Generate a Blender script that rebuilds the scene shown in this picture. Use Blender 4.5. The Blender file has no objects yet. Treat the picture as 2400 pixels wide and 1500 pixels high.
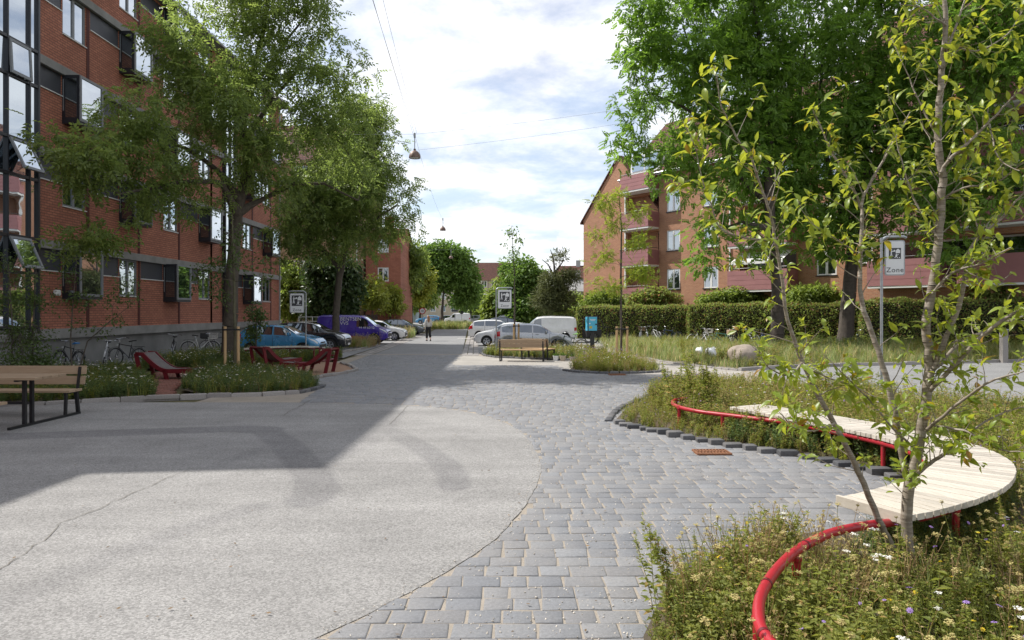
import bpy, math, random
import numpy as np
from mathutils import Vector, Matrix

# ------------------------------------------------------------------ camera, sky, sun, exposure
scene = bpy.context.scene
col = scene.collection
R = math.radians
EYE, FPX, HZ = 2.0, 1600.0, 730.0        # eye height (m), focal length and horizon row in photograph pixels

cam_d = bpy.data.cameras.new('camera'); cam = bpy.data.objects.new('camera', cam_d); col.objects.link(cam)
cam.location = (0, 0, EYE); cam.rotation_euler = (R(90), 0, 0)
cam_d.sensor_width = 36; cam_d.lens = 24; cam_d.shift_y = -20/2400
cam_d.clip_start = 0.05; cam_d.clip_end = 3000
scene.camera = cam

SUN_DIR = Vector((0.80, -0.34, -1.0)).normalized()       # the way the light travels
sun_d = bpy.data.lights.new('sun', 'SUN'); sun = bpy.data.objects.new('sun', sun_d); col.objects.link(sun)
sun_d.energy = 3.5; sun_d.angle = R(0.53); sun_d.color = (1.0, 0.955, 0.89)
sun.rotation_euler = SUN_DIR.to_track_quat('-Z', 'Y').to_euler(); sun.location = (-40, 15, 60)

w = bpy.data.worlds.new('World'); scene.world = w; w.use_nodes = True
nt = w.node_tree; nt.nodes.clear()
def wn(t, **k):
    n = nt.nodes.new(t)
    for a, b in k.items(): setattr(n, a, b)
    return n
wl = nt.links.new
def wmath(op, a, b=None):
    n = wn('ShaderNodeMath', operation=op)
    for i, s in enumerate((a, b)):
        if s is None: continue
        if isinstance(s, (int, float)): n.inputs[i].default_value = s
        else: wl(s, n.inputs[i])
    return n.outputs[0]
sky = wn('ShaderNodeTexSky', sky_type='NISHITA', sun_disc=False)
sky.sun_elevation = math.asin(-SUN_DIR.z); sky.sun_rotation = math.atan2(-SUN_DIR.x, -SUN_DIR.y)
sky.air_density = 1.0; sky.dust_density = 1.2; sky.ozone_density = 1.2
tc = wn('ShaderNodeTexCoord'); sp = wn('ShaderNodeSeparateXYZ'); wl(tc.outputs['Generated'], sp.inputs[0])
zz = wmath('ADD', wmath('MAXIMUM', sp.outputs[2], 0.0), 0.16)
cb = wn('ShaderNodeCombineXYZ'); wl(wmath('DIVIDE', sp.outputs[0], zz), cb.inputs[0]); wl(wmath('DIVIDE', sp.outputs[1], zz), cb.inputs[1])
def wnoise(vec, scale, detail, rough, off, dist=0.0):
    m = wn('ShaderNodeMapping'); m.inputs['Location'].default_value = off; wl(vec, m.inputs[0])
    n = wn('ShaderNodeTexNoise'); n.inputs['Scale'].default_value = scale; n.inputs['Detail'].default_value = detail
    n.inputs['Roughness'].default_value = rough; n.inputs['Distortion'].default_value = dist; wl(m.outputs[0], n.inputs['Vector'])
    return n.outputs['Fac']
def wramp(f, a, b):
    n = wn('ShaderNodeMapRange', interpolation_type='SMOOTHSTEP'); n.inputs['From Min'].default_value = a; n.inputs['From Max'].default_value = b
    wl(f, n.inputs['Value']); return n.outputs[0]
n1 = wnoise(cb.outputs[0], 1.05, 9, 0.60, (0.3, 0.9, 0), 0.25)
n2 = wnoise(cb.outputs[0], 2.6, 8, 0.62, (11.3, 2.2, 0), 0.2)
n3 = wnoise(tc.outputs['Generated'], 9.0, 7, 0.55, (0.4, 1.9, 0.3), 0.0)
cov = wramp(wmath('ADD', wmath('MULTIPLY', n1, 0.72), wmath('MULTIPLY', n2, 0.28)), 0.40, 0.58)
cumu = wmath('MULTIPLY', wramp(n3, 0.50, 0.56), wramp(sp.outputs[2], 0.22, 0.05))    # small heaped clouds low over the horizon
cov = wmath('MAXIMUM', wmath('ADD', wmath('MULTIPLY', cov, 0.70), 0.27), wmath('MULTIPLY', cumu, 0.93))      # a thin veil everywhere, thick cloud over most of it
shade = wmath('ADD', wmath('MULTIPLY', wramp(n2, 0.25, 0.62), 0.30), 0.72)
cc = wn('ShaderNodeCombineXYZ')
CL = 7.4
wl(wmath('MULTIPLY', shade, CL), cc.inputs[0]); wl(wmath('MULTIPLY', shade, CL*1.005), cc.inputs[1]); wl(wmath('MULTIPLY', wmath('ADD', wmath('MULTIPLY', shade, 0.86), 0.15), CL*1.02), cc.inputs[2])
mx = wn('ShaderNodeMix', data_type='RGBA'); wl(cov, mx.inputs[0]); wl(sky.outputs[0], mx.inputs[6]); wl(cc.outputs[0], mx.inputs[7])
bg = wn('ShaderNodeBackground'); bg.inputs[1].default_value = 0.10; wl(mx.outputs[2], bg.inputs[0])
wo = wn('ShaderNodeOutputWorld'); wl(bg.outputs[0], wo.inputs[0])

scene.view_settings.view_transform = 'Standard'; scene.view_settings.look = 'None'
scene.view_settings.exposure = 0.80; scene.view_settings.gamma = 1.0; scene.view_settings.use_curve_mapping = False
scene.cycles.use_denoising = True
scene.cycles.max_bounces = 7; scene.cycles.diffuse_bounces = 3; scene.cycles.glossy_bounces = 3
scene.cycles.transmission_bounces = 4; scene.cycles.transparent_max_bounces = 6
scene.cycles.sample_clamp_indirect = 6.0
# ------------------------------------------------------------------ helpers
def G(x, y, z=0.0):
    """ground (or level z) point that photograph pixel (x, y) shows"""
    Y = FPX*(EYE-z)/(y-HZ); return Vector(((x-1200)/FPX*Y, Y, z))
def P(x, y, Y):
    """point at distance Y behind photograph pixel (x, y)"""
    return Vector(((x-1200)/FPX*Y, Y, EYE-(y-HZ)/FPX*Y))

def tag(o, label=None, cat=None, group=None, kind=None):
    if label: o['label'] = label
    if cat: o['category'] = cat
    if group: o['group'] = group
    if kind: o['kind'] = kind
    return o
def thing(name, label, cat, loc=(0, 0, 0), rz=0.0, group=None, kind=None):
    o = bpy.data.objects.new(name, None); col.objects.link(o); o.empty_display_size = 0.2
    o.location = loc; o.rotation_euler = (0, 0, rz)
    return tag(o, label, cat, group, kind)
def kids(o): return [c for c in bpy.data.objects if c.parent == o]
def copy_tree(o, parent=None, mats=None):
    """a thing, its parts and their sub-parts; mats maps a material name to the copy's own"""
    c = o.copy(); col.objects.link(c); c.parent = parent
    if mats and o.type == 'MESH':
        for i, s in enumerate(o.material_slots):
            if s.material and s.material.name in mats:
                c.material_slots[i].link = 'OBJECT'; c.material_slots[i].material = mats[s.material.name]
    for ch in list(o.children): copy_tree(ch, c, mats)
    return c

class MB:
    """collects shapes into ONE mesh object"""
    def __init__(s): s.v = []; s.f = []; s.m = []
    def add(s, vs, fs, mi=0):
        b = len(s.v); s.v.extend([tuple(v) for v in vs])
        for f in fs: s.f.append([b+i for i in f]); s.m.append(mi)
        return s
    def box(s, c, d, rz=0.0, mi=0, M=None):
        hx, hy, hz = d[0]/2, d[1]/2, d[2]/2
        vs = [Vector((x*hx, y*hy, z*hz)) for z in (-1, 1) for y in (-1, 1) for x in (-1, 1)]
        T = M if M is not None else Matrix.Rotation(rz, 3, 'Z')
        vs = [T @ v + Vector(c) for v in vs]
        return s.add(vs, [(0, 2, 3, 1), (4, 5, 7, 6), (0, 1, 5, 4), (2, 6, 7, 3), (0, 4, 6, 2), (1, 3, 7, 5)], mi)
    def lim(s, x0, x1, y0, y1, z0, z1, mi=0):
        return s.box(((x0+x1)/2, (y0+y1)/2, (z0+z1)/2), (abs(x1-x0), abs(y1-y0), abs(z1-z0)), mi=mi)
    def bar(s, p0, p1, wd, ht, mi=0, up=(0, 0, 1)):
        p0, p1 = Vector(p0), Vector(p1); d = (p1-p0); L = d.length; d.normalize()
        u = Vector(up)
        if abs(d.dot(u)) > .98: u = Vector((1, 0, 0))
        sd = d.cross(u).normalized(); u = sd.cross(d).normalized()
        return s.box((p0+p1)/2, (wd, L, ht), M=Matrix((sd, d, u)).transposed(), mi=mi)
    def tube(s, pts, r, n=8, mi=0, cap=True):
        pts = [Vector(p) for p in pts]; k = len(pts)
        rs = r if isinstance(r, (list, tuple)) else [r]*k
        vs = []; ref = None
        for i, p in enumerate(pts):
            t = (pts[min(i+1, k-1)]-pts[max(i-1, 0)]).normalized()
            if ref is None:
                ref = Vector((0, 0, 1)) if abs(t.z) < .9 else Vector((1, 0, 0))
            a = t.cross(ref).normalized(); b = a.cross(t).normalized(); ref = b
            for j in range(n):
                an = 2*math.pi*j/n; vs.append(p+a*(rs[i]*math.cos(an))+b*(rs[i]*math.sin(an)))
        fs = [(i*n+j, i*n+(j+1) % n, (i+1)*n+(j+1) % n, (i+1)*n+j) for i in range(k-1) for j in range(n)]
        if cap: fs += [tuple(range(n))[::-1], tuple(range((k-1)*n, k*n))]
        return s.add(vs, fs, mi)
    def lathe(s, prof, n=16, M=None, mi=0, cap=False):
        M = M if M is not None else Matrix.Identity(4)
        vs = [M @ Vector((r*math.cos(2*math.pi*j/n), r*math.sin(2*math.pi*j/n), z)) for r, z in prof for j in range(n)]
        k = len(prof)
        fs = [(i*n+j, i*n+(j+1) % n, (i+1)*n+(j+1) % n, (i+1)*n+j) for i in range(k-1) for j in range(n)]
        if cap: fs += [tuple(range(n))[::-1], tuple(range((k-1)*n, k*n))]
        return s.add(vs, fs, mi)
    def prism(s, poly, z0, z1, mi=0, M=None):
        n = len(poly); M = M if M is not None else Matrix.Identity(4)
        vs = [M @ Vector((p[0], p[1], z0)) for p in poly]+[M @ Vector((p[0], p[1], z1)) for p in poly]
        fs = [tuple(range(n))[::-1], tuple(range(n, 2*n))]+[(i, (i+1) % n, n+(i+1) % n, n+i) for i in range(n)]
        return s.add(vs, fs, mi)
    def build(s, name, mat, parent=None, smooth=None, bevel=0.0, loc=None):
        me = bpy.data.meshes.new(name); me.from_pydata(s.v, [], s.f)
        mats = mat if isinstance(mat, (list, tuple)) else [mat]
        for m in mats: me.materials.append(m)
        if len(mats) > 1: me.polygons.foreach_set('material_index', s.m)
        me.validate(); me.update()
        o = bpy.data.objects.new(name, me); col.objects.link(o); o.parent = parent
        if loc is not None: o.location = loc
        if bevel:
            b = o.modifiers.new('bevel', 'BEVEL'); b.width = bevel; b.segments = 2; b.limit_method = 'ANGLE'
        if smooth is not None:
            me.polygons.foreach_set('use_smooth', [True]*len(me.polygons)); me.set_sharp_from_angle(angle=R(smooth))
        return o

def np_obj(name, V, F, mats, mi=None, parent=None, smooth=False):
    """mesh object from numpy arrays: V (n,3), F (m,k) with every face of the same size k"""
    V = np.asarray(V, np.float32); F = np.asarray(F, np.int32); m, k = F.shape
    me = bpy.data.meshes.new(name)
    me.vertices.add(len(V)); me.vertices.foreach_set('co', V.ravel())
    me.loops.add(m*k); me.loops.foreach_set('vertex_index', F.ravel())
    me.polygons.add(m); me.polygons.foreach_set('loop_start', np.arange(0, m*k, k, dtype=np.int32))
    try: me.polygons.foreach_set('loop_total', np.full(m, k, np.int32))
    except Exception: pass
    for x in (mats if isinstance(mats, (list, tuple)) else [mats]): me.materials.append(x)
    if mi is not None: me.polygons.foreach_set('material_index', np.asarray(mi, np.int32))
    if smooth: me.polygons.foreach_set('use_smooth', np.ones(m, bool))
    me.update(calc_edges=True)
    o = bpy.data.objects.new(name, me); col.objects.link(o); o.parent = parent
    return o

# ------------------------------------------------------------------ materials
def hexc(h):
    c = [int(h[i:i+2], 16)/255 for i in (0, 2, 4)]
    return tuple((x/12.92 if x <= .04045 else ((x+.055)/1.055)**2.4) for x in c)
class NT:
    def __init__(s, name):
        s.mat = bpy.data.materials.new(name); s.mat.use_nodes = True; s.t = s.mat.node_tree; s.t.nodes.clear()
        s.out = s.n('ShaderNodeOutputMaterial')
    def n(s, t, **k):
        x = s.t.nodes.new(t)
        for a, b in k.items(): setattr(x, a, b)
        return x
    def l(s, a, b): s.t.links.new(a, b)
    def put(s, sock, v):
        if v is None: return
        if isinstance(v, bpy.types.NodeSocket): s.l(v, sock)
        elif isinstance(v, (tuple, list)) and len(v) == 3 and sock.type == 'RGBA': sock.default_value = (*v, 1)
        else: sock.default_value = v
    def math(s, op, a, b=None, clamp=False):
        x = s.n('ShaderNodeMath', operation=op); x.use_clamp = clamp; s.put(x.inputs[0], a); s.put(x.inputs[1], b); return x.outputs[0]
    def mix(s, f, a, b, mode='MIX'):
        x = s.n('ShaderNodeMix', data_type='RGBA', blend_type=mode); s.put(x.inputs[0], f); s.put(x.inputs[6], a); s.put(x.inputs[7], b); return x.outputs[2]
    def coord(s, which='Object', scale=(1, 1, 1), rot=(0, 0, 0), loc=(0, 0, 0)):
        c = s.n('ShaderNodeTexCoord'); m = s.n('ShaderNodeMapping'); m.inputs['Scale'].default_value = scale
        m.inputs['Rotation'].default_value = rot; m.inputs['Location'].default_value = loc; s.l(c.outputs[which], m.inputs[0]); return m.outputs[0]
    def noise(s, vec, scale, detail=5, rough=.55, dist=0.0):
        x = s.n('ShaderNodeTexNoise'); s.put(x.inputs['Vector'], vec); x.inputs['Scale'].default_value = scale
        x.inputs['Detail'].default_value = detail; x.inputs['Roughness'].default_value = rough; x.inputs['Distortion'].default_value = dist; return x.outputs['Fac']
    def voro(s, vec, scale, feature='F1', out='Distance'):
        x = s.n('ShaderNodeTexVoronoi', feature=feature); s.put(x.inputs['Vector'], vec); x.inputs['Scale'].default_value = scale; return x.outputs[out]
    def ramp(s, f, a, b, lo=0.0, hi=1.0):
        x = s.n('ShaderNodeMapRange'); s.put(x.inputs['Value'], f)
        for k, v in zip(('From Min', 'From Max', 'To Min', 'To Max'), (a, b, lo, hi)): x.inputs[k].default_value = v
        return x.outputs[0]
    def bump(s, h, strength=.3, dist=.01):
        x = s.n('ShaderNodeBump'); x.inputs['Strength'].default_value = strength; x.inputs['Distance'].default_value = dist; s.put(x.inputs['Height'], h); return x.outputs[0]
    def bsdf(s, color, rough=.6, metal=0.0, spec=.5, normal=None, coat=0.0, link=True, **kw):
        b = s.n('ShaderNodeBsdfPrincipled'); s.put(b.inputs['Base Color'], color); s.put(b.inputs['Roughness'], rough)
        s.put(b.inputs['Metallic'], metal); s.put(b.inputs['Specular IOR Level'], spec); s.put(b.inputs['Coat Weight'], coat)
        if normal is not None: s.l(normal, b.inputs['Normal'])
        for k, v in kw.items(): s.put(b.inputs[k], v)
        if link: s.l(b.outputs[0], s.out.inputs[0])
        return b
def hsv(nt, color, v=None, h=None, sat=None):
    x = nt.n('ShaderNodeHueSaturation'); nt.put(x.inputs['Color'], color); nt.put(x.inputs['Value'], v); nt.put(x.inputs['Hue'], h); nt.put(x.inputs['Saturation'], sat); return x.outputs[0]

def mat_plain(name, c, rough=.6, metal=0.0, var=.12, scale=6.0, bump=0.0, bscale=None, spec=.5, coat=0.0, island=0.0, objrand=0.0):
    """a material with soft uneven tone, optional fine relief, and optional tone steps per piece or per object"""
    t = NT(name); co = t.coord('Object'); n = t.noise(co, scale, 6, .6)
    cc = hsv(t, c, t.ramp(n, .25, .75, 1-var, 1+var))
    if island:
        g = t.n('ShaderNodeNewGeometry'); cc = hsv(t, cc, t.ramp(g.outputs['Random Per Island'], 0, 1, 1-island, 1+island))
    if objrand:
        g = t.n('ShaderNodeObjectInfo'); cc = hsv(t, cc, t.ramp(g.outputs['Random'], 0, 1, 1-objrand, 1+objrand))
    nm = t.bump(t.noise(co, bscale or scale*8, 4, .6), bump, .01) if bump else None
    t.bsdf(cc, t.ramp(n, .2, .8, max(rough-.08, 0.02), min(rough+.08, 1)), metal, spec, nm, coat)
    return t.mat
def mat_leaf(name, c1, c2, trans=.35, rough=.5, dry=None, dryp=0.06, spec=.35, tcol=None):
    """foliage: tone per leaf, light passing through"""
    t = NT(name); g = t.n('ShaderNodeNewGeometry'); r = g.outputs['Random Per Island']
    co = t.coord('Object'); big = t.noise(co, .9, 3, .5)
    cc = t.mix(t.math('ADD', t.math('MULTIPLY', r, .6), t.math('MULTIPLY', t.ramp(big, .3, .7), .4)), c1, c2)
    if dry is not None:
        wn_ = t.n('ShaderNodeTexWhiteNoise', noise_dimensions='1D'); t.l(r, wn_.inputs['W'])
        cc = t.mix(t.math('LESS_THAN', wn_.outputs['Value'], dryp), cc, dry)
    b = t.bsdf(cc, rough, 0, spec, link=False)
    tr = t.n('ShaderNodeBsdfTranslucent')
    tc_ = hsv(t, cc, 1.9, .494, 1.08) if tcol is None else t.mix(.6, cc, tcol)
    t.put(tr.inputs['Color'], tc_)
    m = t.n('ShaderNodeMixShader'); m.inputs[0].default_value = trans
    t.l(b.outputs[0], m.inputs[1]); t.l(tr.outputs[0], m.inputs[2]); t.l(m.outputs[0], t.out.inputs[0])
    return t.mat
def mat_glass(name, tint=(.02, .025, .03), refl=.55):
    """window pane: dark room behind, strong mirror-like reflection of sky and street"""
    t = NT(name); co = t.coord('Object'); n = t.noise(co, .7, 3, .5)
    nm = t.bump(n, .06, .05)
    d = t.bsdf(tint, .05, 0, .5, nm, link=False)
    gl = t.n('ShaderNodeBsdfGlossy'); gl.inputs['Roughness'].default_value = .015; gl.inputs['Color'].default_value = (.85, .93, 1, 1); t.l(nm, gl.inputs['Normal'])
    lw = t.n('ShaderNodeLayerWeight'); lw.inputs['Blend'].default_value = .45
    f = t.math('ADD', t.math('MULTIPLY', lw.outputs['Facing'], .75), refl*.45, True)
    m = t.n('ShaderNodeMixShader'); t.l(f, m.inputs[0]); t.l(d.outputs[0], m.inputs[1]); t.l(gl.outputs[0], m.inputs[2]); t.l(m.outputs[0], t.out.inputs[0])
    return t.mat
def mat_brick(name, axis, c1, c2, mortar, bw=.235, rh=.072, msize=.011, bump=.5, big=.12, rot=0.0):
    """coursed brick; axis: which local axis runs along the wall ('x', 'y')"""
    t = NT(name); c = t.n('ShaderNodeTexCoord'); s_ = t.n('ShaderNodeSeparateXYZ'); t.l(c.outputs['Object'], s_.inputs[0])
    cb_ = t.n('ShaderNodeCombineXYZ'); t.l(s_.outputs[0 if axis == 'x' else 1], cb_.inputs[0]); t.l(s_.outputs[2], cb_.inputs[1])
    b = t.n('ShaderNodeTexBrick'); t.l(cb_.outputs[0], b.inputs['Vector']); b.offset = .5
    b.inputs['Scale'].default_value = 1; b.inputs['Brick Width'].default_value = bw; b.inputs['Row Height'].default_value = rh
    b.inputs['Mortar Size'].default_value = msize; b.inputs['Mortar Smooth'].default_value = .1; b.inputs['Bias'].default_value = 0
    t.put(b.inputs['Color1'], c1); t.put(b.inputs['Color2'], c2); t.put(b.inputs['Mortar'], mortar)
    n = t.noise(c.outputs['Object'], .5, 5, .6); n2 = t.noise(c.outputs['Object'], 14, 3, .6)
    cc = hsv(t, b.outputs['Color'], t.math('MULTIPLY', t.ramp(n, .3, .7, 1-big, 1+big), t.ramp(n2, .3, .7, .9, 1.1)))
    h = t.math('SUBTRACT', t.math('MULTIPLY', n2, .3), b.outputs['Fac'])
    t.bsdf(cc, .85, 0, .25, t.bump(h, bump, .012))
    return t.mat
def mat_wood(name, c1, c2, axis=0, rough=.6, objrand=.12):
    t = NT(name); sc = [14, 14, 14]; sc[axis] = 1.2
    oi = t.n('ShaderNodeObjectInfo')
    c = t.n('ShaderNodeTexCoord'); va = t.n('ShaderNodeVectorMath', operation='ADD'); t.l(c.outputs['Object'], va.inputs[0]); 
    cb_ = t.n('ShaderNodeCombineXYZ')
    for i in range(3): t.l(t.math('MULTIPLY', oi.outputs['Random'], 9.0+i*5), cb_.inputs[i])
    t.l(cb_.outputs[0], va.inputs[1])
    m = t.n('ShaderNodeMapping'); m.inputs['Scale'].default_value = sc; t.l(va.outputs[0], m.inputs[0])
    n = t.noise(m.outputs[0], 2.2, 6, .65, .8)
    cc = hsv(t, t.mix(t.ramp(n, .3, .7), c1, c2), t.ramp(oi.outputs['Random'], 0, 1, 1-objrand, 1+objrand))
    t.bsdf(cc, rough, 0, .3, t.bump(n, .25, .004)); return t.mat
def mat_paint(name, c, rough=.25, coat=.8, metal=0.0, flake=0.0):
    t = NT(name); co = t.coord('Object'); n = t.noise(co, 2.5, 5, .6)
    low = t.n('ShaderNodeSeparateXYZ'); t.l(co, low.inputs[0])
    t.bsdf(hsv(t, c, t.ramp(n, .3, .7, .95, 1.05)), t.ramp(n, .3, .7, rough-.03, rough+.05), metal, .5, None, coat); return t.mat

MT = {}
MT['steel_black'] = mat_plain('black_steel', (.012, .013, .015), .45)
MT['steel_dark'] = mat_plain('dark_frame', (.018, .020, .026), .4)
MT['galv'] = mat_plain('galvanised_steel', (.32, .34, .36), .42, .6, .15, 12)
MT['red'] = mat_paint('red_enamel', (.36, .013, .024), .42, .12)
MT['red_dark'] = mat_paint('wine_red_enamel', (.12, .006, .012), .45, .1)
MT['rubber'] = mat_plain('tyre_rubber', (.014, .014, .015), .8)
MT['chrome'] = mat_plain('bright_metal', (.6, .61, .63), .22, .95, .05)
MT['alloy'] = mat_plain('wheel_alloy', (.42, .43, .45), .3, .7, .08)
MT['glass'] = mat_glass('window_glass')
MT['car_glass'] = mat_glass('vehicle_glass', (.012, .014, .016), .30)
MT['white'] = mat_plain('white_paint', (.72, .73, .72), .5, var=.05)
MT['grey_frame'] = mat_plain('grey_window_frame', (.20, .21, .22), .5, var=.08)
MT['panel_grey'] = mat_plain('grey_facade_panel', (.055, .057, .068), .55, var=.10, scale=1.5)
MT['concrete'] = mat_plain('weathered_concrete', (.24, .235, .225), .85, var=.28, scale=1.6, bump=.25, bscale=30)
MT['concrete_dark'] = mat_plain('stained_concrete', (.20, .20, .195), .85, var=.35, scale=.9, bump=.25, bscale=25)
MT['lamp_lens'] = mat_plain('clear_lens', (.5, .52, .54), .12, .2, var=.05)
MT['lamp_red'] = mat_plain('red_lens', (.42, .012, .015), .2, var=.1)
MT['plate'] = mat_plain('number_plate', (.75, .75, .73), .5, var=.03)
MT['plastic_black'] = mat_plain('black_plastic', (.02, .02, .021), .6)
MT['oak'] = mat_wood('oiled_oak', (.37, .275, .185), (.29, .205, .13), 0)
MT['pine_y'] = mat_wood('pale_larch', (.58, .47, .33), (.44, .33, .21), 1)
MT['stake'] = mat_wood('round_pine_stake', (.52, .36, .19), (.40, .26, .13), 2)
MT['bark'] = mat_plain('grey_brown_bark', (.085, .070, .055), .9, var=.4, scale=9, bump=.8, bscale=22)
MT['bark_dark'] = mat_plain('dark_furrowed_bark', (.062, .050, .040), .95, var=.4, scale=7, bump=1.0, bscale=18)
MT['bark_green'] = mat_plain('mossy_bark', (.10, .092, .055), .9, var=.35, scale=9, bump=.5, bscale=25)
def _bark_near():
    t = NT('silver_ringed_bark'); co = t.coord('Object'); 
    rings = t.noise(t.coord('Object', (6, 6, 75)), 1.0, 4, .6); n = t.noise(co, 9, 4)
    cc = t.mix(t.ramp(rings, .42, .62), (.17, .135, .105), (.36, .32, .27)); cc = t.mix(t.ramp(n, .4, .7), cc, (.22, .19, .15))
    t.bsdf(cc, .6, 0, .4, t.bump(rings, .35, .004)); return t.mat
MT['bark_near'] = _bark_near()
# ------------------------------------------------------------------ ground surfaces
rng = np.random.default_rng(7); random.seed(7)
def interp(pts, y):
    return float(np.interp(y, [p[0] for p in pts], [p[1] for p in pts]))

def m_ground():
    t = NT('dry_turf_soil'); co = t.coord('Object'); n = t.noise(co, .35, 6, .6); n2 = t.noise(co, 6, 5, .65)
    cc = t.mix(t.ramp(n, .35, .65), (.10, .10, .045), (.16, .14, .085)); cc = hsv(t, cc, t.ramp(n2, .25, .75, .7, 1.3))
    t.bsdf(cc, .95, 0, .1, t.bump(n2, .6, .03)); return t.mat
MT['ground'] = m_ground()
def m_asphalt(name, c, stain=False, speck=.22, patch=.10):
    t = NT(name); co = t.coord('Object'); a = t.noise(co, 120, 2, .7); v = t.voro(co, 75, out='Color'); vv = t.n('ShaderNodeSeparateColor'); t.l(v, vv.inputs[0])
    p = t.noise(co, .55, 6, .65); p2 = t.noise(t.coord('Object', (.25, 1.6, 1)), 1.4, 5, .6)
    f = t.math('MULTIPLY', t.ramp(vv.outputs[0], 0, 1, 1-speck, 1+speck), t.ramp(a, .2, .8, 1-speck*.7, 1+speck*.7))
    f = t.math('MULTIPLY', f, t.math('MULTIPLY', t.ramp(p, .3, .7, 1-patch, 1+patch), t.ramp(p2, .3, .7, 1-patch*.7, 1+patch*.7)))
    cc = hsv(t, c, f)
    if stain:
        at = t.n('ShaderNodeAttribute', attribute_name='stain')
        brk = t.ramp(t.noise(t.coord('Object', (3, 26, 1)), 2.2, 6, .7), .35, .62)
        k = t.math('MULTIPLY', at.outputs['Fac'], t.math('ADD', t.math('MULTIPLY', brk, .5), .5), True)
        cc = t.mix(k, cc, hsv(t, (.11, .108, .114), f))
    t.bsdf(cc, .88, 0, .25, t.bump(t.math('ADD', t.math('MULTIPLY', vv.outputs[1], .6), a), .55, .007)); return t.mat
MT['asphalt_pale'] = m_asphalt('pale_worn_asphalt', (.252, .247, .238), True, .30, .15)
MT['asphalt'] = m_asphalt('road_asphalt', (.225, .225, .225))
MT['slab_pale'] = m_asphalt('pale_path_surface', (.33, .31, .28), False, .16, .16)
def m_sand():
    t = NT('joint_sand'); co = t.coord('Object'); n = t.noise(co, 2.2, 5, .6); g_ = t.noise(co, 140, 2, .8)
    cc = hsv(t, t.mix(t.ramp(n, .3, .7), (.34, .30, .25), (.27, .24, .20)), t.ramp(g_, .2, .8, .65, 1.35))
    t.bsdf(cc, .95, 0, .1, t.bump(g_, .6, .006)); return t.mat
MT['sand'] = m_sand()
def m_sett(name, c1, c2, dust=.45):
    t = NT(name); co = t.coord('Object'); g = t.n('ShaderNodeNewGeometry'); oi = t.n('ShaderNodeObjectInfo')
    r = t.math('FRACT', t.math('ADD', g.outputs['Random Per Island'], oi.outputs['Random']))
    pos = t.n('ShaderNodeNewGeometry').outputs['Position']
    cc = t.mix(r, c1, c2)
    wn_ = t.n('ShaderNodeTexWhiteNoise', noise_dimensions='1D'); t.l(r, wn_.inputs['W'])
    cc = t.mix(t.math('MULTIPLY', wn_.outputs['Value'], .35), cc, (.205, .19, .175))
    n = t.noise(pos, 38, 4, .7); s_ = t.noise(pos, 130, 2, .7)
    cc = hsv(t, cc, t.math('MULTIPLY', t.ramp(n, .25, .75, .80, 1.2), t.ramp(s_, .2, .8, .78, 1.22)))
    d = t.math('MULTIPLY', t.ramp(t.noise(pos, 1.1, 5, .65), .45, .72), dust); d2 = t.ramp(t.noise(pos, 45, 3, .7), .52, .66)
    cc = t.mix(t.math('MULTIPLY', d, t.ramp(d2, 0, 1, .35, 1)), cc, (.34, .31, .265))
    t.bsdf(cc, .72, 0, .4, t.bump(t.math('ADD', n, t.math('MULTIPLY', s_, .5)), .45, .006)); return t.mat
MT['sett'] = m_sett('grey_stone_sett', (.150, .158, .172), (.208, .214, .224))
MT['sett_dark'] = m_sett('dark_basalt_block', (.045, .048, .054), (.095, .099, .108), .22)
MT['kerb_granite'] = m_sett('pale_granite_kerb', (.22, .205, .195), (.33, .31, .29), .35)
MT['brick_paver'] = mat_plain('red_clay_paver', (.20, .085, .062), .85, var=.25, scale=10, bump=.3, island=.25, objrand=.2)
MT['gravel_red'] = mat_plain('reddish_gravel', (.30, .185, .12), .95, var=.3, scale=40, bump=.6, bscale=120)
MT['soil'] = mat_plain('planting_soil', (.085, .068, .045), .95, var=.3, scale=12, bump=.8, bscale=40)

def sheet(name, poly, z, mat, label=None, parent=None):
    m = MB(); n = len(poly); m.add([(p[0], p[1], z) for p in poly], [tuple(range(n))])
    o = m.build(name, mat, parent)
    if o.data.polygons[0].normal.z < 0: o.data.flip_normals()
    if parent is None: tag(o, label, kind='structure')
    return o
sheet('ground', [(-900, -300), (900, -300), (900, 1500), (-900, 1500)], -.06, MT['ground'], 'dry turf and soil between the streets')

# edge of the pale asphalt towards the stone setts, as X over Y
ASPH = [(2.0, -3.2), (3.0, -2.2), (4.16, -1.21), (4.81, -.75), (5.77, -.22), (6.46, 0), (7.36, .207), (8.42, .36), (9.0, .385), (9.7, .35), (10.6, .27), (11.4, .14), (12.2, -.10), (12.9, -.42), (13.45, -.78), (13.9, -1.2), (14.25, -1.68), (14.5, -2.18), (14.7, -2.84), (14.95, -4.4), (15.0, -5.0)]
ys_ = np.array([a[0] for a in ASPH]); xs_ = np.array([a[1] for a in ASPH])
def asph_x(y):
    # smooth the traced points a little
    return float(np.mean([np.interp(y+d, ys_, xs_) for d in (-.25, -.12, 0, .12, .25)])) if 2.3 < y < 14.2 else float(np.interp(y, ys_, xs_))
_ax = asph_x
def asph_x(y): return _ax(y)+.006*math.sin(y*7.3+1)+.004*math.sin(y*17.1)+.002*math.sin(y*41.7)
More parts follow.
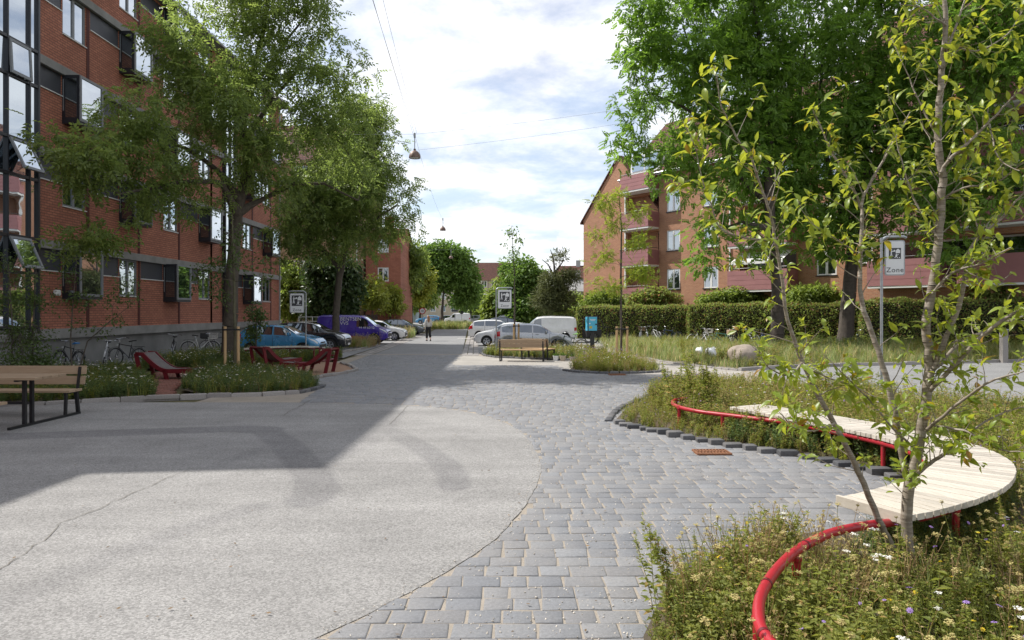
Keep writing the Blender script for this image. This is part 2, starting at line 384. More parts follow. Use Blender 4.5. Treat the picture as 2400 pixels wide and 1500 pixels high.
def build_asphalt():
    rows = np.concatenate([np.arange(1.0, 15.0, .06), [15.0]]); nx = 210
    V = []; 
    for y in rows:
        xb = asph_x(y) if y > 2 else -3.2
        u = np.linspace(0, 1, nx); x = -9.5+(xb+9.5)*u
        x[0] = -30
        V.append(np.stack([x, np.full(nx, y), np.zeros(nx)], 1))
    V = np.concatenate(V); n = len(rows)
    V[:, 2] = .004+.004*np.sin(V[:, 0]*.9+V[:, 1]*.5)*np.cos(V[:, 1]*.7)*(V[:, 1] < 14.5)
    I = (np.arange(n-1)[:, None]*nx+np.arange(nx-1)[None]).ravel()
    Fq = np.stack([I, I+1, I+nx+1, I+nx], 1)
    o = np_obj('asphalt_apron', V, Fq, MT['asphalt_pale'], smooth=True)
    tag(o, 'pale worn asphalt apron with dark tyre marks in the foreground', kind='structure')
    st = np.zeros(len(V), np.float32)
    def seg(pts, wd, k, soft=.12):
        nonlocal st
        p = V[:, :2]
        for (a, b, k0, k1) in zip(pts[:-1], pts[1:], np.linspace(k[0], k[1], len(pts))[:-1], np.linspace(k[0], k[1], len(pts))[1:]):
            a = np.array(a[:2]); b = np.array(b[:2]); d = b-a; t_ = np.clip(((p-a) @ d)/(d @ d), 0, 1)
            ds = np.linalg.norm(p-(a+t_[:, None]*d), axis=1)
            st = np.maximum(st, np.clip((wd-ds)/soft, 0, 1)*(k0+(k1-k0)*t_))
    g = lambda *q: [G(x, y) for x, y in q]
    seg(g((-200, 1030), (0, 1024), (300, 1014), (560, 1005), (620, 1008)), .36, (1, .85), .06)
    seg(g((620, 1008), (670, 1042), (705, 1080), (735, 1115), (745, 1150), (720, 1175)), .28, (.8, .7), .07)
    seg(g((660, 1035), (560, 1075), (420, 1120)), .22, (.5, .1), .18)
    seg(g((930, 965), (905, 1005), (860, 1040), (790, 1075)), .22, (.5, .3), .10)
    seg(g((905, 1005), (980, 1045), (1040, 1085), (1062, 1115), (1065, 1140)), .23, (.45, .85), .07)
    seg(g((600, 1190), (480, 1225), (330, 1280), (150, 1350), (0, 1420)), .22, (.42, .28), .12)
    seg(g((520, 1040), (400, 1060), (300, 1060)), .3, (.25, .1), .25)
    st = st*.68
    at = o.data.attributes.new('stain', 'FLOAT', 'POINT'); at.data.foreach_set('value', st)
    # cracks: narrow open joints
    def crack(pts, wd, amp, nm='crack'):
        P_ = []
        for a, b in zip(pts[:-1], pts[1:]):
            k = max(2, int((b-a).length/.06)); P_ += [a.lerp(b, i/k) for i in range(k)]
        P_.append(pts[-1]); wv = 0; L_ = []; Rr = []
        for i, q in enumerate(P_):
            wv = wv*.8+random.gauss(0, amp); d = (P_[min(i+1, len(P_)-1)]-P_[max(i-1, 0)]).normalized(); s_ = Vector((-d.y, d.x, 0))
            h = wd*(.35+random.random()); c = q+s_*wv; L_.append((c+s_*h).to_tuple()); Rr.append((c-s_*h).to_tuple())
        m = MB(); n_ = len(L_); m.add([(x, y, .0125) for x, y, _ in L_]+[(x, y, .0125) for x, y, _ in Rr], [(i, i+1, n_+i+1, n_+i) for i in range(n_-1)])
        m.build(nm, MT['crack'], o)
    MT['crack'] = mat_plain('open_crack', (.16, .15, .13), .95, var=.3, scale=30)
    crack([G(455, 1097), (G(330, 1150)), G(160, 1225), G(0, 1340), G(-60, 1380)], .0045, .012)
    crack([G(690, 1088), G(850, 1087), G(1080, 1090)], .003, .004)
    crack([G(955, 952), G(915, 995)], .006, .005)
    crack([G(730, 938), G(660, 975)], .008, .008)
    return o
asphalt_apron = build_asphalt()

# ---- stone setts
sett_floor = sheet('sett_paving', [(-7.0, 2), (8, 2), (8, 32), (-7.0, 32)], -.0045, MT['sand'], 'grey stone sett paving curving past the asphalt apron')
LEFT = [(3, 0), (14.99, 0), (15.0, -4.75), (17.7, -5.02), (18.2, -5.5), (19.9, -5.9), (21.5, -5.55), (23.0, -5.2), (23.6, -6.3), (32, -6.6)]
NEAR = [(2.0, .3), (3.0, .45), (4.16, .78), (5, 1.15), (5.7, 1.85), (6.4, 3.16), (6.9, 3.95), (7.4, 4.35), (8.2, 4.5), (9.0, 4.15), (9.7, 3.5), (10.5, 2.78), (11.4, 2.2), (12.0, 1.86), (12.3, 1.74), (12.9, 1.9), (14, 2.2), (15.2, 2.75), (17, 3.65), (18.3, 4.5), (20, 4.9), (21.6, 4.9), (21.7, 3.2), (22.9, 1.7), (25.4, 1.4), (25.5, -2.5), (32, -2.6)]
def sett_verts(c, h, base=-.05, ch=.016, rnd=.003):
    """c: four plan corners (ccw); a block with worn, rounded top edges"""
    c = [np.array(p) for p in c]; cen = sum(c)/4
    def ins(k): return [p+(cen-p)*min(.45, k/np.linalg.norm(cen-p)) for p in c]
    rs = [h-ch*.9, h-ch*.35, h]; ks = [0, ch*.55, ch*1.7]
    vs = [(*p, base) for p in c]
    for z, k in zip(rs, ks): vs += [(*p, z+random.uniform(-rnd, rnd)*(.5)) for p in ins(k)]
    fs = []
    for r in range(3): fs += [(r*4+i, r*4+(i+1) % 4, r*4+4+(i+1) % 4, r*4+4+i) for i in range(4)]
    fs.append((12, 13, 14, 15)); return vs, fs
def build_setts():
    D = .196; allS = []
    y = 3.2; r_ = 0
    while y < 31.4:
        d = D+random.uniform(-.008, .008)
        if y < 15.0 < y+d+.06: d = 15.0-y
        y0, y1 = y, y+d-.009; ym = (y0+y1)/2
        xr = interp(NEAR, ym); ga = random.uniform(0, .2)
        if y1 < 15.0:
            xa0, xa1 = asph_x(y0)+.003, asph_x(y1)+.003; xs = min(xa0, xa1)-.2
        else:
            xa0 = xa1 = interp(LEFT, ym)+.03; xs = xa0-ga
        x = xs-ga+.1
        while x < xr+.1:
            L = random.choice((.195, .215, .235, .25, .265, .29)); L += random.uniform(-.02, .02)
            a, b = x, x+L-random.uniform(.008, .020); x += L
            if b < max(xa0, xa1)+.05: 
                continue
            j = lambda: random.uniform(-.007, .007)
            c = [(max(a+j(), xa0), y0+j()), (b+j(), y0+j()), (b+j(), y1+j()), (max(a+j(), xa1), y1+j())]
            tilt = random.uniform(-.002, .002)
            allS.append((c, tilt))
        y += d; r_ += 1
    def inview(c):
        X = sum(p[0] for p in c)/4; Y = sum(p[1] for p in c)/4
        if Y < 4.12: return 1e9
        if X > interp(NEAR, Y)+.05: return 1e8
        return Y+abs(X)*.05
    allS.sort(key=lambda s: inview(s[0]))
    for c, tl in allS[:300]:
        cx = sum(p[0] for p in c)/4; cy = sum(p[1] for p in c)/4
        vs, fs = sett_verts([(p[0]-cx, p[1]-cy) for p in c], .004, ch=.010)
        m = MB(); m.add(vs, fs); o = m.build('sett', MT['sett'], sett_floor, smooth=50); o.location = (cx, cy, tl)
    m = MB()
    for c, tl in allS[300:]:
        if c[0][1] < 3.9: continue
        vs, fs = sett_verts(c, .004+tl, ch=.009); m.add(vs, fs)
    o = m.build('setts', MT['sett'], sett_floor, smooth=50); o['kind'] = 'stuff'
build_setts()

# gravel crumbs lying on the setts
def crumbs(n, fn, name, label, mat, smin=.004, smax=.011, seed=3):
    r = np.random.default_rng(seed); base = np.array([[1, 0, -.3], [-.5, .87, -.3], [-.5, -.87, -.3], [0, 0, .8]]); Vs = []; Fs = []
    k = 0
    for i in range(n):
        p = fn(r)
        if p is None: continue
        s = r.uniform(smin, smax); a = r.uniform(0, 6.28); c_, s__ = math.cos(a), math.sin(a); v = base*s*r.uniform(.6, 1.4, 3)
        v = np.stack([v[:, 0]*c_-v[:, 1]*s__, v[:, 0]*s__+v[:, 1]*c_, v[:, 2]], 1)+np.array(p); Vs.append(v); Fs.append(np.array([[0, 1, 2], [0, 3, 1], [1, 3, 2], [2, 3, 0]])+4*k); k += 1
    o = np_obj(name, np.concatenate(Vs), np.concatenate(Fs), mat); return tag(o, label, kind='stuff')
MT['crumb'] = mat_plain('pale_grit', (.50, .46, .40), .9, var=.2, scale=50, island=.35)
def on_setts(r):
    y = 4.0+abs(r.normal(0, 3.2)); x = r.uniform(-3, 4.4)
    if y > 14 or x < asph_x(y) or x > interp(NEAR, y): return None
    if r.random() > .35+.65*(math.sin(x*1.7+y*.9)*math.sin(y*1.3-x*.4) > .1): return None
    return (x, y, .006)
crumbs(5200, on_setts, 'grit', 'pale loose grit scattered over the stone setts', MT['crumb'])
def on_edge(r):
    y = r.uniform(4, 14.5); return (asph_x(y)+r.normal(0, .05), y, .010)
crumbs(500, on_edge, 'grit_seam', 'dark and pale grit along the seam of asphalt and setts', MT['crumb'], .003, .009, 5)

# fallen leaves on the paving
def litter():
    r = np.random.default_rng(31); n = 260; x = r.uniform(-7, 4.3, n); y = 4.2+r.random(n)**1.5*16
    k = np.array([(a < interp(NEAR, b_)-.03) for a, b_ in zip(x, y)]); x, y = x[k], y[k]; n = len(x); a = r.uniform(0, 6.28, n); L = r.uniform(.018, .045, n)
    c = np.stack([x, y, np.full(n, .017)], 1); d = np.stack([np.cos(a), np.sin(a), r.uniform(-.05, .2, n)], 1); s = np.stack([-np.sin(a), np.cos(a), r.uniform(-.3, .3, n)], 1)
    V = np.stack([c, c+d*L[:, None]*.5+s*L[:, None]*.25, c+d*L[:, None], c+d*L[:, None]*.5-s*L[:, None]*.25], 1).reshape(-1, 3); V[:, 2] = np.maximum(V[:, 2], .013); I = np.arange(n)[:, None]*4; F = np.concatenate([I+np.array([0, 1, 2]), I+np.array([0, 2, 3])], 1).reshape(-1, 3)
    tag(np_obj('leaf_litter', V, F, mat_plain('fallen_leaf', (.16, .10, .045), .8, var=.2, island=.5)), 'small dry fallen leaves scattered over asphalt and setts', kind='stuff')
litter()
# ---- kerbs
def kerb_path(name, label, pts, L, wd, ht, mat, gap=.012, seed=1, zb=-.05):
    """curved kerb of single stones laid along pts"""
    rr = random.Random(seed); root = thing(name, label, None, kind='structure'); pts = [Vector((p[0], p[1], 0)) for p in pts]
    cum = [0]
    for a, b in zip(pts[:-1], pts[1:]): cum.append(cum[-1]+(b-a).length)
    def at(s):
        s = max(0, min(s, cum[-1])); 
        for i in range(len(pts)-1):
            if s <= cum[i+1]+1e-6:
                k = (s-cum[i])/max(1e-6, cum[i+1]-cum[i]); return pts[i].lerp(pts[i+1], k)
        return pts[-1]
    s = 0
    while s < cum[-1]-.1:
        l = L*rr.uniform(.8, 1.2); a, b = at(s), at(s+l-gap); d = (b-a); ln = d.length
        if ln < .05: break
        d.normalize(); n_ = Vector((-d.y, d.x, 0)); h = wd/2*rr.uniform(.92, 1.05)
        c = [(-ln/2, -h), (ln/2, -h), (ln/2, h), (-ln/2, h)]
        vs, fs = sett_verts(c, ht+rr.uniform(-.012, .012), zb, .02, .006); m = MB(); m.add(vs, fs)
        o = m.build('kerb_stone', mat, root, smooth=50); mid = (a+b)/2+n_*rr.uniform(-.012, .012); o.location = mid; o.rotation_euler = (0, 0, math.atan2(d.y, d.x)+rr.uniform(-.02, .02)); s += l
    return root
def near_kerb():
    rr = random.Random(4); root = thing('block_kerb', 'stepped dark stone block kerb along the bed with the curved bench', None, kind='structure')
    y = 8.2
    while y < 12.35:
        x = interp(NEAR, y); slope = (interp(NEAR, y+.2)-interp(NEAR, y-.2))/.4
        k = max(1, min(3, int(round(abs(slope)*.2/.24))))
        for q in range(k):
            L = rr.uniform(.17, .27); c = [(-L/2, -.075), (L/2, -.075), (L/2, .075), (-L/2, .075)]
            vs, fs = sett_verts(c, .075+rr.uniform(-.02, .02), -.05, .016, .006); m = MB(); m.add(vs, fs); o = m.build('kerb_block', MT['sett_dark'], root, smooth=50)
            o.location = (x+.1-q*.25+rr.uniform(-.02, .02), y+rr.uniform(-.02, .02), 0); o.rotation_euler = (0, 0, rr.uniform(-.08, .05))
        y += rr.uniform(.19, .235)
near_kerb()
kerb_path('block_kerb', 'stepped dark stone kerb on the far side of the bench bed', [(1.75, 12.4), (1.95, 13.2), (2.2, 14), (2.75, 15.2), (3.65, 17), (4.6, 18.1)], .2, .12, .05, MT['sett_dark'], .03, 8)
kerb_path('granite_kerb', 'pale granite kerb along the daisy beds by the picnic table', [G(-80, 958), G(0, 953), G(80, 951), G(210, 944), G(330, 936), G(470, 931), G(620, 928), G(700, 922)], .62, .13, .085, MT['kerb_granite'], .015, 2)
kerb_path('block_kerb', 'dark stone kerb at the pointed end of the daisy bed', [G(700, 922), G(725, 917), G(752, 910), G(758, 905)], .26, .14, .07, MT['sett_dark'], .02, 3)
kerb_path('granite_kerb', 'pale granite kerb rounding the red gravel lounging spot', [G(690, 898), G(740, 886), G(790, 879), G(815, 875), G(836, 868), G(826, 860), G(800, 853)], .4, .13, .08, MT['kerb_granite'], .02, 5)
kerb_path('block_kerb', 'low stone kerb in front of the oval bed with the staked tree', [G(1322, 869), G(1350, 873), G(1400, 876), G(1470, 876), G(1520, 874), G(1557, 871)], .3, .13, .07, MT['sett_dark'], .04, 6)
kerb_path('block_kerb', 'low stone kerb of the bed behind the wooden bench', [G(1127, 828), G(1136, 834), G(1160, 838), G(1230, 841), G(1300, 843), G(1330, 845), G(1365, 838)], .3, .12, .06, MT['sett_dark'], .04, 7)
kerb_path('granite_kerb', 'granite kerb on the far side of the side road', [G(1735, 869), G(1800, 864), G(1850, 861), G(2060, 856), G(2250, 851), G(2420, 847), (40, 36)], 1.0, .14, .11, MT['kerb_granite'], .012, 9)
kerb_path('edging_kerb', 'rough pale edging stones between the path and the tall grass', [G(1470, 818), G(1500, 833), G(1530, 844), G(1580, 852), G(1620, 857), G(1690, 865), G(1735, 869)], .3, .14, .05, MT['kerb_granite'], .03, 10)
kerb_path('granite_kerb', 'kerb between the parking bays and the lounging spot', [G(720, 838), G(800, 826), G(850, 818), G(885, 810)], .7, .13, .08, MT['kerb_granite'], .02, 11)

# ---- road, side road, paths
sheet('street', [(-6.45, 31.3), (-2.3, 31.3), (-3.9, 58), (-6.8, 108), (-30, 118), (-30, 108), (-10.2, 100), (-7.35, 58)], -.006, MT['asphalt'], 'grey asphalt street running away between parked cars')
sheet('cross_street', [(-80, 106), (60, 106), (60, 122), (-80, 122)], -.012, MT['asphalt'], 'asphalt cross street with parked cars at the far end')
sheet('parking_bay', [(-13.4, 29.5), (-7.3, 29.5), (-8.2, 58), (-11, 96), (-16, 96), (-14.5, 58)], -.010, MT['asphalt'], 'asphalt parking bays in front of the brick apartment block')
sheet('parking_bay', [(-1.5, 31.0), (9.2, 36), (9, 70), (-4.5, 70), (-3.1, 58)], -.010, MT['asphalt'], 'asphalt parking bays on the sunny side of the street')
sheet('path', [(-2.5, 25.45), (1.45, 25.45), (1.75, 22.95), (3.2, 21.72), (4.9, 21.7), (4.9, 18.3), (6.3, 19.1), (7.8, 23.2), (6.5, 25.1), (5.6, 28), (5.2, 31.5), (5.4, 42), (4.3, 42), (4.2, 31.5), (3.2, 28.2), (-1, 30), (-1.6, 31.2), (-2.5, 31.2)], -.004, MT['slab_pale'], 'pale footpath between the planted beds')
sheet('side_road', [(5.6, 19.6), (6.3, 19.1), (7.4, 17.9), (8.8, 16.6), (11.4, 15.1), (25, 11), (60, 4), (60, 44), (40, 35.8), (20.3, 27.3), (14, 25.4), (10, 24.3), (7.9, 23.1)], -.008, MT['asphalt'], 'grey asphalt side road crossing behind the curved bench')
sheet('path', [(4.8, 18.2), (5.6, 19.6), (7.4, 17.8), (11.4, 15.0), (25, 10.8), (25, 9.8), (11, 13.6), (7.0, 16.2)], -.005, MT['slab_pale'], 'sandy strip of path between the bench bed and side road')
sheet('pavement', [(-16.2, 10), (-13.3, 10), (-13.3, 47), (-13.4, 60), (-16.2, 60)], .01, MT['concrete_dark'], 'grey pavement with bicycles along the brick apartment block')
sheet('gravel_spot', [tuple(G(690, 899)[:2]), tuple(G(740, 887)[:2]), tuple(G(790, 880)[:2]), tuple(G(834, 869)[:2]), tuple(G(800, 852)[:2]), tuple(G(730, 845)[:2]), (-10.6, 25.5), (-11.6, 22.5), (-9.2, 21)], .015, MT['gravel_red'], 'reddish gravel floor under the red loungers')
# gutter strips of pale stone on both sides of the street
def gutter(name, label, a0, a1, b0, b1):
    root = thing(name, label, None, kind='structure'); n = 30; m = MB()
    for i in range(n):
        for j in range(3):
            f0, f1 = i/n, (i+.94)/n; g0, g1 = j/3+.01, (j+1)/3-.02
            q = lambda f, g_: (Vector(a0).lerp(Vector(a1), f)).lerp(Vector(b0).lerp(Vector(b1), f), g_)
            c = [q(f0, g0), q(f0, g1), q(f1, g1), q(f1, g0)]; m.add([(p.x, p.y, .006) for p in c], [(0, 1, 2, 3)])
    o = m.build('gutter_stones', MT['kerb_granite'], root); o['kind'] = 'stuff'
    if o.data.polygons[0].normal.z < 0: o.data.flip_normals()
gutter('gutter_strip', 'pale stone gutter strip beside the cars parked in shade', (-7.2, 31.0), (-8.3, 62), (-6.45, 31.0), (-7.4, 62))
gutter('gutter_strip', 'pale stone gutter strip beside the cars parked in sun', (-2.3, 31.0), (-3.95, 62), (-1.5, 31.0), (-3.15, 62))
MT['road_paint'] = mat_plain('worn_white_line', (.62, .61, .58), .7, var=.25, scale=12)
rm = MB(); rm.add([(-4.0, 50.0, 0), (-3.0, 50.0, 0), (-3.0, 50.45, 0), (-4.0, 50.45, 0)], [(0, 1, 2, 3)])
tag(rm.build('road_marking', MT['road_paint'], None, loc=(0, 0, .012)), 'short white painted bar at the sunny edge of the street', kind='structure')

# brick path between the two daisy beds
def brick_path():
    root = sheet('brick_path', [tuple(G(330, 937)[:2]), tuple(G(425, 934)[:2]), (-8.6, 17.2), (-9.4, 19.4), (-10.2, 22.5), (-11.8, 22.5), (-10.4, 19.5), (-9.2, 17.5)], .0, MT['soil'], 'narrow red brick path between the daisy beds')
    me = None
    L_ = [(15.6, -8.65), (17.3, -9.15), (19.4, -10.35), (22.5, -11.8)]; R_ = [(15.6, -7.75), (17.3, -8.6), (19.4, -9.4), (22.5, -10.2)]
    y = 15.75; k = 0
    vs, fs = sett_verts([(-.095, -.045), (.095, -.045), (.095, .045), (-.095, .045)], .03, -.02, .008, .002); m = MB(); m.add(vs, fs)
    src = m.build('paver', MT['brick_paver'], root); n = 0; src.location = (-8.2, 15.7, .0); rest = MB()
    while y < 22.3:
        x = interp(L_, y)+.02+(k % 2)*.1
        while x < interp(R_, y)-.1:
            if n < 230:
                o = src.copy(); col.objects.link(o); o.parent = root; o.location = (x+.1, y, random.uniform(-.004, .004)); o.rotation_euler = (0, 0, random.uniform(-.03, .03))
            else: rest.add([(v[0]+x+.1, v[1]+y, v[2]) for v in vs], fs)
            n += 1; x += .205
        y += .1; k += 1
    if rest.v: rest.build('pavers', MT['brick_paver'], root)['kind'] = 'stuff'
brick_path()

# drain grates
def grate(loc, rz, label, sx=.46, sy=.3):
    MTr = MT.setdefault('rust', mat_plain('rusty_iron', (.20, .085, .04), .8, var=.35, scale=20, bump=.4))
    r_ = thing('drain_grate', label, 'drain grate', loc, rz, 'rusty drain grates')
    m = MB(); 
    for s in (-1, 1): m.box((0, s*sy/2, 0), (sx, .025, .03)); m.box((s*sx/2, 0, 0), (.025, sy, .0302))
    m.build('frame', MTr, r_)
    m = MB(); m.box((0, 0, -.02), (sx*.97, sy*.97, .01)); m.build('pit', MT['steel_black'], r_)
    for i in range(9):
        m = MB(); m.box((-sx/2+sx*(i+1)/10, 0, .002), (.022, sy*.92, .022)); m.build('bar', MTr, r_)
    m = MB(); m.box((0, 0, .001), (sx*.92, .03, .024)); m.build('cross_bar', MTr, r_)
grate(G(1668, 1062)+Vector((0, 0, .012)), .02, 'rusty drain grate in the setts beside the curved bench bed')
grate(G(1445, 878)+Vector((0, -.1, .012)), 0, 'rusty drain grate in front of the oval bed with staked tree', .5, .35)
# ------------------------------------------------------------------ buildings
MT['brick_red'] = mat_brick('red_brick_y', 'y', (.47, .195, .125), (.36, .142, .095), (.21, .10, .076), .27, .092, .013, bump=.7)
MT['brick_side'] = mat_brick('red_brick_x', 'x', (.47, .195, .125), (.36, .142, .095), (.21, .10, .076), .27, .092, .013, bump=.7)
MT['brick_warm'] = mat_brick('warm_brick_x', 'x', (.42, .205, .118), (.335, .152, .090), (.36, .255, .18), .25, .085, .013, bump=.4, big=.08)
MT['brick_warm_y'] = mat_brick('warm_brick_y', 'y', (.42, .205, .118), (.335, .152, .090), (.36, .255, .18), .25, .085, .013, bump=.4)
MT['brick_yellow'] = mat_brick('yellow_brick_x', 'x', (.34, .235, .135), (.27, .185, .105), (.26, .2, .14))
MT['tile'] = mat_brick('roof_tile_x', 'x', (.15, .062, .042), (.105, .045, .034), (.04, .02, .017), .25, .22, .035, 1.0)
MT['tile_y'] = mat_brick('roof_tile_y', 'y', (.17, .068, .044), (.12, .05, .036), (.045, .022, .018), .25, .22, .035, 1.0)
MT['tile_orange'] = mat_brick('orange_roof_tile', 'x', (.34, .125, .062), (.27, .095, .05), (.10, .04, .03), .25, .25, .03, .8)
MT['pink'] = mat_plain('dusty_pink_panel', (.31, .140, .142), .6, var=.10, scale=2)
MT['pilaster'] = mat_plain('dark_red_pier', (.085, .022, .018), .8, var=.15, scale=5)
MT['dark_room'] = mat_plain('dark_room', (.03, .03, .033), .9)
MT['curtain'] = mat_plain('pale_curtain', (.55, .54, .50), .9, var=.2, scale=6)

def facade(mb, tf, u0, u1, z0, z1, holes, depth=.14, mi=0, mi_rev=None, back=True, mi_back=1):
    """a wall face with real openings: front cells, reveals, and a back wall behind each opening"""
    us = sorted({u0, u1, *[h[0] for h in holes], *[h[1] for h in holes]}); zs = sorted({z0, z1, *[h[2] for h in holes], *[h[3] for h in holes]})
    us = [u for u in us if u0 <= u <= u1]; zs = [z for z in zs if z0 <= z <= z1]
    for a, b in zip(us[:-1], us[1:]):
        run = None
        for c, d in zip(zs[:-1], zs[1:]):
            inside = any(h[0]-1e-6 <= a and b <= h[1]+1e-6 and h[2]-1e-6 <= c and d <= h[3]+1e-6 for h in holes)
            if not inside: mb.add([tf(a, 0, c), tf(b, 0, c), tf(b, 0, d), tf(a, 0, d)], [(0, 1, 2, 3)], mi)
    for h in holes:
        a, b, c, d = h[:4]; dp = h[4] if len(h) > 4 else depth; k = mi if mi_rev is None else mi_rev
        for p in (((a, c), (b, c)), ((b, c), (b, d)), ((b, d), (a, d)), ((a, d), (a, c))):
            (ua, za), (ub, zb) = p; mb.add([tf(ua, 0, za), tf(ub, 0, zb), tf(ub, -dp, zb), tf(ua, -dp, za)], [(0, 1, 2, 3)], k)
        if back: mb.add([tf(a, -dp, c), tf(b, -dp, c), tf(b, -dp, d), tf(a, -dp, d)], [(0, 1, 2, 3)], mi_back)

# ---------------- left: long red brick block
def left_block():
    X0, Y0 = -15.9, 14.3
    root = thing('apartment_block', 'long red brick apartment block with concrete bands and dark bay windows', 'building', (X0, Y0, 0))
    L = 46.7-Y0; ZB = [1.28, 4.3, 7.4, 10.5, 13.5, 16.0]
    tf = lambda u, w_, z: (w_, u, z)
    bays = [(22.7, 25.6), (25.6, 29.1), (29.1, 32.6), (32.6, 36.1), (38.9, 41.8), (41.8, 45.0)]; bays = [(a-Y0, b-Y0) for a, b in bays]
    tow = [(19.9-Y0, 22.7-Y0), (37.5-Y0, 38.9-Y0)]
    holes = []; flush = []; box = []; panels = []
    for s in range(5):
        z1 = ZB[s+1]-.16; 
        for b, (ya, yb) in enumerate(bays):
            kind = (s+b) % 2 == 0
            pn = (ya+.12, yb-1.50, z1-.74, z1)
            holes.append((*pn, .05)); panels.append(pn)
            h = (yb-1.46, yb-.14, z1-1.50, z1); holes.append((*h, .16)); (box if kind else flush).append(h)
    holes += [(a, b, 1.28, 16.0, .1) for a, b in tow]
    m = MB(); facade(m, tf, 0, L, 1.28, 16.0, holes, .16, 0, 0, True, 1)
    # ends, back and roof deck
    m.add([(0, L, 0), (-12, L, 0), (-12, L, 16), (0, L, 16)], [(0, 1, 2, 3)], 2); m.add([(0, 0, 0), (-12, 0, 0), (-12, 0, 16), (0, 0, 16)], [(3, 2, 1, 0)], 2)
    m.add([(-12, 0, 0), (-12, L, 0), (-12, L, 16), (-12, 0, 16)], [(0, 1, 2, 3)], 0)
    m.build('wall', [MT['brick_red'], MT['dark_room'], MT['brick_side']], root)
    m = MB(); m.lim(-12, .02, -30, -.05, 0, 13.3); m.build('wing', MT['brick_red'], root)
    m = MB(); m.lim(-.4, -.10, .01, L-.01, 0, 1.1); m.build('plinth', MT['concrete_dark'], root)
    m = MB(); m.lim(-.3, .14, 0, L+.02, 1.06, 1.40); m.build('plinth_beam', MT['concrete'], root)
    for z in ZB[1:5]:
        for a, b in ((0, tow[0][0]), (tow[0][1]+.05, tow[1][0]-.03), (tow[1][1]+.03, L+.01)):
            m = MB(); m.lim(-.2, .13, a, b, z-.16, z+.14); m.build('concrete_band', MT['concrete'], root, bevel=.01)
    for yb in [b for a, b in bays]+[36.1-Y0]:
        for s in range(5):
            zb, zt = ZB[s]+.14, ZB[s+1]-.162
            m = MB(); m.lim(-.05, .02, yb-.10, yb+.06, zb, zt); m.build('pier', MT['pilaster'], root)
    for (a, b, c, d) in panels:
        m = MB(); m.lim(-.06, -.025, a+.004, b-.004, c+.004, d-.004); o = m.build('panel', MT['panel_grey'], root)
        m = MB(); m.lim(-.03, .045, a, b, c-.02, c+.012); m.build('drip_sill', MT['white'], o)
    # flush window: grey frame, two sashes
    def proto_flush():
        W, H_ = 1.32, 1.50; m = MB()
        for (a, b, c, d) in ((0, W, 0, .07), (0, W, H_-.07, H_), (0, .07, .07, H_-.07), (W-.07, W, .07, H_-.07), (W/2-.06, W/2+.06, .07, H_-.07)): m.lim(-.10, -.03, a+.001, b-.001, c+.001, d-.001)
        f = m.build('window', MT['grey_frame'], root)
        for a, b in ((.07, W/2-.06), (W/2+.06, W-.07)):
            m = MB(); m.lim(-.075, -.066, a, b, .07, H_-.07); m.build('pane', MT['glass'], f)
        m = MB(); m.lim(-.04, .05, -.01, W+.01, -.03, .0); m.build('sill', MT['white'], f)
        m = MB(); m.lim(-.15, -.14, .05, W*.3, .1, H_-.1); m.build('curtain', MT['curtain'], f)
        return f
    def proto_box():
        W, H_, D_ = 1.36, 1.62, .62; m = MB(); y0 = -.02
        m.lim(-.1, D_, y0, y0+.05, 0, H_); m.lim(-.1, D_, y0, y0+W, H_-.06, H_+.001); m.lim(-.1, D_, y0, y0+W, -.10, .0)
        m.lim(-.1, D_-.001, y0+W-.05, y0+W, 0, H_); m.lim(-.1, -.05, y0+.05, y0+W-.05, 0, H_-.06)
        m.lim(.02, .10, y0-.012, y0+.002, .1, H_-.1)
        f = m.build('bay_window', MT['steel_dark'], root)
        m = MB()
        for (a, b, c, d) in ((.0, W, 0, .09), (0, W, H_-.09, H_), (0, .09, .09, H_-.09), (W-.09, W, .09, H_-.09)): m.lim(D_-.01, D_+.035, y0+a, y0+b, c, d)
        m.build('frame', MT['grey_frame'], f)
        m = MB(); m.lim(D_-.004, D_+.004, y0+.09, y0+W-.09, .09, H_-.09); m.build('pane', MT['glass'], f)
        m = MB(); m.lim(.12, D_-.1, y0-.008, y0-.001, .12, H_-.12); m.build('side_pane', MT['car_glass'], f)
        m = MB(); m.lim(.04, .075, y0-.02, y0-.008, .35, H_-.15); m.build('grab_rail', MT['galv'], f)
        return f
    pf, pb = proto_flush(), proto_box(); first = True
    for i, h in enumerate(flush):
        o = pf if i == 0 else copy_tree(pf, root); o.location = (0, h[0], h[2])
    for i, h in enumerate(box):
        o = pb if i == 0 else copy_tree(pb, root); o.location = (0, h[0], h[2]-.10)
    # glazed stair towers
    for k, (a, b) in enumerate(tow):
        xs = [a+.02, a+(b-a)*.5, b-.42, b-.02] if k == 0 else [a+.02, (a+b)/2, b-.02]
        m = MB(); w_ = .05
        for y in xs: m.lim(.05, .19, y-w_/2, y+w_/2, 1.28, 16)
        tr = [1.5]
        for z in ZB[1:]: tr += [z-1.05, z+.10]
        for z in tr: m.lim(.06, .18, xs[0], xs[-1], z-.045, z+.045)
        m.lim(-.09, .185, b-.018, b+.05, 1.28, 16); m.lim(-.09, .185, a-.05, a+.018, 1.28, 16)
        f = m.build('stair_glazing', MT['steel_dark'], root)
        for y0_, y1_ in zip(xs[:-1], xs[1:]):
            for z0_, z1_ in zip(tr[:-1], tr[1:]):
                if z1_ > 16.2: continue
                m = MB(); m.lim(.10, .112, y0_+.025, y1_-.025, z0_+.045, min(z1_-.045, 15.99)); m.build('pane', MT['glass'], f)
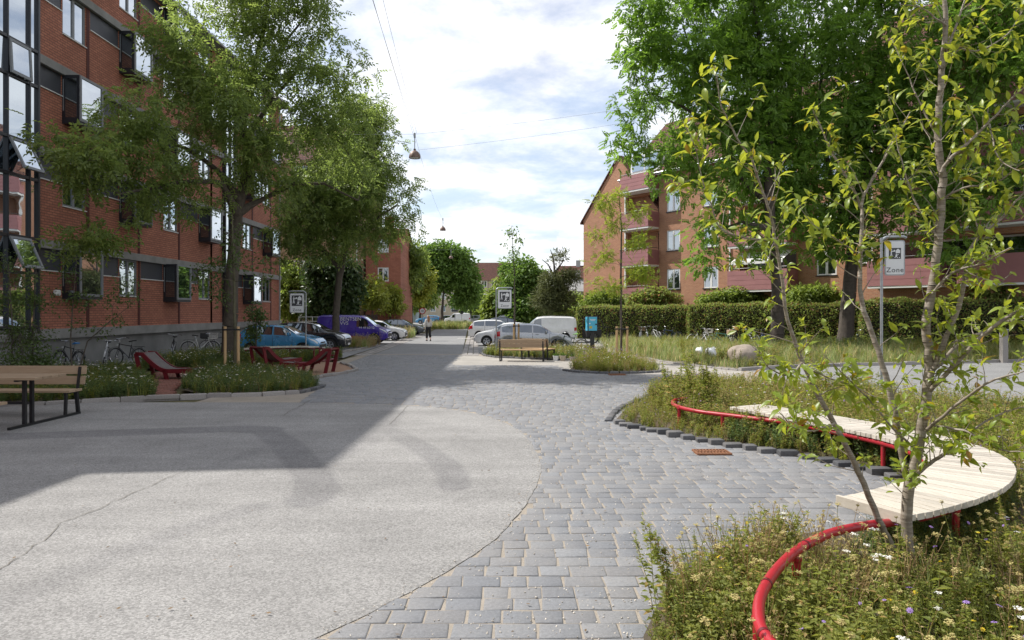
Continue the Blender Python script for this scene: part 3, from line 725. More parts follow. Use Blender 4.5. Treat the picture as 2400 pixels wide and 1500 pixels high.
        if k == 0:
            for s, ang in ((0, 24), (1, 26), (2, 3)):
                z = ZB[s+1]+.06; M_ = Matrix.Translation((.20, 0, z)) @ Matrix.Rotation(R(-ang), 4, 'Y')
                m = MB()
                for (p, q, c, d) in ((xs[1]+.02, xs[2]-.02, -1.08, -.98), (xs[1]+.02, xs[2]-.02, -.08, 0), (xs[1]+.02, xs[1]+.10, -.98, -.08), (xs[2]-.10, xs[2]-.02, -.98, -.08)):
                    mm = MB(); mm.lim(-.03, .03, p, q, c, d); m.add([M_ @ Vector(v) for v in mm.v], mm.f)
                o = m.build('tilted_sash', MT['grey_frame'], f)
                mm = MB(); mm.lim(-.006, .006, xs[1]+.10, xs[2]-.10, -.98, -.08); m2 = MB(); m2.add([M_ @ Vector(v) for v in mm.v], mm.f); m2.build('sash_pane', MT['glass'], f)
    # roof, eaves, gutter, downpipe
    m = MB(); m.add([(.62, -.2, 16.0), (.62, L+.3, 16.0), (-6, L+.3, 17.6), (-6, -.2, 17.6), (-12.6, L+.3, 16), (-12.6, -.2, 16)], [(0, 1, 2, 3), (3, 2, 4, 5), (1, 0, 5, 4)]); m.lim(-12.6, .6, -.2, L+.3, 15.9, 15.995); r_ = m.build('roof', MT['concrete_dark'], root)
    m = MB(); m.tube([(.68, -.2, 15.98), (.68, L+.3, 15.98)], .07, 8); m.build('gutter', MT['galv'], r_, smooth=40)
    for y in (L-.45,):
        m = MB(); m.tube([(.16, y, .1), (.16, y, 15.7), (.55, y, 15.95)], .055, 8); m.build('downpipe', MT['galv'], root, smooth=40)
    m = MB(); m.lim(0.02, .12, 39.2-Y0, 39.32-Y0, 2.05, 2.17); m.build('wall_lamp', MT['white'], root, bevel=.02)
    m = MB(); m.lim(0.02, .16, 23.6-Y0, 23.85-Y0, 2.55, 2.75); m.build('wall_lamp', MT['white'], root, bevel=.04)
left_block()

# ---------------- right: warm brick house with gable and pink balconies
def right_house():
    root = thing('apartment_house', 'warm brick apartment house with steep gable and pink balconies', 'building', (6.5, 62, 0), math.atan2(-.8, .6))
    m = MB()   # gable end
    g = [(0, 0), (8.8, 0), (8.8, 10.3), (4.4, 15.2), (0, 10.3)]
    m.add([(x, 0, z) for x, z in g], [(0, 1, 2, 3, 4)]); m.add([(x, 14, z) for x, z in g], [(4, 3, 2, 1, 0)])
    m.add([(0, 0, 0), (0, 14, 0), (0, 14, 10.3), (0, 0, 10.3)], [(3, 2, 1, 0)]); m.build('gable_wall', MT['brick_warm'], root)
    m = MB(); t_ = .14
    for s in (-1, 1):
        e = (4.4+s*4.75, 9.92); p = (4.4, 15.24)
        m.add([(e[0], -.12, e[1]), (p[0], -.12, p[1]), (p[0], 14.1, p[1]), (e[0], 14.1, e[1]), (e[0], -.12, e[1]+t_), (p[0], -.12, p[1]+t_), (p[0], 14.1, p[1]+t_), (e[0], 14.1, e[1]+t_)], [(0, 1, 2, 3), (7, 6, 5, 4), (0, 4, 5, 1), (0, 3, 7, 4)])
    m.build('roof', MT['tile_y'], root)
    yf = -.5; tf = lambda u, w_, z: (u, yf-w_, z)
    secs = [(5.5, 24.0, 13.3, 18.6), (24.0, 46.0, 16.2, 21.5)]
    wins = [(x, z) for x in (10.1, 13.6) for z in (3.73, 6.75, 9.8)]+[(x, z) for x in (22.4,) for z in (4.3, 7.35, 10.4)]+[(x, z) for x in (24.6, 35.5, 38.5, 42.0) for z in (4.9, 7.95, 11.0, 14.0)]
    logs = [(5.9, 9.3, z+.12, z+2.75, 1.3) for z in (2.7, 5.7, 8.7)]+[(16.7, 21.0, z+.12, z+2.6, 1.3) for z in (3.45, 6.5, 9.55)]+[(26.4, 33.8, z+.12, z+2.6, 1.3) for z in (3.46, 6.5, 9.55, 12.6)]
    logs.append((5.9, 9.3, 11.82, 13.1, 1.3))
    for a, b, ze, zr in secs:
        hs = [(x, x+1.3, z, z+1.58) for x, z in wins if a <= x < b and z+1.58 < ze]+[l for l in logs if a <= l[0] < b and l[3] < ze]
        m = MB(); facade(m, tf, a, b, 0, ze, hs, .14, 0, 0, True, 1)
        m.add([(a, yf, 0), (a, 10.5, 0), (a, 10.5, ze), (a, 5, zr), (a, yf, ze)], [(0, 1, 2, 3, 4)], 2); m.add([(b, yf, 0), (b, 10.5, 0), (b, 10.5, ze), (b, 5, zr), (b, yf, ze)], [(4, 3, 2, 1, 0)], 2)
        m.build('wall', [MT['brick_warm'], MT['dark_room'], MT['brick_warm_y']], root)
        m = MB(); e0 = (yf-.45, ze-.38)
        m.add([(a-.15, e0[0], e0[1]), (b+.1, e0[0], e0[1]), (b+.1, 5, zr+.1), (a-.15, 5, zr+.1), (a-.15, 11, ze-.4), (b+.1, 11, ze-.4)], [(0, 1, 2, 3), (3, 2, 5, 4)]); rf = m.build('roof', MT['tile'], root)
        m = MB(); m.lim(a-.15, b+.1, e0[0]-.03, e0[0]+.0, e0[1]-.14, e0[1]+.02); m.build('fascia', MT['white'], rf)
        m = MB(); m.tube([(a-.15, e0[0]-.10, e0[1]), (b+.1, e0[0]-.10, e0[1])], .07, 6); m.build('gutter', MT['galv'], rf)
    # white framed dormer over the corner balcony
    m = MB(); m.lim(6.3, 9.4, yf-.05, 3.2, 13.3, 14.9); d = m.build('dormer', MT['white'], root)
    m = MB(); m.lim(6.5, 9.2, yf-.08, yf-.055, 13.5, 14.7); m.build('pane', MT['glass'], d)
    m = MB(); m.lim(7.8, 7.9, yf-.10, yf-.082, 13.5, 14.7); m.build('mullion', MT['white'], d)
    # windows
    W, H_ = 1.3, 1.58; m = MB()
    for (a, b, c, d) in ((0, W, 0, .09), (0, W, H_-.09, H_), (0, .09, .09, H_-.09), (W-.09, W, .09, H_-.09), (W/2-.08, W/2+.08, .09, H_-.09)): m.lim(a+.001, b-.001, .03, .10, c+.001, d-.001)
    pw = m.build('window', MT['white'], root)
    for a, b in ((.09, W/2-.08), (W/2+.08, W-.09)):
        m = MB(); m.lim(a, b, .06, .07, .09, H_-.09); m.build('pane', MT['glass'], pw)
    m = MB(); m.lim(-.05, W+.05, -.06, .03, -.07, -.002); m.build('sill', MT['steel_dark'], pw)
    m = MB(); m.lim(.1, .35, .105, .115, .1, H_-.1); m.lim(W-.35, W-.1, .105, .115, .1, H_-.1); m.build('curtain', MT['curtain'], pw)
    for i, (x, z) in enumerate(wins):
        o = pw if i == 0 else copy_tree(pw, root); o.location = (x, yf, z)
    # balconies
    def balcony(x0, x1, z, lean, cut=1.1, h=1.2, out=1.25):
        pl = [(x0, yf+.02), (x0+cut*.6, yf-out), (x1, yf-out), (x1, yf+.02)] if lean else [(x0, yf+.02), (x0, yf-out), (x1, yf-out), (x1, yf+.02)]
        m = MB(); nb = 4
        for (p, q) in zip(pl[:-1], pl[1:]):
            for k in range(nb): 
                zc = z+h*(k+.5)/nb; m.bar((p[0], p[1], zc), (q[0], q[1], zc), .06, h/nb-.02)
            m.bar((p[0], p[1], z+h/2), (q[0], q[1], z+h/2), .035, h-.03)
        o = m.build('balcony', MT['pink'], root)
        m = MB(); m.prism([(p[0], p[1]) for p in pl], z-.12, z-.002); m.build('slab', MT['white'], o)
        m = MB()
        for p, q in zip(pl[:-1], pl[1:]): m.tube([(p[0], p[1], z+h+.14), (q[0], q[1], z+h+.14)], .025, 6)
        for p in pl: m.tube([(p[0], p[1], z+h-.05), (p[0], p[1], z+h+.14)], .02, 6)
        m.build('rail', MT['steel_black'], o)
    for z in (2.7, 5.7, 8.7, 11.75): balcony(5.6, 9.3, z, True)
    for z in (3.45, 6.5, 9.55): balcony(16.6, 21.1, z, False, h=1.35)
    for z in (3.46, 6.5, 9.55, 12.6): balcony(26.2, 29.9, z, False, h=1.5); balcony(30.3, 34.0, z, True, h=1.5)
    for (a, b, c, d, dp) in logs:
        n = 3; m = MB()
        for i in range(n+1): u = a+.05+(b-a-.1)*i/n; m.lim(u-.05, u+.05, yf+.9, yf+1.0, c, d)
        m.lim(a, b, yf+.9, yf+.999, d-.1, d); f = m.build('balcony_door', MT['white'], root)
        for i in range(n):
            u0 = a+.1+(b-a-.1)*i/n; m = MB(); m.lim(u0, u0+(b-a-.1)/n-.1, yf+.94, yf+.95, c, d-.1); m.build('pane', MT['glass'], f)
    m = MB(); m.lim(5.66, 5.78, yf-.12, yf-.02, 0, 12.9); m.build('downpipe', MT['white'], root)
    m = MB(); m.lim(15.9, 15.98, yf-.10, yf-.02, 0, 12.9); m.build('downpipe', MT['white'], root)
    # white awning over the middle balcony
    m = MB(); m.add([(16.9, yf-.05, 6.1), (20.8, yf-.05, 6.1), (20.8, yf-1.3, 5.4), (16.9, yf-1.3, 5.4), (16.9, yf-1.3, 5.2), (20.8, yf-1.3, 5.2)], [(0, 1, 2, 3), (3, 2, 5, 4)]); m.build('awning', MT['white'], root)
    m = MB(); m.lim(.3, .42, -.14, -.02, 3.0, 3.3); m.tube([(.36, -.06, .2), (.36, -.06, 3.0)], .03, 6); m.build('wall_lamp', MT['galv'], root)
right_house()

# ---------------- houses further off
def block(name, label, loc, rz, wd, dp, eave, ridge, wm, rm, floors, n, z0=1.2, ww=1.1, wh=1.4, wy=None, hip=0.0, overhang=.4):
    """plain house: front wall (local -y) with real window openings, saddle roof"""
    root = thing(name, label, 'building', loc, rz); tf = lambda u, w_, z: (u, -w_, z)
    fh = (eave-z0)/floors; ws = [(wd*(i+.5)/n-ww/2, z0+fh*f+fh*.32) for i in range(n) for f in range(floors)]
    m = MB(); facade(m, tf, 0, wd, 0, eave, [(x, x+ww, z, z+wh) for x, z in ws], .12, 0, 0, True, 1)
    m.add([(0, 0, 0), (0, dp, 0), (0, dp, eave), (0, dp/2, ridge), (0, 0, eave)], [(0, 1, 2, 3, 4)], 0); m.add([(wd, 0, 0), (wd, dp, 0), (wd, dp, eave), (wd, dp/2, ridge), (wd, 0, eave)], [(4, 3, 2, 1, 0)], 0)
    m.add([(0, dp, 0), (wd, dp, 0), (wd, dp, eave), (0, dp, eave)], [(3, 2, 1, 0)], 0)
    m.build('wall', [wm, MT['dark_room']], root)
    o_ = overhang; k = (ridge-eave)/(dp/2); m = MB()
    m.add([(-.2, -o_, eave-o_*k), (wd+.2, -o_, eave-o_*k), (wd+.2, dp/2, ridge+.12), (-.2, dp/2, ridge+.12), (-.2, dp+o_, eave-o_*k), (wd+.2, dp+o_, eave-o_*k)], [(0, 1, 2, 3), (3, 2, 5, 4)]); rf = m.build('roof', rm, root)
    m = MB(); m.lim(wd*.3, wd*.3+.9, dp/2-.4, dp/2+.4, ridge-.5, ridge+1.3); m.build('chimney', wm, rf)
    m = MB()
    for (a, b, c, d) in ((0, ww, 0, .1), (0, ww, wh-.1, wh), (0, .1, .1, wh-.1), (ww-.1, ww, .1, wh-.1), (ww/2-.06, ww/2+.06, .1, wh-.1)): m.lim(a, b, .02, .08, c, d)
    pw = m.build('window', MT['white'], root); m = MB(); m.lim(.1, ww-.1, .045, .06, .1, wh-.1); m.build('pane', MT['glass'], pw)
    for i, (x, z) in enumerate(ws):
        o = pw if i == 0 else copy_tree(pw, root); o.location = (x, 0, z)
    return root
yb = block('apartment_house', 'yellow brick house behind the dark bushes beyond the red block', (-27.5, 61, 0), 0, 13.8, 11, 15.5, 20, MT['brick_yellow'], MT['tile'], 5, 4, 1.3, 1.3, 1.5)
m = MB(); m.tube([(13.65, -.1, .1), (13.65, -.1, 15.2)], .06, 6); m.build('downpipe', MT['white'], yb)
rb = block('apartment_house', 'dark red brick house with orange tiled roof past the purple van', (-13.5, 63, 0), R(4), 3.2, 14, 9.2, 10.4, MT['brick_side'], MT['tile_orange'], 3, 1, 1.3, 1.0, 1.3)
m = MB(); m.lim(-.1, .1, -.4, 14, 8.9, 9.3); m.build('gutter', MT['tile_orange'], rb)
MT['render_pale'] = mat_plain('pale_yellow_render', (.44, .38, .29), .9, var=.12, scale=.6)
MT['render_grey'] = mat_plain('grey_render', (.35, .35, .34), .9, var=.12, scale=.6)
block('apartment_house', 'long pale house with mottled red roof closing the street', (-34, 160, 0), R(-2), 33.5, 10, 9.6, 13.6, MT['render_pale'], MT['tile'], 3, 14, 1.0, 1.2, 1.5)
block('apartment_house', 'far pale house with red roof right of the slender street tree', (9.5, 150, 0), R(-14), 13, 10, 8.6, 12.2, MT['render_grey'], MT['tile'], 3, 5, 1.0, 1.2, 1.5)
sh = block('garden_house', 'low dark house with white gutter behind the pine', (6.5, 92, 0), R(-6), 6, 6, 4.9, 6.4, MT['render_grey'], MT['concrete'], 1, 3, 2.3, 1.0, 1.2)
block('office_house', 'small pale blue house behind the parked cars at street end', (-26, 128, 0), 0, 8, 7, 4.6, 5.4, mat_plain('pale_blue_render', (.42, .50, .54), .8, var=.1), MT['concrete'], 1, 4, 1.2, 1.3, 1.6)
block('office_house', 'pale green glazed pavilion at the far end of street', (-9.5, 132, 0), 0, 7, 7, 5.2, 5.6, mat_plain('pale_green_render', (.46, .54, .50), .8, var=.1), MT['concrete'], 1, 3, 1.2, 1.5, 1.8)
# ------------------------------------------------------------------ vegetation library
def unit(v): return v/np.maximum(np.linalg.norm(v, axis=-1, keepdims=True), 1e-9)
def diamonds(c, d, n, L, W, fold=.25):
    """leaf blades: base point c, direction d, rough normal n, length L, width W -> V, F(tris)"""
    k = len(c); d = unit(d); s = unit(np.cross(d, n)); u = np.cross(s, d); L = np.broadcast_to(L, k)[:, None]; W = np.broadcast_to(W, k)[:, None]
    b = c; tip = c+d*L-u*L*.12; m = c+d*L*.45
    l = m-s*W*.5+u*W*fold; r = m+s*W*.5+u*W*fold
    V = np.stack([b, l, tip, r], 1).reshape(-1, 3); I = np.arange(k)[:, None]*4
    F = np.concatenate([I+np.array([0, 3, 2]), I+np.array([0, 2, 1])], 1).reshape(-1, 3)
    return V, F
def big_leaves(c, d, n, L, W, droop=.25, fold=.22):
    """near leaves: two rows of quads along the rib, bent downwards -> V, F(tris)"""
    k = len(c); d = unit(d); s = unit(np.cross(d, n)); u = np.cross(s, d); L = np.broadcast_to(L, k)[:, None]; W = np.broadcast_to(W, k)[:, None]
    st = [(0, 0), (.22, .62), (.48, 1.0), (.76, .66), (1.0, 0)]; dr = np.broadcast_to(droop, k)[:, None] if np.ndim(droop) else droop
    rib = []; lf = []; rt = []
    for t_, w_ in st:
        p = c+d*L*t_-u*L*dr*t_*t_; rib.append(p); lf.append(p-s*W*.5*w_+u*W*fold*w_); rt.append(p+s*W*.5*w_+u*W*fold*w_)
    V = np.stack([rib[0], rib[1], rib[2], rib[3], rib[4], lf[1], lf[2], lf[3], rt[1], rt[2], rt[3]], 1).reshape(-1, 3)
    q = [(0, 1, 5), (5, 1, 2), (5, 2, 6), (6, 2, 3), (6, 3, 7), (7, 3, 4), (0, 8, 1), (8, 2, 1), (8, 9, 2), (9, 3, 2), (9, 10, 3), (10, 4, 3)]
    I = np.arange(k)[:, None]*11; F = np.concatenate([I+np.array(t_) for t_ in q], 1).reshape(-1, 3); return V, F
def tubes(P0, P1, r0, r1, n=5):
    """many tapered segments at once -> V, F(quads)"""
    d = unit(P1-P0); ref = np.where(np.abs(d[:, 2:3]) < .9, np.array([[0, 0, 1.]]), np.array([[1., 0, 0]])); a = unit(np.cross(d, ref)); b = np.cross(a, d)
    an = np.arange(n)*2*np.pi/n; ca, sa = np.cos(an)[None, :, None], np.sin(an)[None, :, None]
    ring = a[:, None]*ca+b[:, None]*sa
    V = np.concatenate([P0[:, None]+ring*r0[:, None, None], P1[:, None]+ring*r1[:, None, None]], 1).reshape(-1, 3)
    I = np.arange(len(P0))[:, None]*2*n; j = np.arange(n); q = np.stack([j, (j+1) % n, n+(j+1) % n, n+j], 1)
    F = (I[:, :, None]+q[None]).reshape(-1, 4); return V, F
def merge(parts):
    Vs, Fs, o = [], [], 0
    for V, F in parts: Vs.append(V); Fs.append(F+o); o += len(V)
    return np.concatenate(Vs), np.concatenate(Fs)

def grow(base, trunk, limbs, clumps, rg, tip=.006, p=2.3, step=.45, lift=.12, wob=.06, rmax_scale=1.0):
    """skeleton: trunk/limb polylines [(pos, r)], then a branch to every clump centre from the nearest wood"""
    pos, par, rad = [], [], []
    def add(q, pr, r=0.0): pos.append(np.array(q, float)); par.append(pr); rad.append(r); return len(pos)-1
    def poly(pts, start):
        pr = start
        for i, (q, r) in enumerate(pts):
            q = np.array(q, float)
            if pr < 0: pr = add(q, -1, r); continue
            a = pos[pr].copy(); ra = rad[pr] or r; k = max(1, int(np.linalg.norm(q-a)/step))
            for j in range(1, k+1):
                f = j/k; jit = rg.normal(0, wob*.35, 3)*(j < k)*min(1, r*10); pr = add(a+(q-a)*f+jit, pr, ra+(r-ra)*f)
    poly(trunk, -1)
    for lm in limbs:
        A = np.array(pos); st = int(np.argmin(np.linalg.norm(A-np.array(lm[0][0], float), axis=1))); poly(lm[1:] if len(lm) > 1 else lm, st)
    A = np.zeros((60000, 3)); n0 = len(pos); A[:n0] = pos; fixed = n0
    order = np.argsort([np.min(np.linalg.norm(A[:n0]-c, axis=1)) for c in clumps]); ends = []
    lowz = trunk[max(1, len(trunk)//3)][0][2]
    for ci in order:
        c = np.array(clumps[ci]); n = len(pos); v = c-A[:n]; dist = np.linalg.norm(v, axis=1)
        cost = dist+1.1*np.maximum(0, A[:n, 2]-c[2]+.1*dist)+(A[:n, 2] < lowz)*1.5
        j = int(np.argmin(cost)); a = A[j].copy(); L = dist[j]; k = max(2, int(L/step)); mid = (a+c)/2+np.array([0, 0, lift*L])+rg.normal(0, wob*L, 3); pr = j
        for i in range(1, k+1):
            f = i/k; q = (1-f)**2*a+2*f*(1-f)*mid+f*f*c; pr = add(q, pr, 0); A[len(pos)-1] = q
        ends.append(pr)
    pos = np.array(pos); par = np.array(par); rad = np.array(rad); n = len(pos); acc = np.zeros(n)
    for i in range(n-1, 0, -1):
        me = acc[i] if acc[i] > 0 else tip**p
        r = me**(1/p); 
        if rad[i] <= 0 or i >= fixed: rad[i] = r*rmax_scale
        acc[par[i]] += me
    for i in range(1, n):        # a branch is never thicker than what carries it
        rad[i] = min(rad[i], rad[par[i]]*.98)
    i = np.arange(1, n); V, F = tubes(pos[par[i]], pos[i], rad[par[i]]*np.where(i < fixed, 1, np.minimum(1, 1.25*rad[i]/rad[par[i]])), rad[i], 6)
    return V, F, pos, par, ends

def sample_blobs(blobs, n, rg, shell=.55, flat=1.0):
    w_ = np.array([b[1]*b[2]*b[3] for b in blobs])**.8; w_ = w_/w_.sum(); out = []
    for k in rg.choice(len(blobs), n, p=w_):
        b = blobs[k]; d = unit(rg.normal(0, 1, 3)); r = rg.random()**shell; out.append(np.array(b[0])+d*r*np.array(b[1:4]))
    return np.array(out)
def pxblobs(lst, base, depth=1.0, dy=1.0):
    """(px x, px y, radius px, distance Y) -> ellipsoids relative to base"""
    out = []
    for x, y, r, Y in lst:
        c = np.array(P(x, y, Y))-np.array(base); rm = r/FPX*Y; out.append((c, rm, rm*dy, rm*.85))
    return out

def foliage(clumps, rg, per, spread, L, ratio, mode='simple', droop=.35, k=7, center=None, size_var=.3, up=.5):
    """leaves round every clump centre"""
    n = len(clumps)*per; c0 = np.repeat(clumps, per, 0)
    off = np.clip(rg.normal(0, 1, (n, 3)), -1.6, 1.6)*np.array([1, 1, .75])*spread; c = c0+off
    out = unit(off)*.7 + rg.normal(0, .55, (n, 3)); out[:, 2] -= droop; d = unit(out)
    nr = rg.normal(0, .6, (n, 3)); nr[:, 2] += up*2; nr = unit(nr)
    Ls = L*(1+rg.uniform(-size_var, size_var, n))
    if mode == 'simple': return diamonds(c, d, nr, Ls, Ls*ratio)
    # compound leaf: k leaflets along a rachis
    s = unit(np.cross(d, nr)); u = np.cross(s, d); cs, ds, ns, ls = [], [], [], []
    ll = Ls*.42
    for j in range(k):
        side = 0 if j == k-1 else (1 if j % 2 else -1); f = (j//2+1)/((k+1)//2)
        cs.append(c+d*(Ls*f)[:, None]-u*(Ls*.2*f*f)[:, None]); ds.append(unit(d*(1 if side == 0 else .55)+s*side*.85-u*.15)); ns.append(u+s*side*.2); ls.append(ll*(1.0 if side else 1.1))
    return diamonds(np.concatenate(cs), np.concatenate(ds), np.concatenate(ns), np.concatenate(ls), np.concatenate(ls)*ratio)

def make_tree(name, label, base, trunk, limbs, blobs, n_clump, per, spread, L, ratio, bark, leaf, seed, mode='simple', k=7, shell=.55, tip=.006, group=None, cat='tree', droop=.35, lift=.12, cull=None, extra=None, p=2.3, wob=.06):
    """trunk, limbs: world points with radius; blobs: crown volumes relative to base"""
    rg = np.random.default_rng(seed); b = np.array(base, float)
    rel = lambda pts: [(np.array(q, float)-b, r) for q, r in pts]
    cl = sample_blobs(blobs, n_clump, rg, shell)
    if extra is not None: cl = np.concatenate([cl, np.array(extra)-b])
    if cull is not None: cl = np.array([c for c in cl if cull(c+b)])
    V, F, pos, par, ends = grow(b, rel(trunk), [rel(l) for l in limbs], cl, rg, tip, lift=lift, p=p, wob=wob)
    root = thing(name, label, cat, tuple(base), 0, group)
    np_obj('trunk', V, F, bark, parent=root, smooth=True)
    V, F = foliage(cl, rg, per, spread, L, ratio, mode, droop, k)
    if cull is not None:
        pass
    np_obj('crown', V, F, leaf, parent=root)
    return root

def rtree(name, label, base, h, crown, n, per, spread, L, ratio, bark, leaf, seed, r=.15, mode='simple', k=7, clear=.3, cat='tree', group=None, lean=(0, 0), shell=.6):
    """tree standing on its own, crown: list of (dx, dy, z, rx, ry, rz)"""
    b = Vector(base); t = [(b, r*1.25), (b+Vector((lean[0]*.3, lean[1]*.3, h*clear)), r), (b+Vector((lean[0]*.7, lean[1]*.7, h*.6)), r*.6), (b+Vector((lean[0], lean[1], h*.9)), r*.15)]
    bl = [(np.array(c[:3]), c[3], c[4], c[5]) for c in crown]
    return make_tree(name, label, base, t, [], bl, n, per, spread, L, ratio, bark, leaf, seed, mode, k, shell, group=group, cat=cat)

# ---- small plants: each prototype is (V, F, material index per face)
# slots: 0 green leaf, 1 dry leaf/stem, 2 white petal, 3 yellow, 4 purple, 5 seed head, 6 grey green grass
LEAFM = [mat_leaf('bed_leaf', (.13, .165, .032), (.26, .275, .066), .42, .55, (.34, .25, .10), .10),
         mat_leaf('dry_stalk', (.27, .19, .09), (.42, .32, .17), .28, .7),
         mat_leaf('white_petal', (.72, .71, .66), (.80, .80, .78), .3, .6),
         mat_leaf('yellow_petal', (.70, .50, .02), (.75, .60, .06), .3, .6),
         mat_leaf('purple_petal', (.25, .13, .42), (.40, .28, .58), .3, .6),
         mat_leaf('seed_head', (.38, .30, .13), (.50, .46, .19), .2, .8),
         mat_leaf('meadow_grass', (.15, .215, .075), (.29, .34, .14), .42, .6, (.50, .41, .23), .22),
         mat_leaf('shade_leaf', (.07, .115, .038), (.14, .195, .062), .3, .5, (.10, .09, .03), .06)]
class Proto:
    def __init__(s): s.V = []; s.F = []; s.m = []; s.n = 0
    def add(s, V, F, mi): s.V.append(V); s.F.append(F+s.n); s.m.append(np.full(len(F), mi)); s.n += len(V)
    def done(s): return np.concatenate(s.V), np.concatenate(s.F), np.concatenate(s.m)
def stem(pr, p0, p1, r, mi, bend=None):
    """three-sided stem of two segments"""
    mid = (p0+p1)/2+(bend if bend is not None else 0); V = []; 
    for q, rr in ((p0, r), (mid, r*.85), (p1, r*.5)):
        for a in (0, 2.09, 4.19): V.append(q+np.array([math.cos(a)*rr, math.sin(a)*rr, 0]))
    F = []
    for i in range(2):
        for j in range(3): a, b = i*3+j, i*3+(j+1) % 3; F += [(a, b, b+3), (a, b+3, a+3)]
    pr.add(np.array(V), np.array(F), mi); return mid
def proto_herb(rg, h=.4, nst=3, leaves=10, L=.07, ratio=.42, g=0, flower=None, dry=False, spread=.35):
    pr = Proto()
    for s in range(nst):
        a = rg.uniform(0, 6.28); lean = rg.uniform(.05, spread); H_ = h*rg.uniform(.65, 1.1); p1 = np.array([math.cos(a)*lean*H_, math.sin(a)*lean*H_, H_]); p0 = np.array([math.cos(a)*.02, math.sin(a)*.02, 0.])
        bend = np.array([math.cos(a), math.sin(a), 0])*-.03; mid = stem(pr, p0, p1, .0035, 1 if dry else g, bend)
        t_ = rg.uniform(.12, .98, leaves); c = (1-t_)[:, None]**2*p0+2*(t_*(1-t_))[:, None]*mid+(t_**2)[:, None]*p1
        an = rg.uniform(0, 6.28, leaves); d = np.stack([np.cos(an), np.sin(an), rg.uniform(-.25, .55, leaves)], 1); nn = np.tile([0, 0, 1.], (leaves, 1))+rg.normal(0, .3, (leaves, 3))
        V, F = diamonds(c, d, nn, L*(1.15-.5*t_)*rg.uniform(.7, 1.2, leaves), L*ratio*(1.15-.5*t_)); pr.add(V, F, 1 if dry else g)
        if flower: flower(pr, p1, rg)
    return pr.done()
def fl_daisy(mi=2, r=.016, cen=3, n=8):
    def f(pr, p, rg):
        tl = unit(rg.normal(0, .35, 3)+np.array([0, 0, 1.])); a = unit(np.cross(tl, [1, .2, 0])); b = np.cross(tl, a); an = np.arange(n)*2*np.pi/n; d = np.cos(an)[:, None]*a+np.sin(an)[:, None]*b
        V, F = diamonds(np.tile(p, (n, 1))+d*r*.2, d, np.tile(tl, (n, 1)), r, r*.55, .05); pr.add(V, F, mi)
        V, F = diamonds(np.tile(p, (3, 1))+tl*.003-d[:3]*r*.35, d[:3], np.tile(tl, (3, 1)), r*.7, r*.5, .1); pr.add(V, F, cen)
    return f
def fl_umbel(mi=2, r=.035, n=26, dome=.35):
    def f(pr, p, rg):
        q = unit(rg.normal(0, 1, (n, 3))); q[:, 2] = np.abs(q[:, 2])*dome; rr = rg.random(n)**.5; c = p+q*r*rr[:, None]; an = rg.uniform(0, 6.28, n); d = np.stack([np.cos(an), np.sin(an), np.zeros(n)], 1)
        V, F = diamonds(c-d*.006, d, np.tile([0, 0, 1.], (n, 1))+rg.normal(0, .2, (n, 3)), .013, .011, .05); pr.add(V, F, mi)
        for j in range(5): stem(pr, p-np.array([0, 0, r*.7]), c[j], .0012, 1)
    return f
def fl_ball(mi=5, r=.014, n=14):
    def f(pr, p, rg):
        d = unit(rg.normal(0, 1, (n, 3))); V, F = diamonds(np.tile(p, (n, 1))+d*r*.2, d, unit(rg.normal(0, 1, (n, 3))), r, r*.8, .3); pr.add(V, F, mi)
    return f
def fl_spike(mi=5, Ls=.16, n=26, r=.012):
    def f(pr, p, rg):
        t_ = rg.uniform(-1, .25, n); c = p+np.stack([np.zeros(n), np.zeros(n), t_*Ls], 1); an = rg.uniform(0, 6.28, n); d = np.stack([np.cos(an), np.sin(an), np.full(n, .6)], 1)
        V, F = diamonds(c, d, np.tile([0, 0, 1.], (n, 1)), r*(1.3-t_*.6), r*.7, .2); pr.add(V, F, mi)
    return f
def proto_grass(rg, h=.45, n=14, g=6, r=.10, w_=.007, seed=False):
    pr = Proto(); an = rg.uniform(0, 6.28, n); H_ = h*rg.uniform(.55, 1.1, n); lean = rg.uniform(.1, .55, n)
    b = np.stack([np.cos(an)*r*rg.random(n), np.sin(an)*r*rg.random(n), np.zeros(n)], 1); o = np.stack([np.cos(an), np.sin(an), np.zeros(n)], 1); s = np.stack([-np.sin(an), np.cos(an), np.zeros(n)], 1)
    m_ = b+o*(lean*H_*.3)[:, None]+np.array([0, 0, 1.])*(H_*.6)[:, None]; t_ = b+o*(lean*H_*.9)[:, None]+np.array([0, 0, 1.])*(H_*.97)[:, None]
    V = np.stack([b-s*w_*.5, b+s*w_*.5, m_-s*w_*.45, m_+s*w_*.45, t_], 1).reshape(-1, 3); I = np.arange(n)[:, None]*5
    F = np.concatenate([I+np.array(q) for q in ((0, 1, 3), (0, 3, 2), (2, 3, 4))], 1).reshape(-1, 3); pr.add(V, F, g)
    if seed:
        for i in range(0, n, 3): fl_spike(5 if g != 6 else 6, .09, 10, .010)(pr, t_[i], rg)
    return pr.done()
def in_poly(p, poly):
    x, y = p; c = False; n = len(poly); j = n-1
    for i in range(n):
        xi, yi = poly[i][0], poly[i][1]; xj, yj = poly[j][0], poly[j][1]
        if (yi > y) != (yj > y) and x < (xj-xi)*(y-yi)/(yj-yi)+xi: c = not c
        j = i
    return c
def in_poly_np(Pn, poly):
    x, y = Pn[:, 0], Pn[:, 1]; c = np.zeros(len(Pn), bool); n = len(poly); j = n-1
    for i in range(n):
        xi, yi = poly[i][0], poly[i][1]; xj, yj = poly[j][0], poly[j][1]
        hit = ((yi > y) != (yj > y)) & (x < (xj-xi)*(y-yi)/(yj-yi+1e-12)+xi); c ^= hit; j = i
    return c
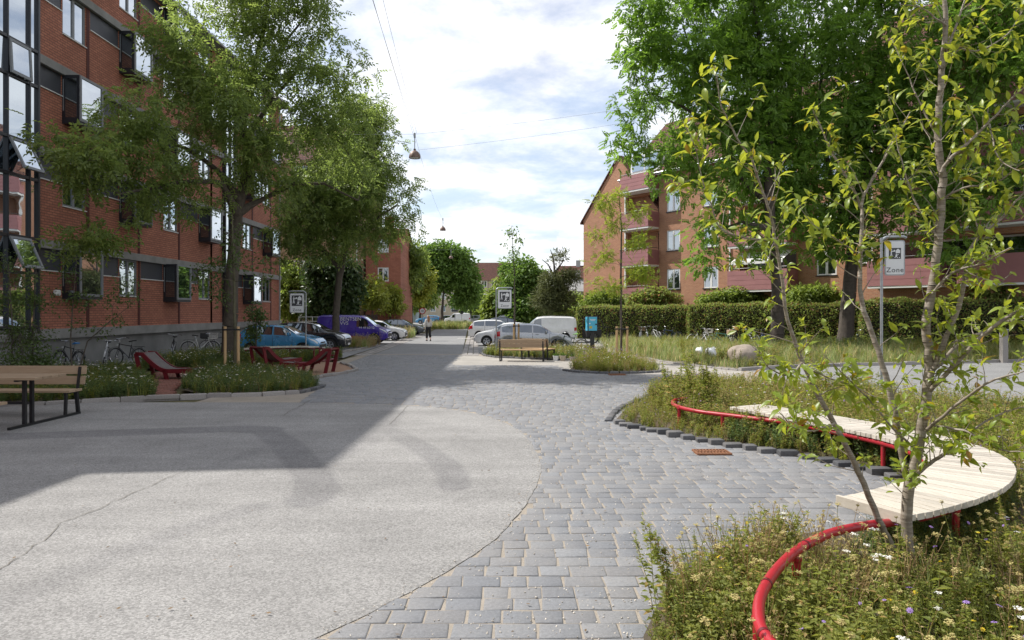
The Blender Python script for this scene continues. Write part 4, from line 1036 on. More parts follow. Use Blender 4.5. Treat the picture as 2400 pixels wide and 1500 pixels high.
def planting(name, label, poly, mix, seed, z=.03, mats=None, dens_fn=None, scale_fn=None, avoid=None, soil=True, soil_mat=None):
    """mix: list of (prototype list, plants per square metre, (min scale, max scale))"""
    rg = np.random.default_rng(seed); poly = [(p[0], p[1]) for p in poly]; xs = [p[0] for p in poly]; ys = [p[1] for p in poly]; A = (max(xs)-min(xs))*(max(ys)-min(ys)); Vs, Fs, Ms, o = [], [], [], 0
    for ent in mix:
        protos, dens, (s0, s1) = ent[:3]
        n = int(A*dens); Q = np.stack([rg.uniform(min(xs), max(xs), n), rg.uniform(min(ys), max(ys), n)], 1); Q = Q[in_poly_np(Q, poly)]
        if dens_fn is not None and len(Q): Q = Q[rg.random(len(Q)) < dens_fn(Q)]
        if len(ent) > 3 and len(Q):      # a species that grows in patches
            ph = ent[3]; f = np.sin(Q[:, 0]*1.9+ph*2.1)*np.sin(Q[:, 1]*2.3+ph*1.3)+.5*np.sin(Q[:, 0]*4.7-Q[:, 1]*3.9+ph); Q = Q[rg.random(len(Q)) < np.clip(.35+1.1*f, .04, 1)]
        if avoid is not None and len(Q): Q = Q[~avoid(Q)]
        if not len(Q): continue
        ch = rg.integers(0, len(protos), len(Q))
        for i, (V, F, M_) in enumerate(protos):
            q = Q[ch == i]; k = len(q)
            if not k: continue
            s = rg.uniform(s0, s1, k)
            if scale_fn is not None: s = s*scale_fn(q)
            a = rg.uniform(0, 6.28, k); c_, s_ = np.cos(a), np.sin(a); tx, ty = rg.normal(0, .12, k), rg.normal(0, .12, k)
            X = V[None, :, 0]*c_[:, None]-V[None, :, 1]*s_[:, None]; Y = V[None, :, 0]*s_[:, None]+V[None, :, 1]*c_[:, None]; Z = np.repeat(V[None, :, 2], k, 0)
            W_ = np.stack([(X+Z*tx[:, None])*s[:, None]+q[:, :1], (Y+Z*ty[:, None])*s[:, None]+q[:, 1:2], Z*s[:, None]+z], 2).reshape(-1, 3)
            Vs.append(W_); Fs.append((F[None]+(np.arange(k)*len(V))[:, None, None]).reshape(-1, 3)+o); Ms.append(np.tile(M_, k)); o += len(W_)
    o_ = np_obj(name, np.concatenate(Vs), np.concatenate(Fs), mats or LEAFM, np.concatenate(Ms)); tag(o_, label, kind='stuff')
    return o_
def bed_soil(label, poly, z=.03, mat=None, name='bed_soil'):
    o = sheet(name, [(p[0], p[1]) for p in poly], z, mat or MT['soil'], label); return o
# ------------------------------------------------------------------ trees
LF = {}
LF['ash'] = mat_leaf('ash_leaf', (.095, .145, .040), (.215, .275, .076), .52, .42, spec=.4)
LF['robinia'] = mat_leaf('robinia_leaf', (.085, .165, .028), (.18, .29, .050), .50, .5)
LF['near'] = mat_leaf('cherry_leaf', (.135, .225, .026), (.27, .345, .040), .50, .38, (.28, .13, .02), .04, spec=.5, tcol=(.60, .60, .04))
LF['yellow'] = mat_leaf('yellow_green_leaf', (.18, .215, .036), (.28, .31, .062), .4, .5)
LF['locust'] = mat_leaf('locust_leaf', (.16, .225, .03), (.27, .32, .05), .45, .5)
LF['lime'] = mat_leaf('fresh_green_leaf', (.13, .19, .04), (.22, .28, .065), .4, .5)
LF['street'] = mat_leaf('street_tree_leaf', (.08, .15, .034), (.16, .25, .055), .35, .5)
LF['dark'] = mat_leaf('dark_bush_leaf', (.028, .052, .018), (.06, .098, .03), .25, .45)
LF['pine'] = mat_leaf('pine_needle', (.09, .11, .045), (.15, .165, .065), .2, .6)
LF['hedge'] = mat_leaf('hedge_leaf', (.15, .205, .05), (.26, .31, .085), .38, .55, (.24, .15, .07), .16)
LF['sapling'] = mat_leaf('sapling_leaf', (.05, .085, .025), (.10, .145, .04), .35, .45)

# --- big ash by the brick block
b = Vector((-10.6, 25.6, 0))
T = lambda *q: [(P(x, y, Y), r) for x, y, Y, r in q]
ash_blobs = pxblobs([(240, 400, 105, 19.5), (165, 370, 70, 19), (330, 290, 110, 21), (420, 420, 110, 22.5), (210, 540, 55, 19.5), (450, 170, 125, 23.5), (400, 90, 70, 22.5), (560, 60, 130, 24.5), (700, 40, 110, 25), (640, 190, 120, 25), (775, 150, 85, 26), (800, 270, 95, 26), (560, 330, 110, 24), (700, 330, 120, 25.5), (630, 450, 80, 25.5), (820, 370, 75, 27), (560, -60, 130, 25), (700, -90, 100, 26), (440, 30, 60, 23.5), (320, 440, 90, 21.5), (500, 260, 90, 22.8), (620, -190, 110, 25.5), (760, 30, 60, 26), (140, 330, 45, 19.3)], b)
make_tree('ash_tree', 'large leafy ash tree spreading in front of the red brick block', b,
          T((535, 862, 25.6, .33), (538, 800, 25.6, .27), (542, 700, 25.6, .24), (550, 560, 25.6, .22), (562, 470, 25.5, .20), (580, 380, 25.3, .16), (570, 290, 25.2, .13), (590, 190, 25.2, .10), (620, 60, 25.3, .06), (640, -120, 25.4, .03)),
          [T((556, 500, 25.5, .1), (520, 430, 24.3, .10), (450, 425, 23, .08), (360, 440, 21.5, .06), (280, 455, 20.3, .035)),
           T((556, 510, 25.5, .1), (610, 470, 26, .10), (690, 430, 26.5, .08), (760, 430, 27, .05), (840, 470, 27.5, .03)),
           T((560, 480, 25.5, .1), (510, 400, 24.6, .09), (440, 350, 23.5, .07), (360, 320, 22, .04)),
           T((575, 330, 25.2, .1), (640, 230, 25.5, .07), (700, 160, 25.8, .05), (770, 160, 26, .03)),
           T((572, 300, 25.2, .1), (520, 200, 24.6, .07), (460, 130, 24, .04)),
           T((580, 230, 25.2, .1), (660, 110, 25.5, .05), (730, 20, 25.7, .03))],
          ash_blobs, 360, 24, .25, .35, .42, MT['bark'], LF['ash'], 11, 'compound', 7, .5, droop=.45)
# sprouts on the trunk
b2 = Vector((-10.3, 25.2, 0))
# --- second ash behind the dark car
b = Vector((-9.86, 38.4, 0))
make_tree('ash_tree', 'second ash tree with slanting trunk before the purple van', b,
          T((785, 812, 38.4, .24), (787, 740, 38.4, .20), (795, 650, 38.4, .19), (812, 560, 38.4, .16), (835, 470, 38.4, .12), (860, 380, 38.4, .07), (880, 300, 38.4, .03)),
          [T((800, 620, 38.4, .1), (740, 570, 37.6, .09), (680, 520, 37, .06), (640, 500, 36.5, .03)), T((812, 560, 38.4, .1), (870, 520, 38.6, .08), (930, 480, 38.8, .04))],
          pxblobs([(740, 490, 95, 37.5), (860, 430, 110, 38.5), (860, 340, 75, 39), (920, 470, 45, 38.5), (790, 560, 75, 38), (690, 540, 60, 36.5), (890, 540, 75, 39), (720, 430, 80, 37.5), (900, 410, 55, 38), (800, 380, 90, 38.5), (860, 300, 70, 39), (925, 540, 45, 39), (690, 590, 40, 36.5), (830, 260, 50, 39), (780, 470, 90, 37)], b),
          270, 26, .36, .42, .44, MT['bark'], LF['ash'], 12, 'compound', 7, .5, droop=.45)
# --- staked young tree in front of the ash
b = Vector((-8.95, 22.0, 0))
make_tree('staked_tree', 'thin mossy young tree between two pale stakes', b,
          T((550, 875, 22, .055), (551, 760, 22, .05), (549, 660, 22, .045), (545, 560, 22, .03), (545, 500, 22, .012)), [],
          pxblobs([(500, 620, 55, 22), (590, 600, 55, 22), (545, 560, 50, 22), (470, 660, 40, 21.7), (610, 660, 35, 22), (520, 690, 30, 22)], b), 60, 15, .16, .13, .45, MT['bark_green'], LF['sapling'], 13)
def stakes(px, Y, label, h0, n=2, off=.24, group=None, rz=0):
    r_ = thing('tree_stakes', label, 'tree stakes', (px[0], px[1], 0), rz)
    for i in range(n):
        a = [(-off, 0), (off, 0), (.0, off)][i]; m = MB(); m.tube([(a[0], a[1], -.1), (a[0], a[1], h0)], .048, 10); m.build('stake', MT['stake'], r_, smooth=50)
    m = MB(); m.box((0, .0, h0-.10), (off*2+.12, .115, .05)); m.build('strap', MT['steel_black'], r_)
stakes((-8.95, 21.8), 21.8, 'pair of pale round stakes holding the thin mossy tree', 1.52, 2, .21)

clear_of_house = lambda q: (q[0]-6.5)*-.8+(q[1]-62)*-.6 > 2.3
# --- big robinia over the right hand lawn: two trunks, two trees
rob_a = pxblobs([(1530, 60, 95, 34), (1480, 120, 50, 34), (1505, 220, 65, 34), (1500, 300, 60, 34), (1570, 390, 70, 34.5), (1640, 140, 110, 34.5), (1650, 290, 100, 34.5), (1600, 470, 45, 34.5), (1740, 90, 120, 35), (1760, 250, 120, 35), (1740, 400, 110, 35), (1680, 520, 60, 34.5), (1660, 590, 45, 34), (1820, 170, 100, 35.5), (1840, 330, 110, 35.5), (1830, 480, 100, 35.5), (1590, -40, 90, 34.5), (1720, -80, 120, 35), (1840, -60, 120, 35.5), (1700, -220, 120, 35), (1465, 350, 35, 34), (1460, 90, 35, 34), (1770, 590, 55, 34.5), (1600, 200, 70, 35)], Vector((13.2, 34.2, 0)))
b = Vector((13.2, 34.2, 0))
make_tree('robinia_tree', 'tall dark trunked robinia with feathery crown nearest the brick gable', b,
          T((1818, 832, 34.2, .40), (1822, 760, 34.2, .33), (1822, 660, 34.2, .30), (1806, 540, 34.4, .26), (1800, 400, 34.6, .22), (1810, 260, 34.8, .16), (1780, 100, 35, .10), (1750, -80, 35, .05)),
          [T((1805, 480, 34.5, .1), (1740, 420, 34.6, .15), (1680, 300, 34.6, .11), (1640, 180, 34.5, .07), (1600, 60, 34.5, .04)), T((1680, 300, 34.5, .1), (1600, 250, 34.3, .06), (1530, 220, 34.2, .03)), T((1803, 420, 34.5, .1), (1860, 320, 35.2, .12), (1880, 180, 35.5, .07), (1900, 20, 35.5, .03)), T((1806, 540, 34.4, .1), (1740, 520, 34.3, .08), (1680, 540, 34.2, .04))],
          rob_a, 520, 29, .38, .36, .58, MT['bark_dark'], LF['robinia'], 21, 'compound', 9, .5, droop=.3, cull=clear_of_house)
b = Vector((17.6, 35.8, 0))
rob_b = pxblobs([(1950, 100, 130, 36), (1960, 280, 130, 36), (1920, 440, 110, 36), (2010, 510, 90, 35.5), (2080, 380, 120, 36), (2110, 180, 130, 36), (2220, 100, 120, 32.5), (2250, 270, 110, 32.5), (2170, 500, 80, 32.5), (1950, 575, 55, 35.5), (2060, 590, 45, 35.5), (2000, -60, 130, 36), (2160, -80, 140, 34), (2300, -20, 110, 32.5), (2080, -230, 140, 36), (2240, 420, 80, 32), (2330, 160, 80, 31.5), (1880, 560, 40, 35.5), (2320, 330, 60, 31.5), (2120, 300, 90, 34.5), (2340, 60, 90, 31.5), (2300, 480, 70, 31.5), (2360, 260, 80, 31.5), (2230, 560, 50, 32), (2040, 250, 110, 34.5), (2380, 400, 60, 31), (2410, 150, 80, 31), (2310, 400, 70, 31.5), (2160, 380, 80, 33)], b)
make_tree('robinia_tree', 'tall dark trunked robinia with dense crown behind the cherry stems', b,
          T((1978, 822, 35.8, .46), (1984, 760, 35.8, .37), (1992, 660, 35.8, .33), (2000, 560, 35.8, .28), (2020, 420, 36, .22), (2040, 260, 36, .15), (2060, 100, 36, .09), (2070, -120, 36, .04)),
          [T((1998, 570, 35.8, .1), (1950, 430, 36, .14), (1920, 280, 36, .09), (1930, 100, 36, .05)), T((2018, 430, 36, .1), (2110, 320, 36.2, .12), (2200, 180, 36.5, .07), (2260, 60, 36.7, .03))],
          rob_b, 660, 29, .40, .36, .58, MT['bark_dark'], LF['robinia'], 22, 'compound', 9, .5, droop=.3, cull=clear_of_house)

# --- staked honey locust in the oval bed
b = Vector((4.25, 26.7, 0))
make_tree('staked_tree', 'slim young tree with thin yellowish leaves in the oval bed', b,
          T((1456, 860, 26.7, .05), (1456, 760, 26.7, .05), (1455, 650, 26.7, .042), (1457, 540, 26.7, .03), (1450, 450, 26.7, .012)), [],
          pxblobs([(1410, 480, 28, 26.7), (1490, 500, 30, 26.7), (1440, 530, 28, 26.5), (1400, 545, 22, 26.7), (1500, 570, 30, 26.7), (1420, 600, 26, 26.7), (1500, 640, 28, 26.7), (1390, 620, 20, 26.7), (1440, 670, 26, 26.7), (1520, 655, 18, 26.7), (1395, 670, 18, 26.7), (1455, 460, 20, 26.7)], b), 130, 8, .12, .20, .36, MT['bark'], LF['locust'], 31, 'compound', 9, .7, tip=.004, droop=.1)
stakes((4.28, 26.55), 26.5, 'three short stakes round the slim tree in the oval bed', 1.42, 3, .2)
# --- slender street tree behind the bench
b = Vector((.14, 32.3, 0))
make_tree('slender_tree', 'tall slender sapling rising behind the wooden bench', b,
          T((1207, 830, 32.3, .05), (1206, 740, 32.3, .045), (1206, 640, 32.3, .03), (1202, 580, 32.3, .018), (1199, 530, 32.3, .008)), [],
          pxblobs([(1195, 545, 18, 32.3), (1188, 570, 14, 32.3), (1212, 565, 14, 32.3), (1203, 590, 18, 32.3), (1190, 605, 12, 32.3), (1214, 610, 12, 32.3), (1200, 640, 22, 32.3)], b), 46, 6, .10, .15, .5, MT['bark'], LF['street'], 32, tip=.004)
stakes((.2, 32.1), 32, 'brown wooden post guard round the slender sapling by the bench', 1.42, 2, .11)

# --- trees along the street and bushes beyond
def lumpy(bl, seed):
    r_ = random.Random(seed); out = []
    for x, y, r, Y in bl:
        out.append((x, y, r*.72, Y))
        for _ in range(4): a = r_.uniform(0, 6.28); q = r_.uniform(.5, .95)*r; out.append((x+q*math.cos(a), y+q*.85*math.sin(a), r*r_.uniform(.25, .5), Y+r_.uniform(-1, 1)))
    return out
rt = lambda name, label, x, y, Y, blobs, n, per, spread, L, ratio, bark, leaf, seed, r=.15, **k: make_tree(name, label, (P(x, y, Y).x, Y, 0), T((x, HZ+EYE*FPX/Y, Y, r*1.3), (x, y-30, Y, r), (x+3, y-70, Y, r*.6), (x+5, y-110, Y, r*.2)), [], pxblobs(lumpy(blobs, seed), Vector((P(x, y, Y).x, Y, 0))), n, per, spread, L, ratio, bark, leaf, seed, **k)
rt('street_tree', 'round dense green street tree at the bend of the street', 1036, 760, 98, [(1045, 630, 56, 98), (1010, 650, 36, 98), (1085, 645, 34, 98), (1050, 600, 30, 98), (1020, 615, 32, 98), (1095, 690, 24, 99)], 420, 55, .8, .60, .5, MT['bark_dark'], LF['street'], 41, .22, shell=.45)
rt('street_tree', 'yellowish feathery street tree before the round green one', 965, 770, 82, [(965, 650, 34, 82), (945, 670, 28, 82), (990, 665, 28, 82), (968, 625, 18, 82), (975, 695, 30, 82)], 150, 45, .55, .45, .4, MT['bark_dark'], LF['yellow'], 42, .13)
rt('street_tree', 'dark leafy tree squeezed between red houses and yellowish tree', 925, 770, 74, [(940, 590, 45, 74), (915, 630, 45, 74), (965, 620, 35, 75), (945, 650, 32, 75), (900, 580, 25, 74), (890, 670, 30, 74)], 190, 45, .6, .5, .45, MT['bark_dark'], LF['ash'], 43, .16)
rt('street_tree', 'greyish small tree at the very end of street', 1104, 760, 112, [(1105, 690, 20, 112), (1098, 670, 14, 112), (1112, 680, 12, 112), (1085, 710, 16, 112)], 90, 40, .6, .6, .5, MT['bark_dark'], LF['dark'], 44, .14)
rt('young_tree', 'young yellow-green tree over the purple van roof', 872, 770, 58, [(872, 680, 24, 58), (862, 705, 18, 58), (884, 705, 18, 58), (874, 655, 14, 58)], 70, 22, .35, .34, .55, MT['bark'], LF['yellow'], 45, .06)
rt('young_tree', 'young yellow-green tree over the white hatchback', 915, 770, 62, [(915, 700, 24, 62), (905, 720, 16, 62), (928, 715, 18, 62), (918, 680, 14, 62)], 70, 22, .35, .34, .55, MT['bark'], LF['yellow'], 46, .06)
rt('bush_tree', 'bright green rounded bush behind the fence at the block end', 705, 740, 56, [(700, 670, 40, 56), (680, 645, 25, 56), (725, 690, 35, 56), (690, 705, 40, 56), (675, 690, 25, 56)], 230, 45, .5, .40, .5, MT['bark_dark'], LF['lime'], 47, .1)
rt('bush_tree', 'dark dense bush behind the second ash trunk', 785, 745, 53, [(785, 680, 45, 53), (760, 650, 35, 53), (810, 650, 30, 53), (800, 710, 38, 53), (755, 710, 35, 53), (790, 625, 26, 53)], 260, 45, .5, .42, .5, MT['bark_dark'], LF['dark'], 48, .1)
rt('bush_tree', 'tall broad green shrub behind the white van', 1232, 770, 66, [(1230, 690, 46, 66), (1215, 650, 32, 66), (1255, 660, 30, 66), (1195, 705, 30, 66), (1265, 705, 32, 66), (1232, 625, 18, 66), (1240, 725, 40, 65)], 330, 55, .5, .42, .55, MT['bark_dark'], LF['street'], 49, .14)
rt('bush_tree', 'light green shrub left of the tall shrub by the parking', 1178, 770, 70, [(1178, 700, 28, 70), (1160, 720, 22, 70), (1190, 675, 20, 70), (1150, 735, 18, 70)], 160, 40, .5, .42, .55, MT['bark_dark'], LF['lime'], 50, .1)
rt('bush_tree', 'low green shrub below the pine beside the brick gable', 1345, 770, 72, [(1350, 710, 26, 72), (1335, 735, 26, 72), (1360, 735, 22, 72), (1300, 740, 26, 70)], 150, 40, .5, .40, .55, MT['bark_dark'], LF['lime'], 51, .1)
# --- crooked pine
b = Vector((P(1308, 760, 56).x, 56, 0))
make_tree('pine_tree', 'crooked half bare pine between the tall shrub and gable', b,
          T((1308, 790, 56, .2), (1308, 740, 56, .17), (1306, 690, 56, .15), (1300, 640, 56, .11), (1297, 605, 56, .06), (1290, 585, 56, .02)),
          [T((1303, 650, 56, .1), (1285, 620, 56, .05), (1270, 608, 56, .02)), T((1300, 640, 56, .1), (1318, 615, 56, .05), (1322, 600, 56, .02)), T((1305, 680, 56, .1), (1335, 640, 56, .05), (1345, 630, 56, .02))],
          pxblobs([(1305, 605, 12, 56), (1318, 600, 10, 56), (1290, 660, 22, 56), (1320, 650, 18, 56), (1275, 690, 24, 56), (1310, 690, 28, 56), (1340, 650, 14, 56), (1290, 715, 26, 56), (1325, 710, 22, 56), (1265, 710, 14, 56)], b), 120, 46, .30, .36, .22, MT['bark_dark'], LF['pine'], 52, droop=-.1)
# more street greenery far off
rt('street_tree', 'far green tree left of the closing pale house', 985, 765, 125, [(985, 680, 30, 125), (1000, 700, 24, 125), (970, 700, 26, 125)], 110, 40, .8, .7, .5, MT['bark_dark'], LF['lime'], 53, .2)
rt('street_tree', 'far light green tree in front of the closing house roof', 1140, 765, 120, [(1140, 715, 18, 120), (1128, 728, 14, 120), (1150, 728, 14, 120)], 80, 40, .7, .65, .5, MT['bark_dark'], LF['lime'], 54, .12)

# --- thin saplings and shrubs beside the picnic bench
def sapling(label, pts, blobs, n, per, seed, leaf='sapling', L=.075, r0=.022):
    b_ = Vector((pts[0][0][0], pts[0][0][1], 0)); return make_tree('sapling', label, b_, pts, [], pxblobs(blobs, b_), n, per, .11, L, .55, MT['bark'], LF[leaf], seed, tip=.003, group='saplings by the picnic bench', cat='sapling', p=2.6, shell=.75)
sapling('leafy sapling at the picture edge behind the picnic table', T((25, 905, 17, .03), (30, 780, 17, .02), (20, 620, 17, .008)), [(20, 700, 50, 17), (40, 780, 50, 17), (10, 620, 35, 17), (60, 830, 45, 17), (20, 850, 50, 16.6), (60, 650, 30, 17)], 150, 14, 61)
sapling('leafy thin sapling between picture edge and the bay window', T((75, 900, 17.5, .025), (78, 760, 17.5, .018), (85, 620, 17.5, .006)), [(85, 700, 40, 17.5), (70, 790, 42, 17.5), (95, 850, 40, 17.2), (70, 620, 22, 17.5)], 110, 14, 62)
sapling('pale stemmed sparse sapling below the first bay window', T((172, 900, 18.5, .022), (165, 800, 18.5, .018), (172, 700, 18.5, .012), (180, 600, 18.5, .005)), [(160, 640, 40, 18.5), (180, 700, 30, 18.5), (130, 720, 30, 18.5), (200, 760, 28, 18.5), (150, 600, 26, 18.5)], 48, 9, 63, L=.09)
sapling('arching sparse sapling over the leaning bicycles', T((175, 900, 18.9, .022), (205, 800, 18.9, .016), (250, 760, 18.9, .010), (300, 720, 18.9, .005)), [(250, 700, 30, 18.9), (290, 660, 34, 18.9), (230, 780, 26, 18.9), (310, 700, 20, 18.9), (270, 750, 22, 18.9)], 42, 9, 64, L=.09)
sapling('slim upright sapling before the rear of the blue car', T((600, 860, 25.2, .03), (601, 780, 25.2, .02), (600, 700, 25.2, .008)), [(600, 740, 18, 25.2), (598, 770, 18, 25.2), (602, 715, 12, 25.2), (612, 755, 14, 25.2), (590, 790, 14, 25.2)], 60, 14, 65, L=.11)

# --- near multi-stemmed cherry in the bench bed: traced stems, leafy twigs
def cherry():
    rg = np.random.default_rng(77); base = G(2135, 1345); b_ = np.array(base)
    S = lambda Ys, *q: [(np.array(P(x, y, Y)), r) for (x, y, r), Y in zip(q, np.linspace(Ys[0], Ys[1], len(q)))]
    stems = [
        S((5.16, 5.0), (2137, 1352, .046), (2126, 1240, .041), (2131, 1140, .040), (2158, 1020, .038), (2175, 900, .036), (2177, 833, .033), (2170, 767, .032), (2183, 687, .031), (2193, 617, .030), (2203, 533, .029), (2206, 460, .028), (2210, 417, .027), (2198, 333, .025), (2204, 208, .022), (2217, 62, .018), (2210, -60, .013), (2220, -200, .006)),
        S((5.1, 4.9), (2176, 890, .02), (2200, 833, .019), (2220, 783, .018), (2247, 717, .017), (2267, 617, .014), (2283, 567, .012), (2347, 510, .009), (2410, 440, .005)),
        S((5.1, 4.6), (2180, 913, .018), (2233, 860, .016), (2300, 790, .014), (2400, 717, .010), (2480, 660, .006)),
        S((5.1, 5.4), (2187, 867, .014), (2250, 807, .012), (2320, 770, .010), (2400, 740, .006)),
        S((5.14, 5.5), (2128, 1150, .026), (2112, 1050, .024), (2097, 967, .023), (2067, 850, .021), (2047, 790, .020), (2020, 713, .018), (2015, 633, .017), (2020, 533, .015), (2021, 500, .014), (2025, 458, .012), (2083, 354, .008), (2133, 262, .004)),
        S((5.5, 5.6), (2021, 495, .01), (2000, 442, .009), (1954, 362, .007), (1921, 292, .005), (1900, 250, .003)),
        S((5.2, 4.7), (2110, 1330, .026), (2085, 1270, .025), (2058, 1215, .024), (2012, 1105, .022), (1955, 993, .020), (1910, 910, .018), (1883, 850, .016), (1845, 750, .014), (1830, 633, .012), (1816, 562, .011), (1806, 500, .010), (1783, 437, .009), (1762, 375, .008), (1717, 304, .006), (1687, 233, .005), (1680, 175, .003)),
        S((4.75, 4.6), (1817, 562, .008), (1760, 560, .007), (1692, 537, .006), (1667, 479, .005), (1645, 417, .004), (1625, 333, .003), (1595, 275, .002)),
        S((5.0, 4.7), (2204, 410, .014), (2225, 375, .013), (2262, 340, .011), (2320, 285, .008), (2375, 225, .005), (2420, 190, .003)),
        S((5.0, 5.0), (2206, 160, .012), (2233, 80, .009), (2270, -20, .005)),
        S((5.1, 4.8), (2140, 1120, .016), (2180, 1085, .014), (2223, 1058, .012), (2267, 1015, .009), (2353, 967, .005), (2420, 950, .003)),
        S((5.1, 4.5), (2170, 1010, .014), (2230, 960, .011), (2310, 900, .008), (2400, 870, .004)),
        S((5.1, 4.9), (2150, 1060, .01), (2090, 1000, .008), (2030, 930, .006), (1980, 880, .004), (1930, 830, .002)),
        S((5.0, 4.4), (2190, 1000, .01), (2260, 1010, .008), (2330, 1050, .006), (2400, 1060, .004)),
        S((5.1, 4.9), (1890, 860, .008), (1930, 880, .006), (2000, 905, .004), (2060, 935, .002)),
        S((4.8, 4.6), (1880, 850, .008), (1850, 880, .006), (1800, 860, .004), (1770, 800, .002)),
        S((5.4, 5.2), (2018, 600, .007), (1960, 560, .005), (1900, 520, .003), (1870, 470, .002)),
        S((5.05, 4.7), (2185, 690, .011), (2230, 640, .009), (2290, 620, .007), (2370, 580, .004)),
        S((5.05, 5.3), (2200, 560, .009), (2150, 480, .007), (2120, 400, .005), (2100, 320, .003)),
        S((5.0, 5.3), (2204, 330, .009), (2160, 250, .006), (2120, 160, .004), (2090, 90, .002)),
        S((4.95, 4.8), (2270, 590, .007), (2310, 680, .005), (2370, 640, .003)),
        S((4.95, 4.6), (2320, 290, .006), (2340, 370, .005), (2390, 400, .003)),
        S((5.0, 5.0), (2215, 100, .008), (2290, 120, .006), (2360, 80, .004), (2400, 20, .002)),
        S((5.0, 5.0), (2216, 60, .008), (2160, 20, .005), (2110, 10, .003)),
        S((4.75, 4.4), (1955, 993, .008), (1900, 1010, .006), (1860, 1000, .004), (1820, 960, .002)),
        S((5.1, 4.7), (2205, 470, .010), (2260, 440, .008), (2330, 430, .006), (2400, 380, .003)),
    ]
    segs0, segs1, ra, rb_ = [], [], [], []; cs, ds, ns, ls = [], [], [], []
    twigs = []
    def addseg(a, b, r0, r1): segs0.append(a-b_); segs1.append(b-b_); ra.append(r0); rb_.append(r1)
    def put_leaves(p, d, n, size=1.0):
        for _ in range(n):
            dd = d*.5+rg.normal(0, .55, 3); dd[2] -= .12; cs.append(p-b_+rg.normal(0, .012, 3)); ds.append(dd); nn = rg.normal(0, .35, 3)+np.array([-.25, -.1, 1.]); ns.append(nn); ls.append(0.083*rg.uniform(.5, 1.35)*size)
    for si, st in enumerate(stems):
        # resample smooth
        pts = [p for p, _ in st]; rs = [r for _, r in st]; q = []; qr = []
        for i in range(len(pts)-1):
            p0 = pts[max(i-1, 0)]; p1 = pts[i]; p2 = pts[i+1]; p3 = pts[min(i+2, len(pts)-1)]
            for k in range(4):
                t_ = k/4; q.append(.5*((2*p1)+(-p0+p2)*t_+(2*p0-5*p1+4*p2-p3)*t_**2+(-p0+3*p1-3*p2+p3)*t_**3)+rg.normal(0, .003, 3)); qr.append(rs[i]+(rs[i+1]-rs[i])*t_)
        q.append(pts[-1]); qr.append(rs[-1])
        tot = sum(np.linalg.norm(q[i+1]-q[i]) for i in range(len(q)-1)); run = 0; main = si in (0, 4, 6)
        for i in range(len(q)-1):
            addseg(q[i], q[i+1], qr[i], qr[i+1]); L = np.linalg.norm(q[i+1]-q[i]); d = (q[i+1]-q[i])/max(L, 1e-6); run += L; f = run/tot
            z = q[i][2]
            if qr[i] < .0125 and (f > .12 or not main): 
                for _ in range(max(1, int(L/.05))): 
                    if rg.random() < .78: put_leaves(q[i]+(q[i+1]-q[i])*rg.random(), d, 1 if rg.random() < .4 else 2)
            # side twigs
            if z > .55 and rg.random() < L/(.065 if not main else .08)*(.5 if main and f < .45 else 1.0):
                sd = np.cross(d, rg.normal(0, 1, 3)); sd = sd/np.linalg.norm(sd); tw = unit(d*.6+sd*.9+np.array([0, 0, .25])); Lt = rg.uniform(.10, .42)*(1.1 if main else .75)
                a = q[i]; kx = 4; r0 = min(qr[i]*.45, .0045); prev = a; dirv = tw
                for k in range(kx):
                    dirv = unit(dirv+rg.normal(0, .16, 3)+np.array([0, 0, .04])); nx = prev+dirv*Lt/kx; addseg(prev, nx, r0*(1-.2*k), r0*(.8-.2*k)); 
                    if k >= 1: put_leaves(nx, dirv, rg.integers(1, 4), 1.05 if k < 3 else .85)
                    prev = nx
                put_leaves(prev, dirv, 2, .75)
    root = thing('cherry_tree', 'multi-stemmed young cherry with silvery bark in the foreground bed', 'tree', tuple(base))
    V, F = tubes(np.array(segs0), np.array(segs1), np.array(ra), np.array(rb_), 8); np_obj('trunk', V, F, MT['bark_near'], parent=root, smooth=True)
    V, F = big_leaves(np.array(cs), np.array(ds), np.array(ns), np.array(ls), np.array(ls)*.44, rg.uniform(.05, .7, len(cs)), .16); np_obj('crown', V, F, LF['near'], parent=root, smooth=True)
    print('cherry leaves', len(cs))
cherry()
# ------------------------------------------------------------------ beds, lawns, hedges
rgp = np.random.default_rng(99)
mk = lambda f, count, **k: [f(rgp, **k) for _ in range(count)]
herb_near = mk(proto_herb, 6, h=.42, nst=4, leaves=14, L=.062, ratio=.46, spread=.5)
herb_broad = mk(proto_herb, 4, h=.26, nst=3, leaves=7, L=.11, ratio=.42, spread=.8)
herb_small = mk(proto_herb, 5, h=.22, nst=4, leaves=12, L=.04, ratio=.5, spread=.7)
herb_dry = mk(proto_herb, 5, h=.48, nst=4, leaves=8, L=.035, ratio=.3, dry=True, flower=fl_ball(5, .013, 12), spread=.5)
herb_dry2 = mk(proto_herb, 4, h=.40, nst=3, leaves=9, L=.045, ratio=.3, dry=True, spread=.55)
carrot = mk(proto_herb, 4, h=.62, nst=2, leaves=8, L=.05, ratio=.25, flower=fl_umbel(2, .032, 34), spread=.25)
carrot_old = mk(proto_herb, 4, h=.66, nst=2, leaves=6, L=.05, ratio=.25, flower=fl_umbel(5, .027, 40, .9), spread=.25)
chicory = mk(proto_herb, 3, h=.58, nst=3, leaves=6, L=.04, ratio=.3, flower=fl_daisy(4, .018, 4, 9), spread=.4)
yellow_f = mk(proto_herb, 3, h=.40, nst=3, leaves=8, L=.04, ratio=.35, flower=fl_daisy(3, .015, 3, 8), spread=.5)
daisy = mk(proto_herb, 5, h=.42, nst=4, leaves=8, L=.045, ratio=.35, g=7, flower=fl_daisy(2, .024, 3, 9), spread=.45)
mugwort = mk(proto_herb, 3, h=.85, nst=2, leaves=44, L=.085, ratio=.42, flower=fl_spike(0, .20, 60, .018), spread=.16)
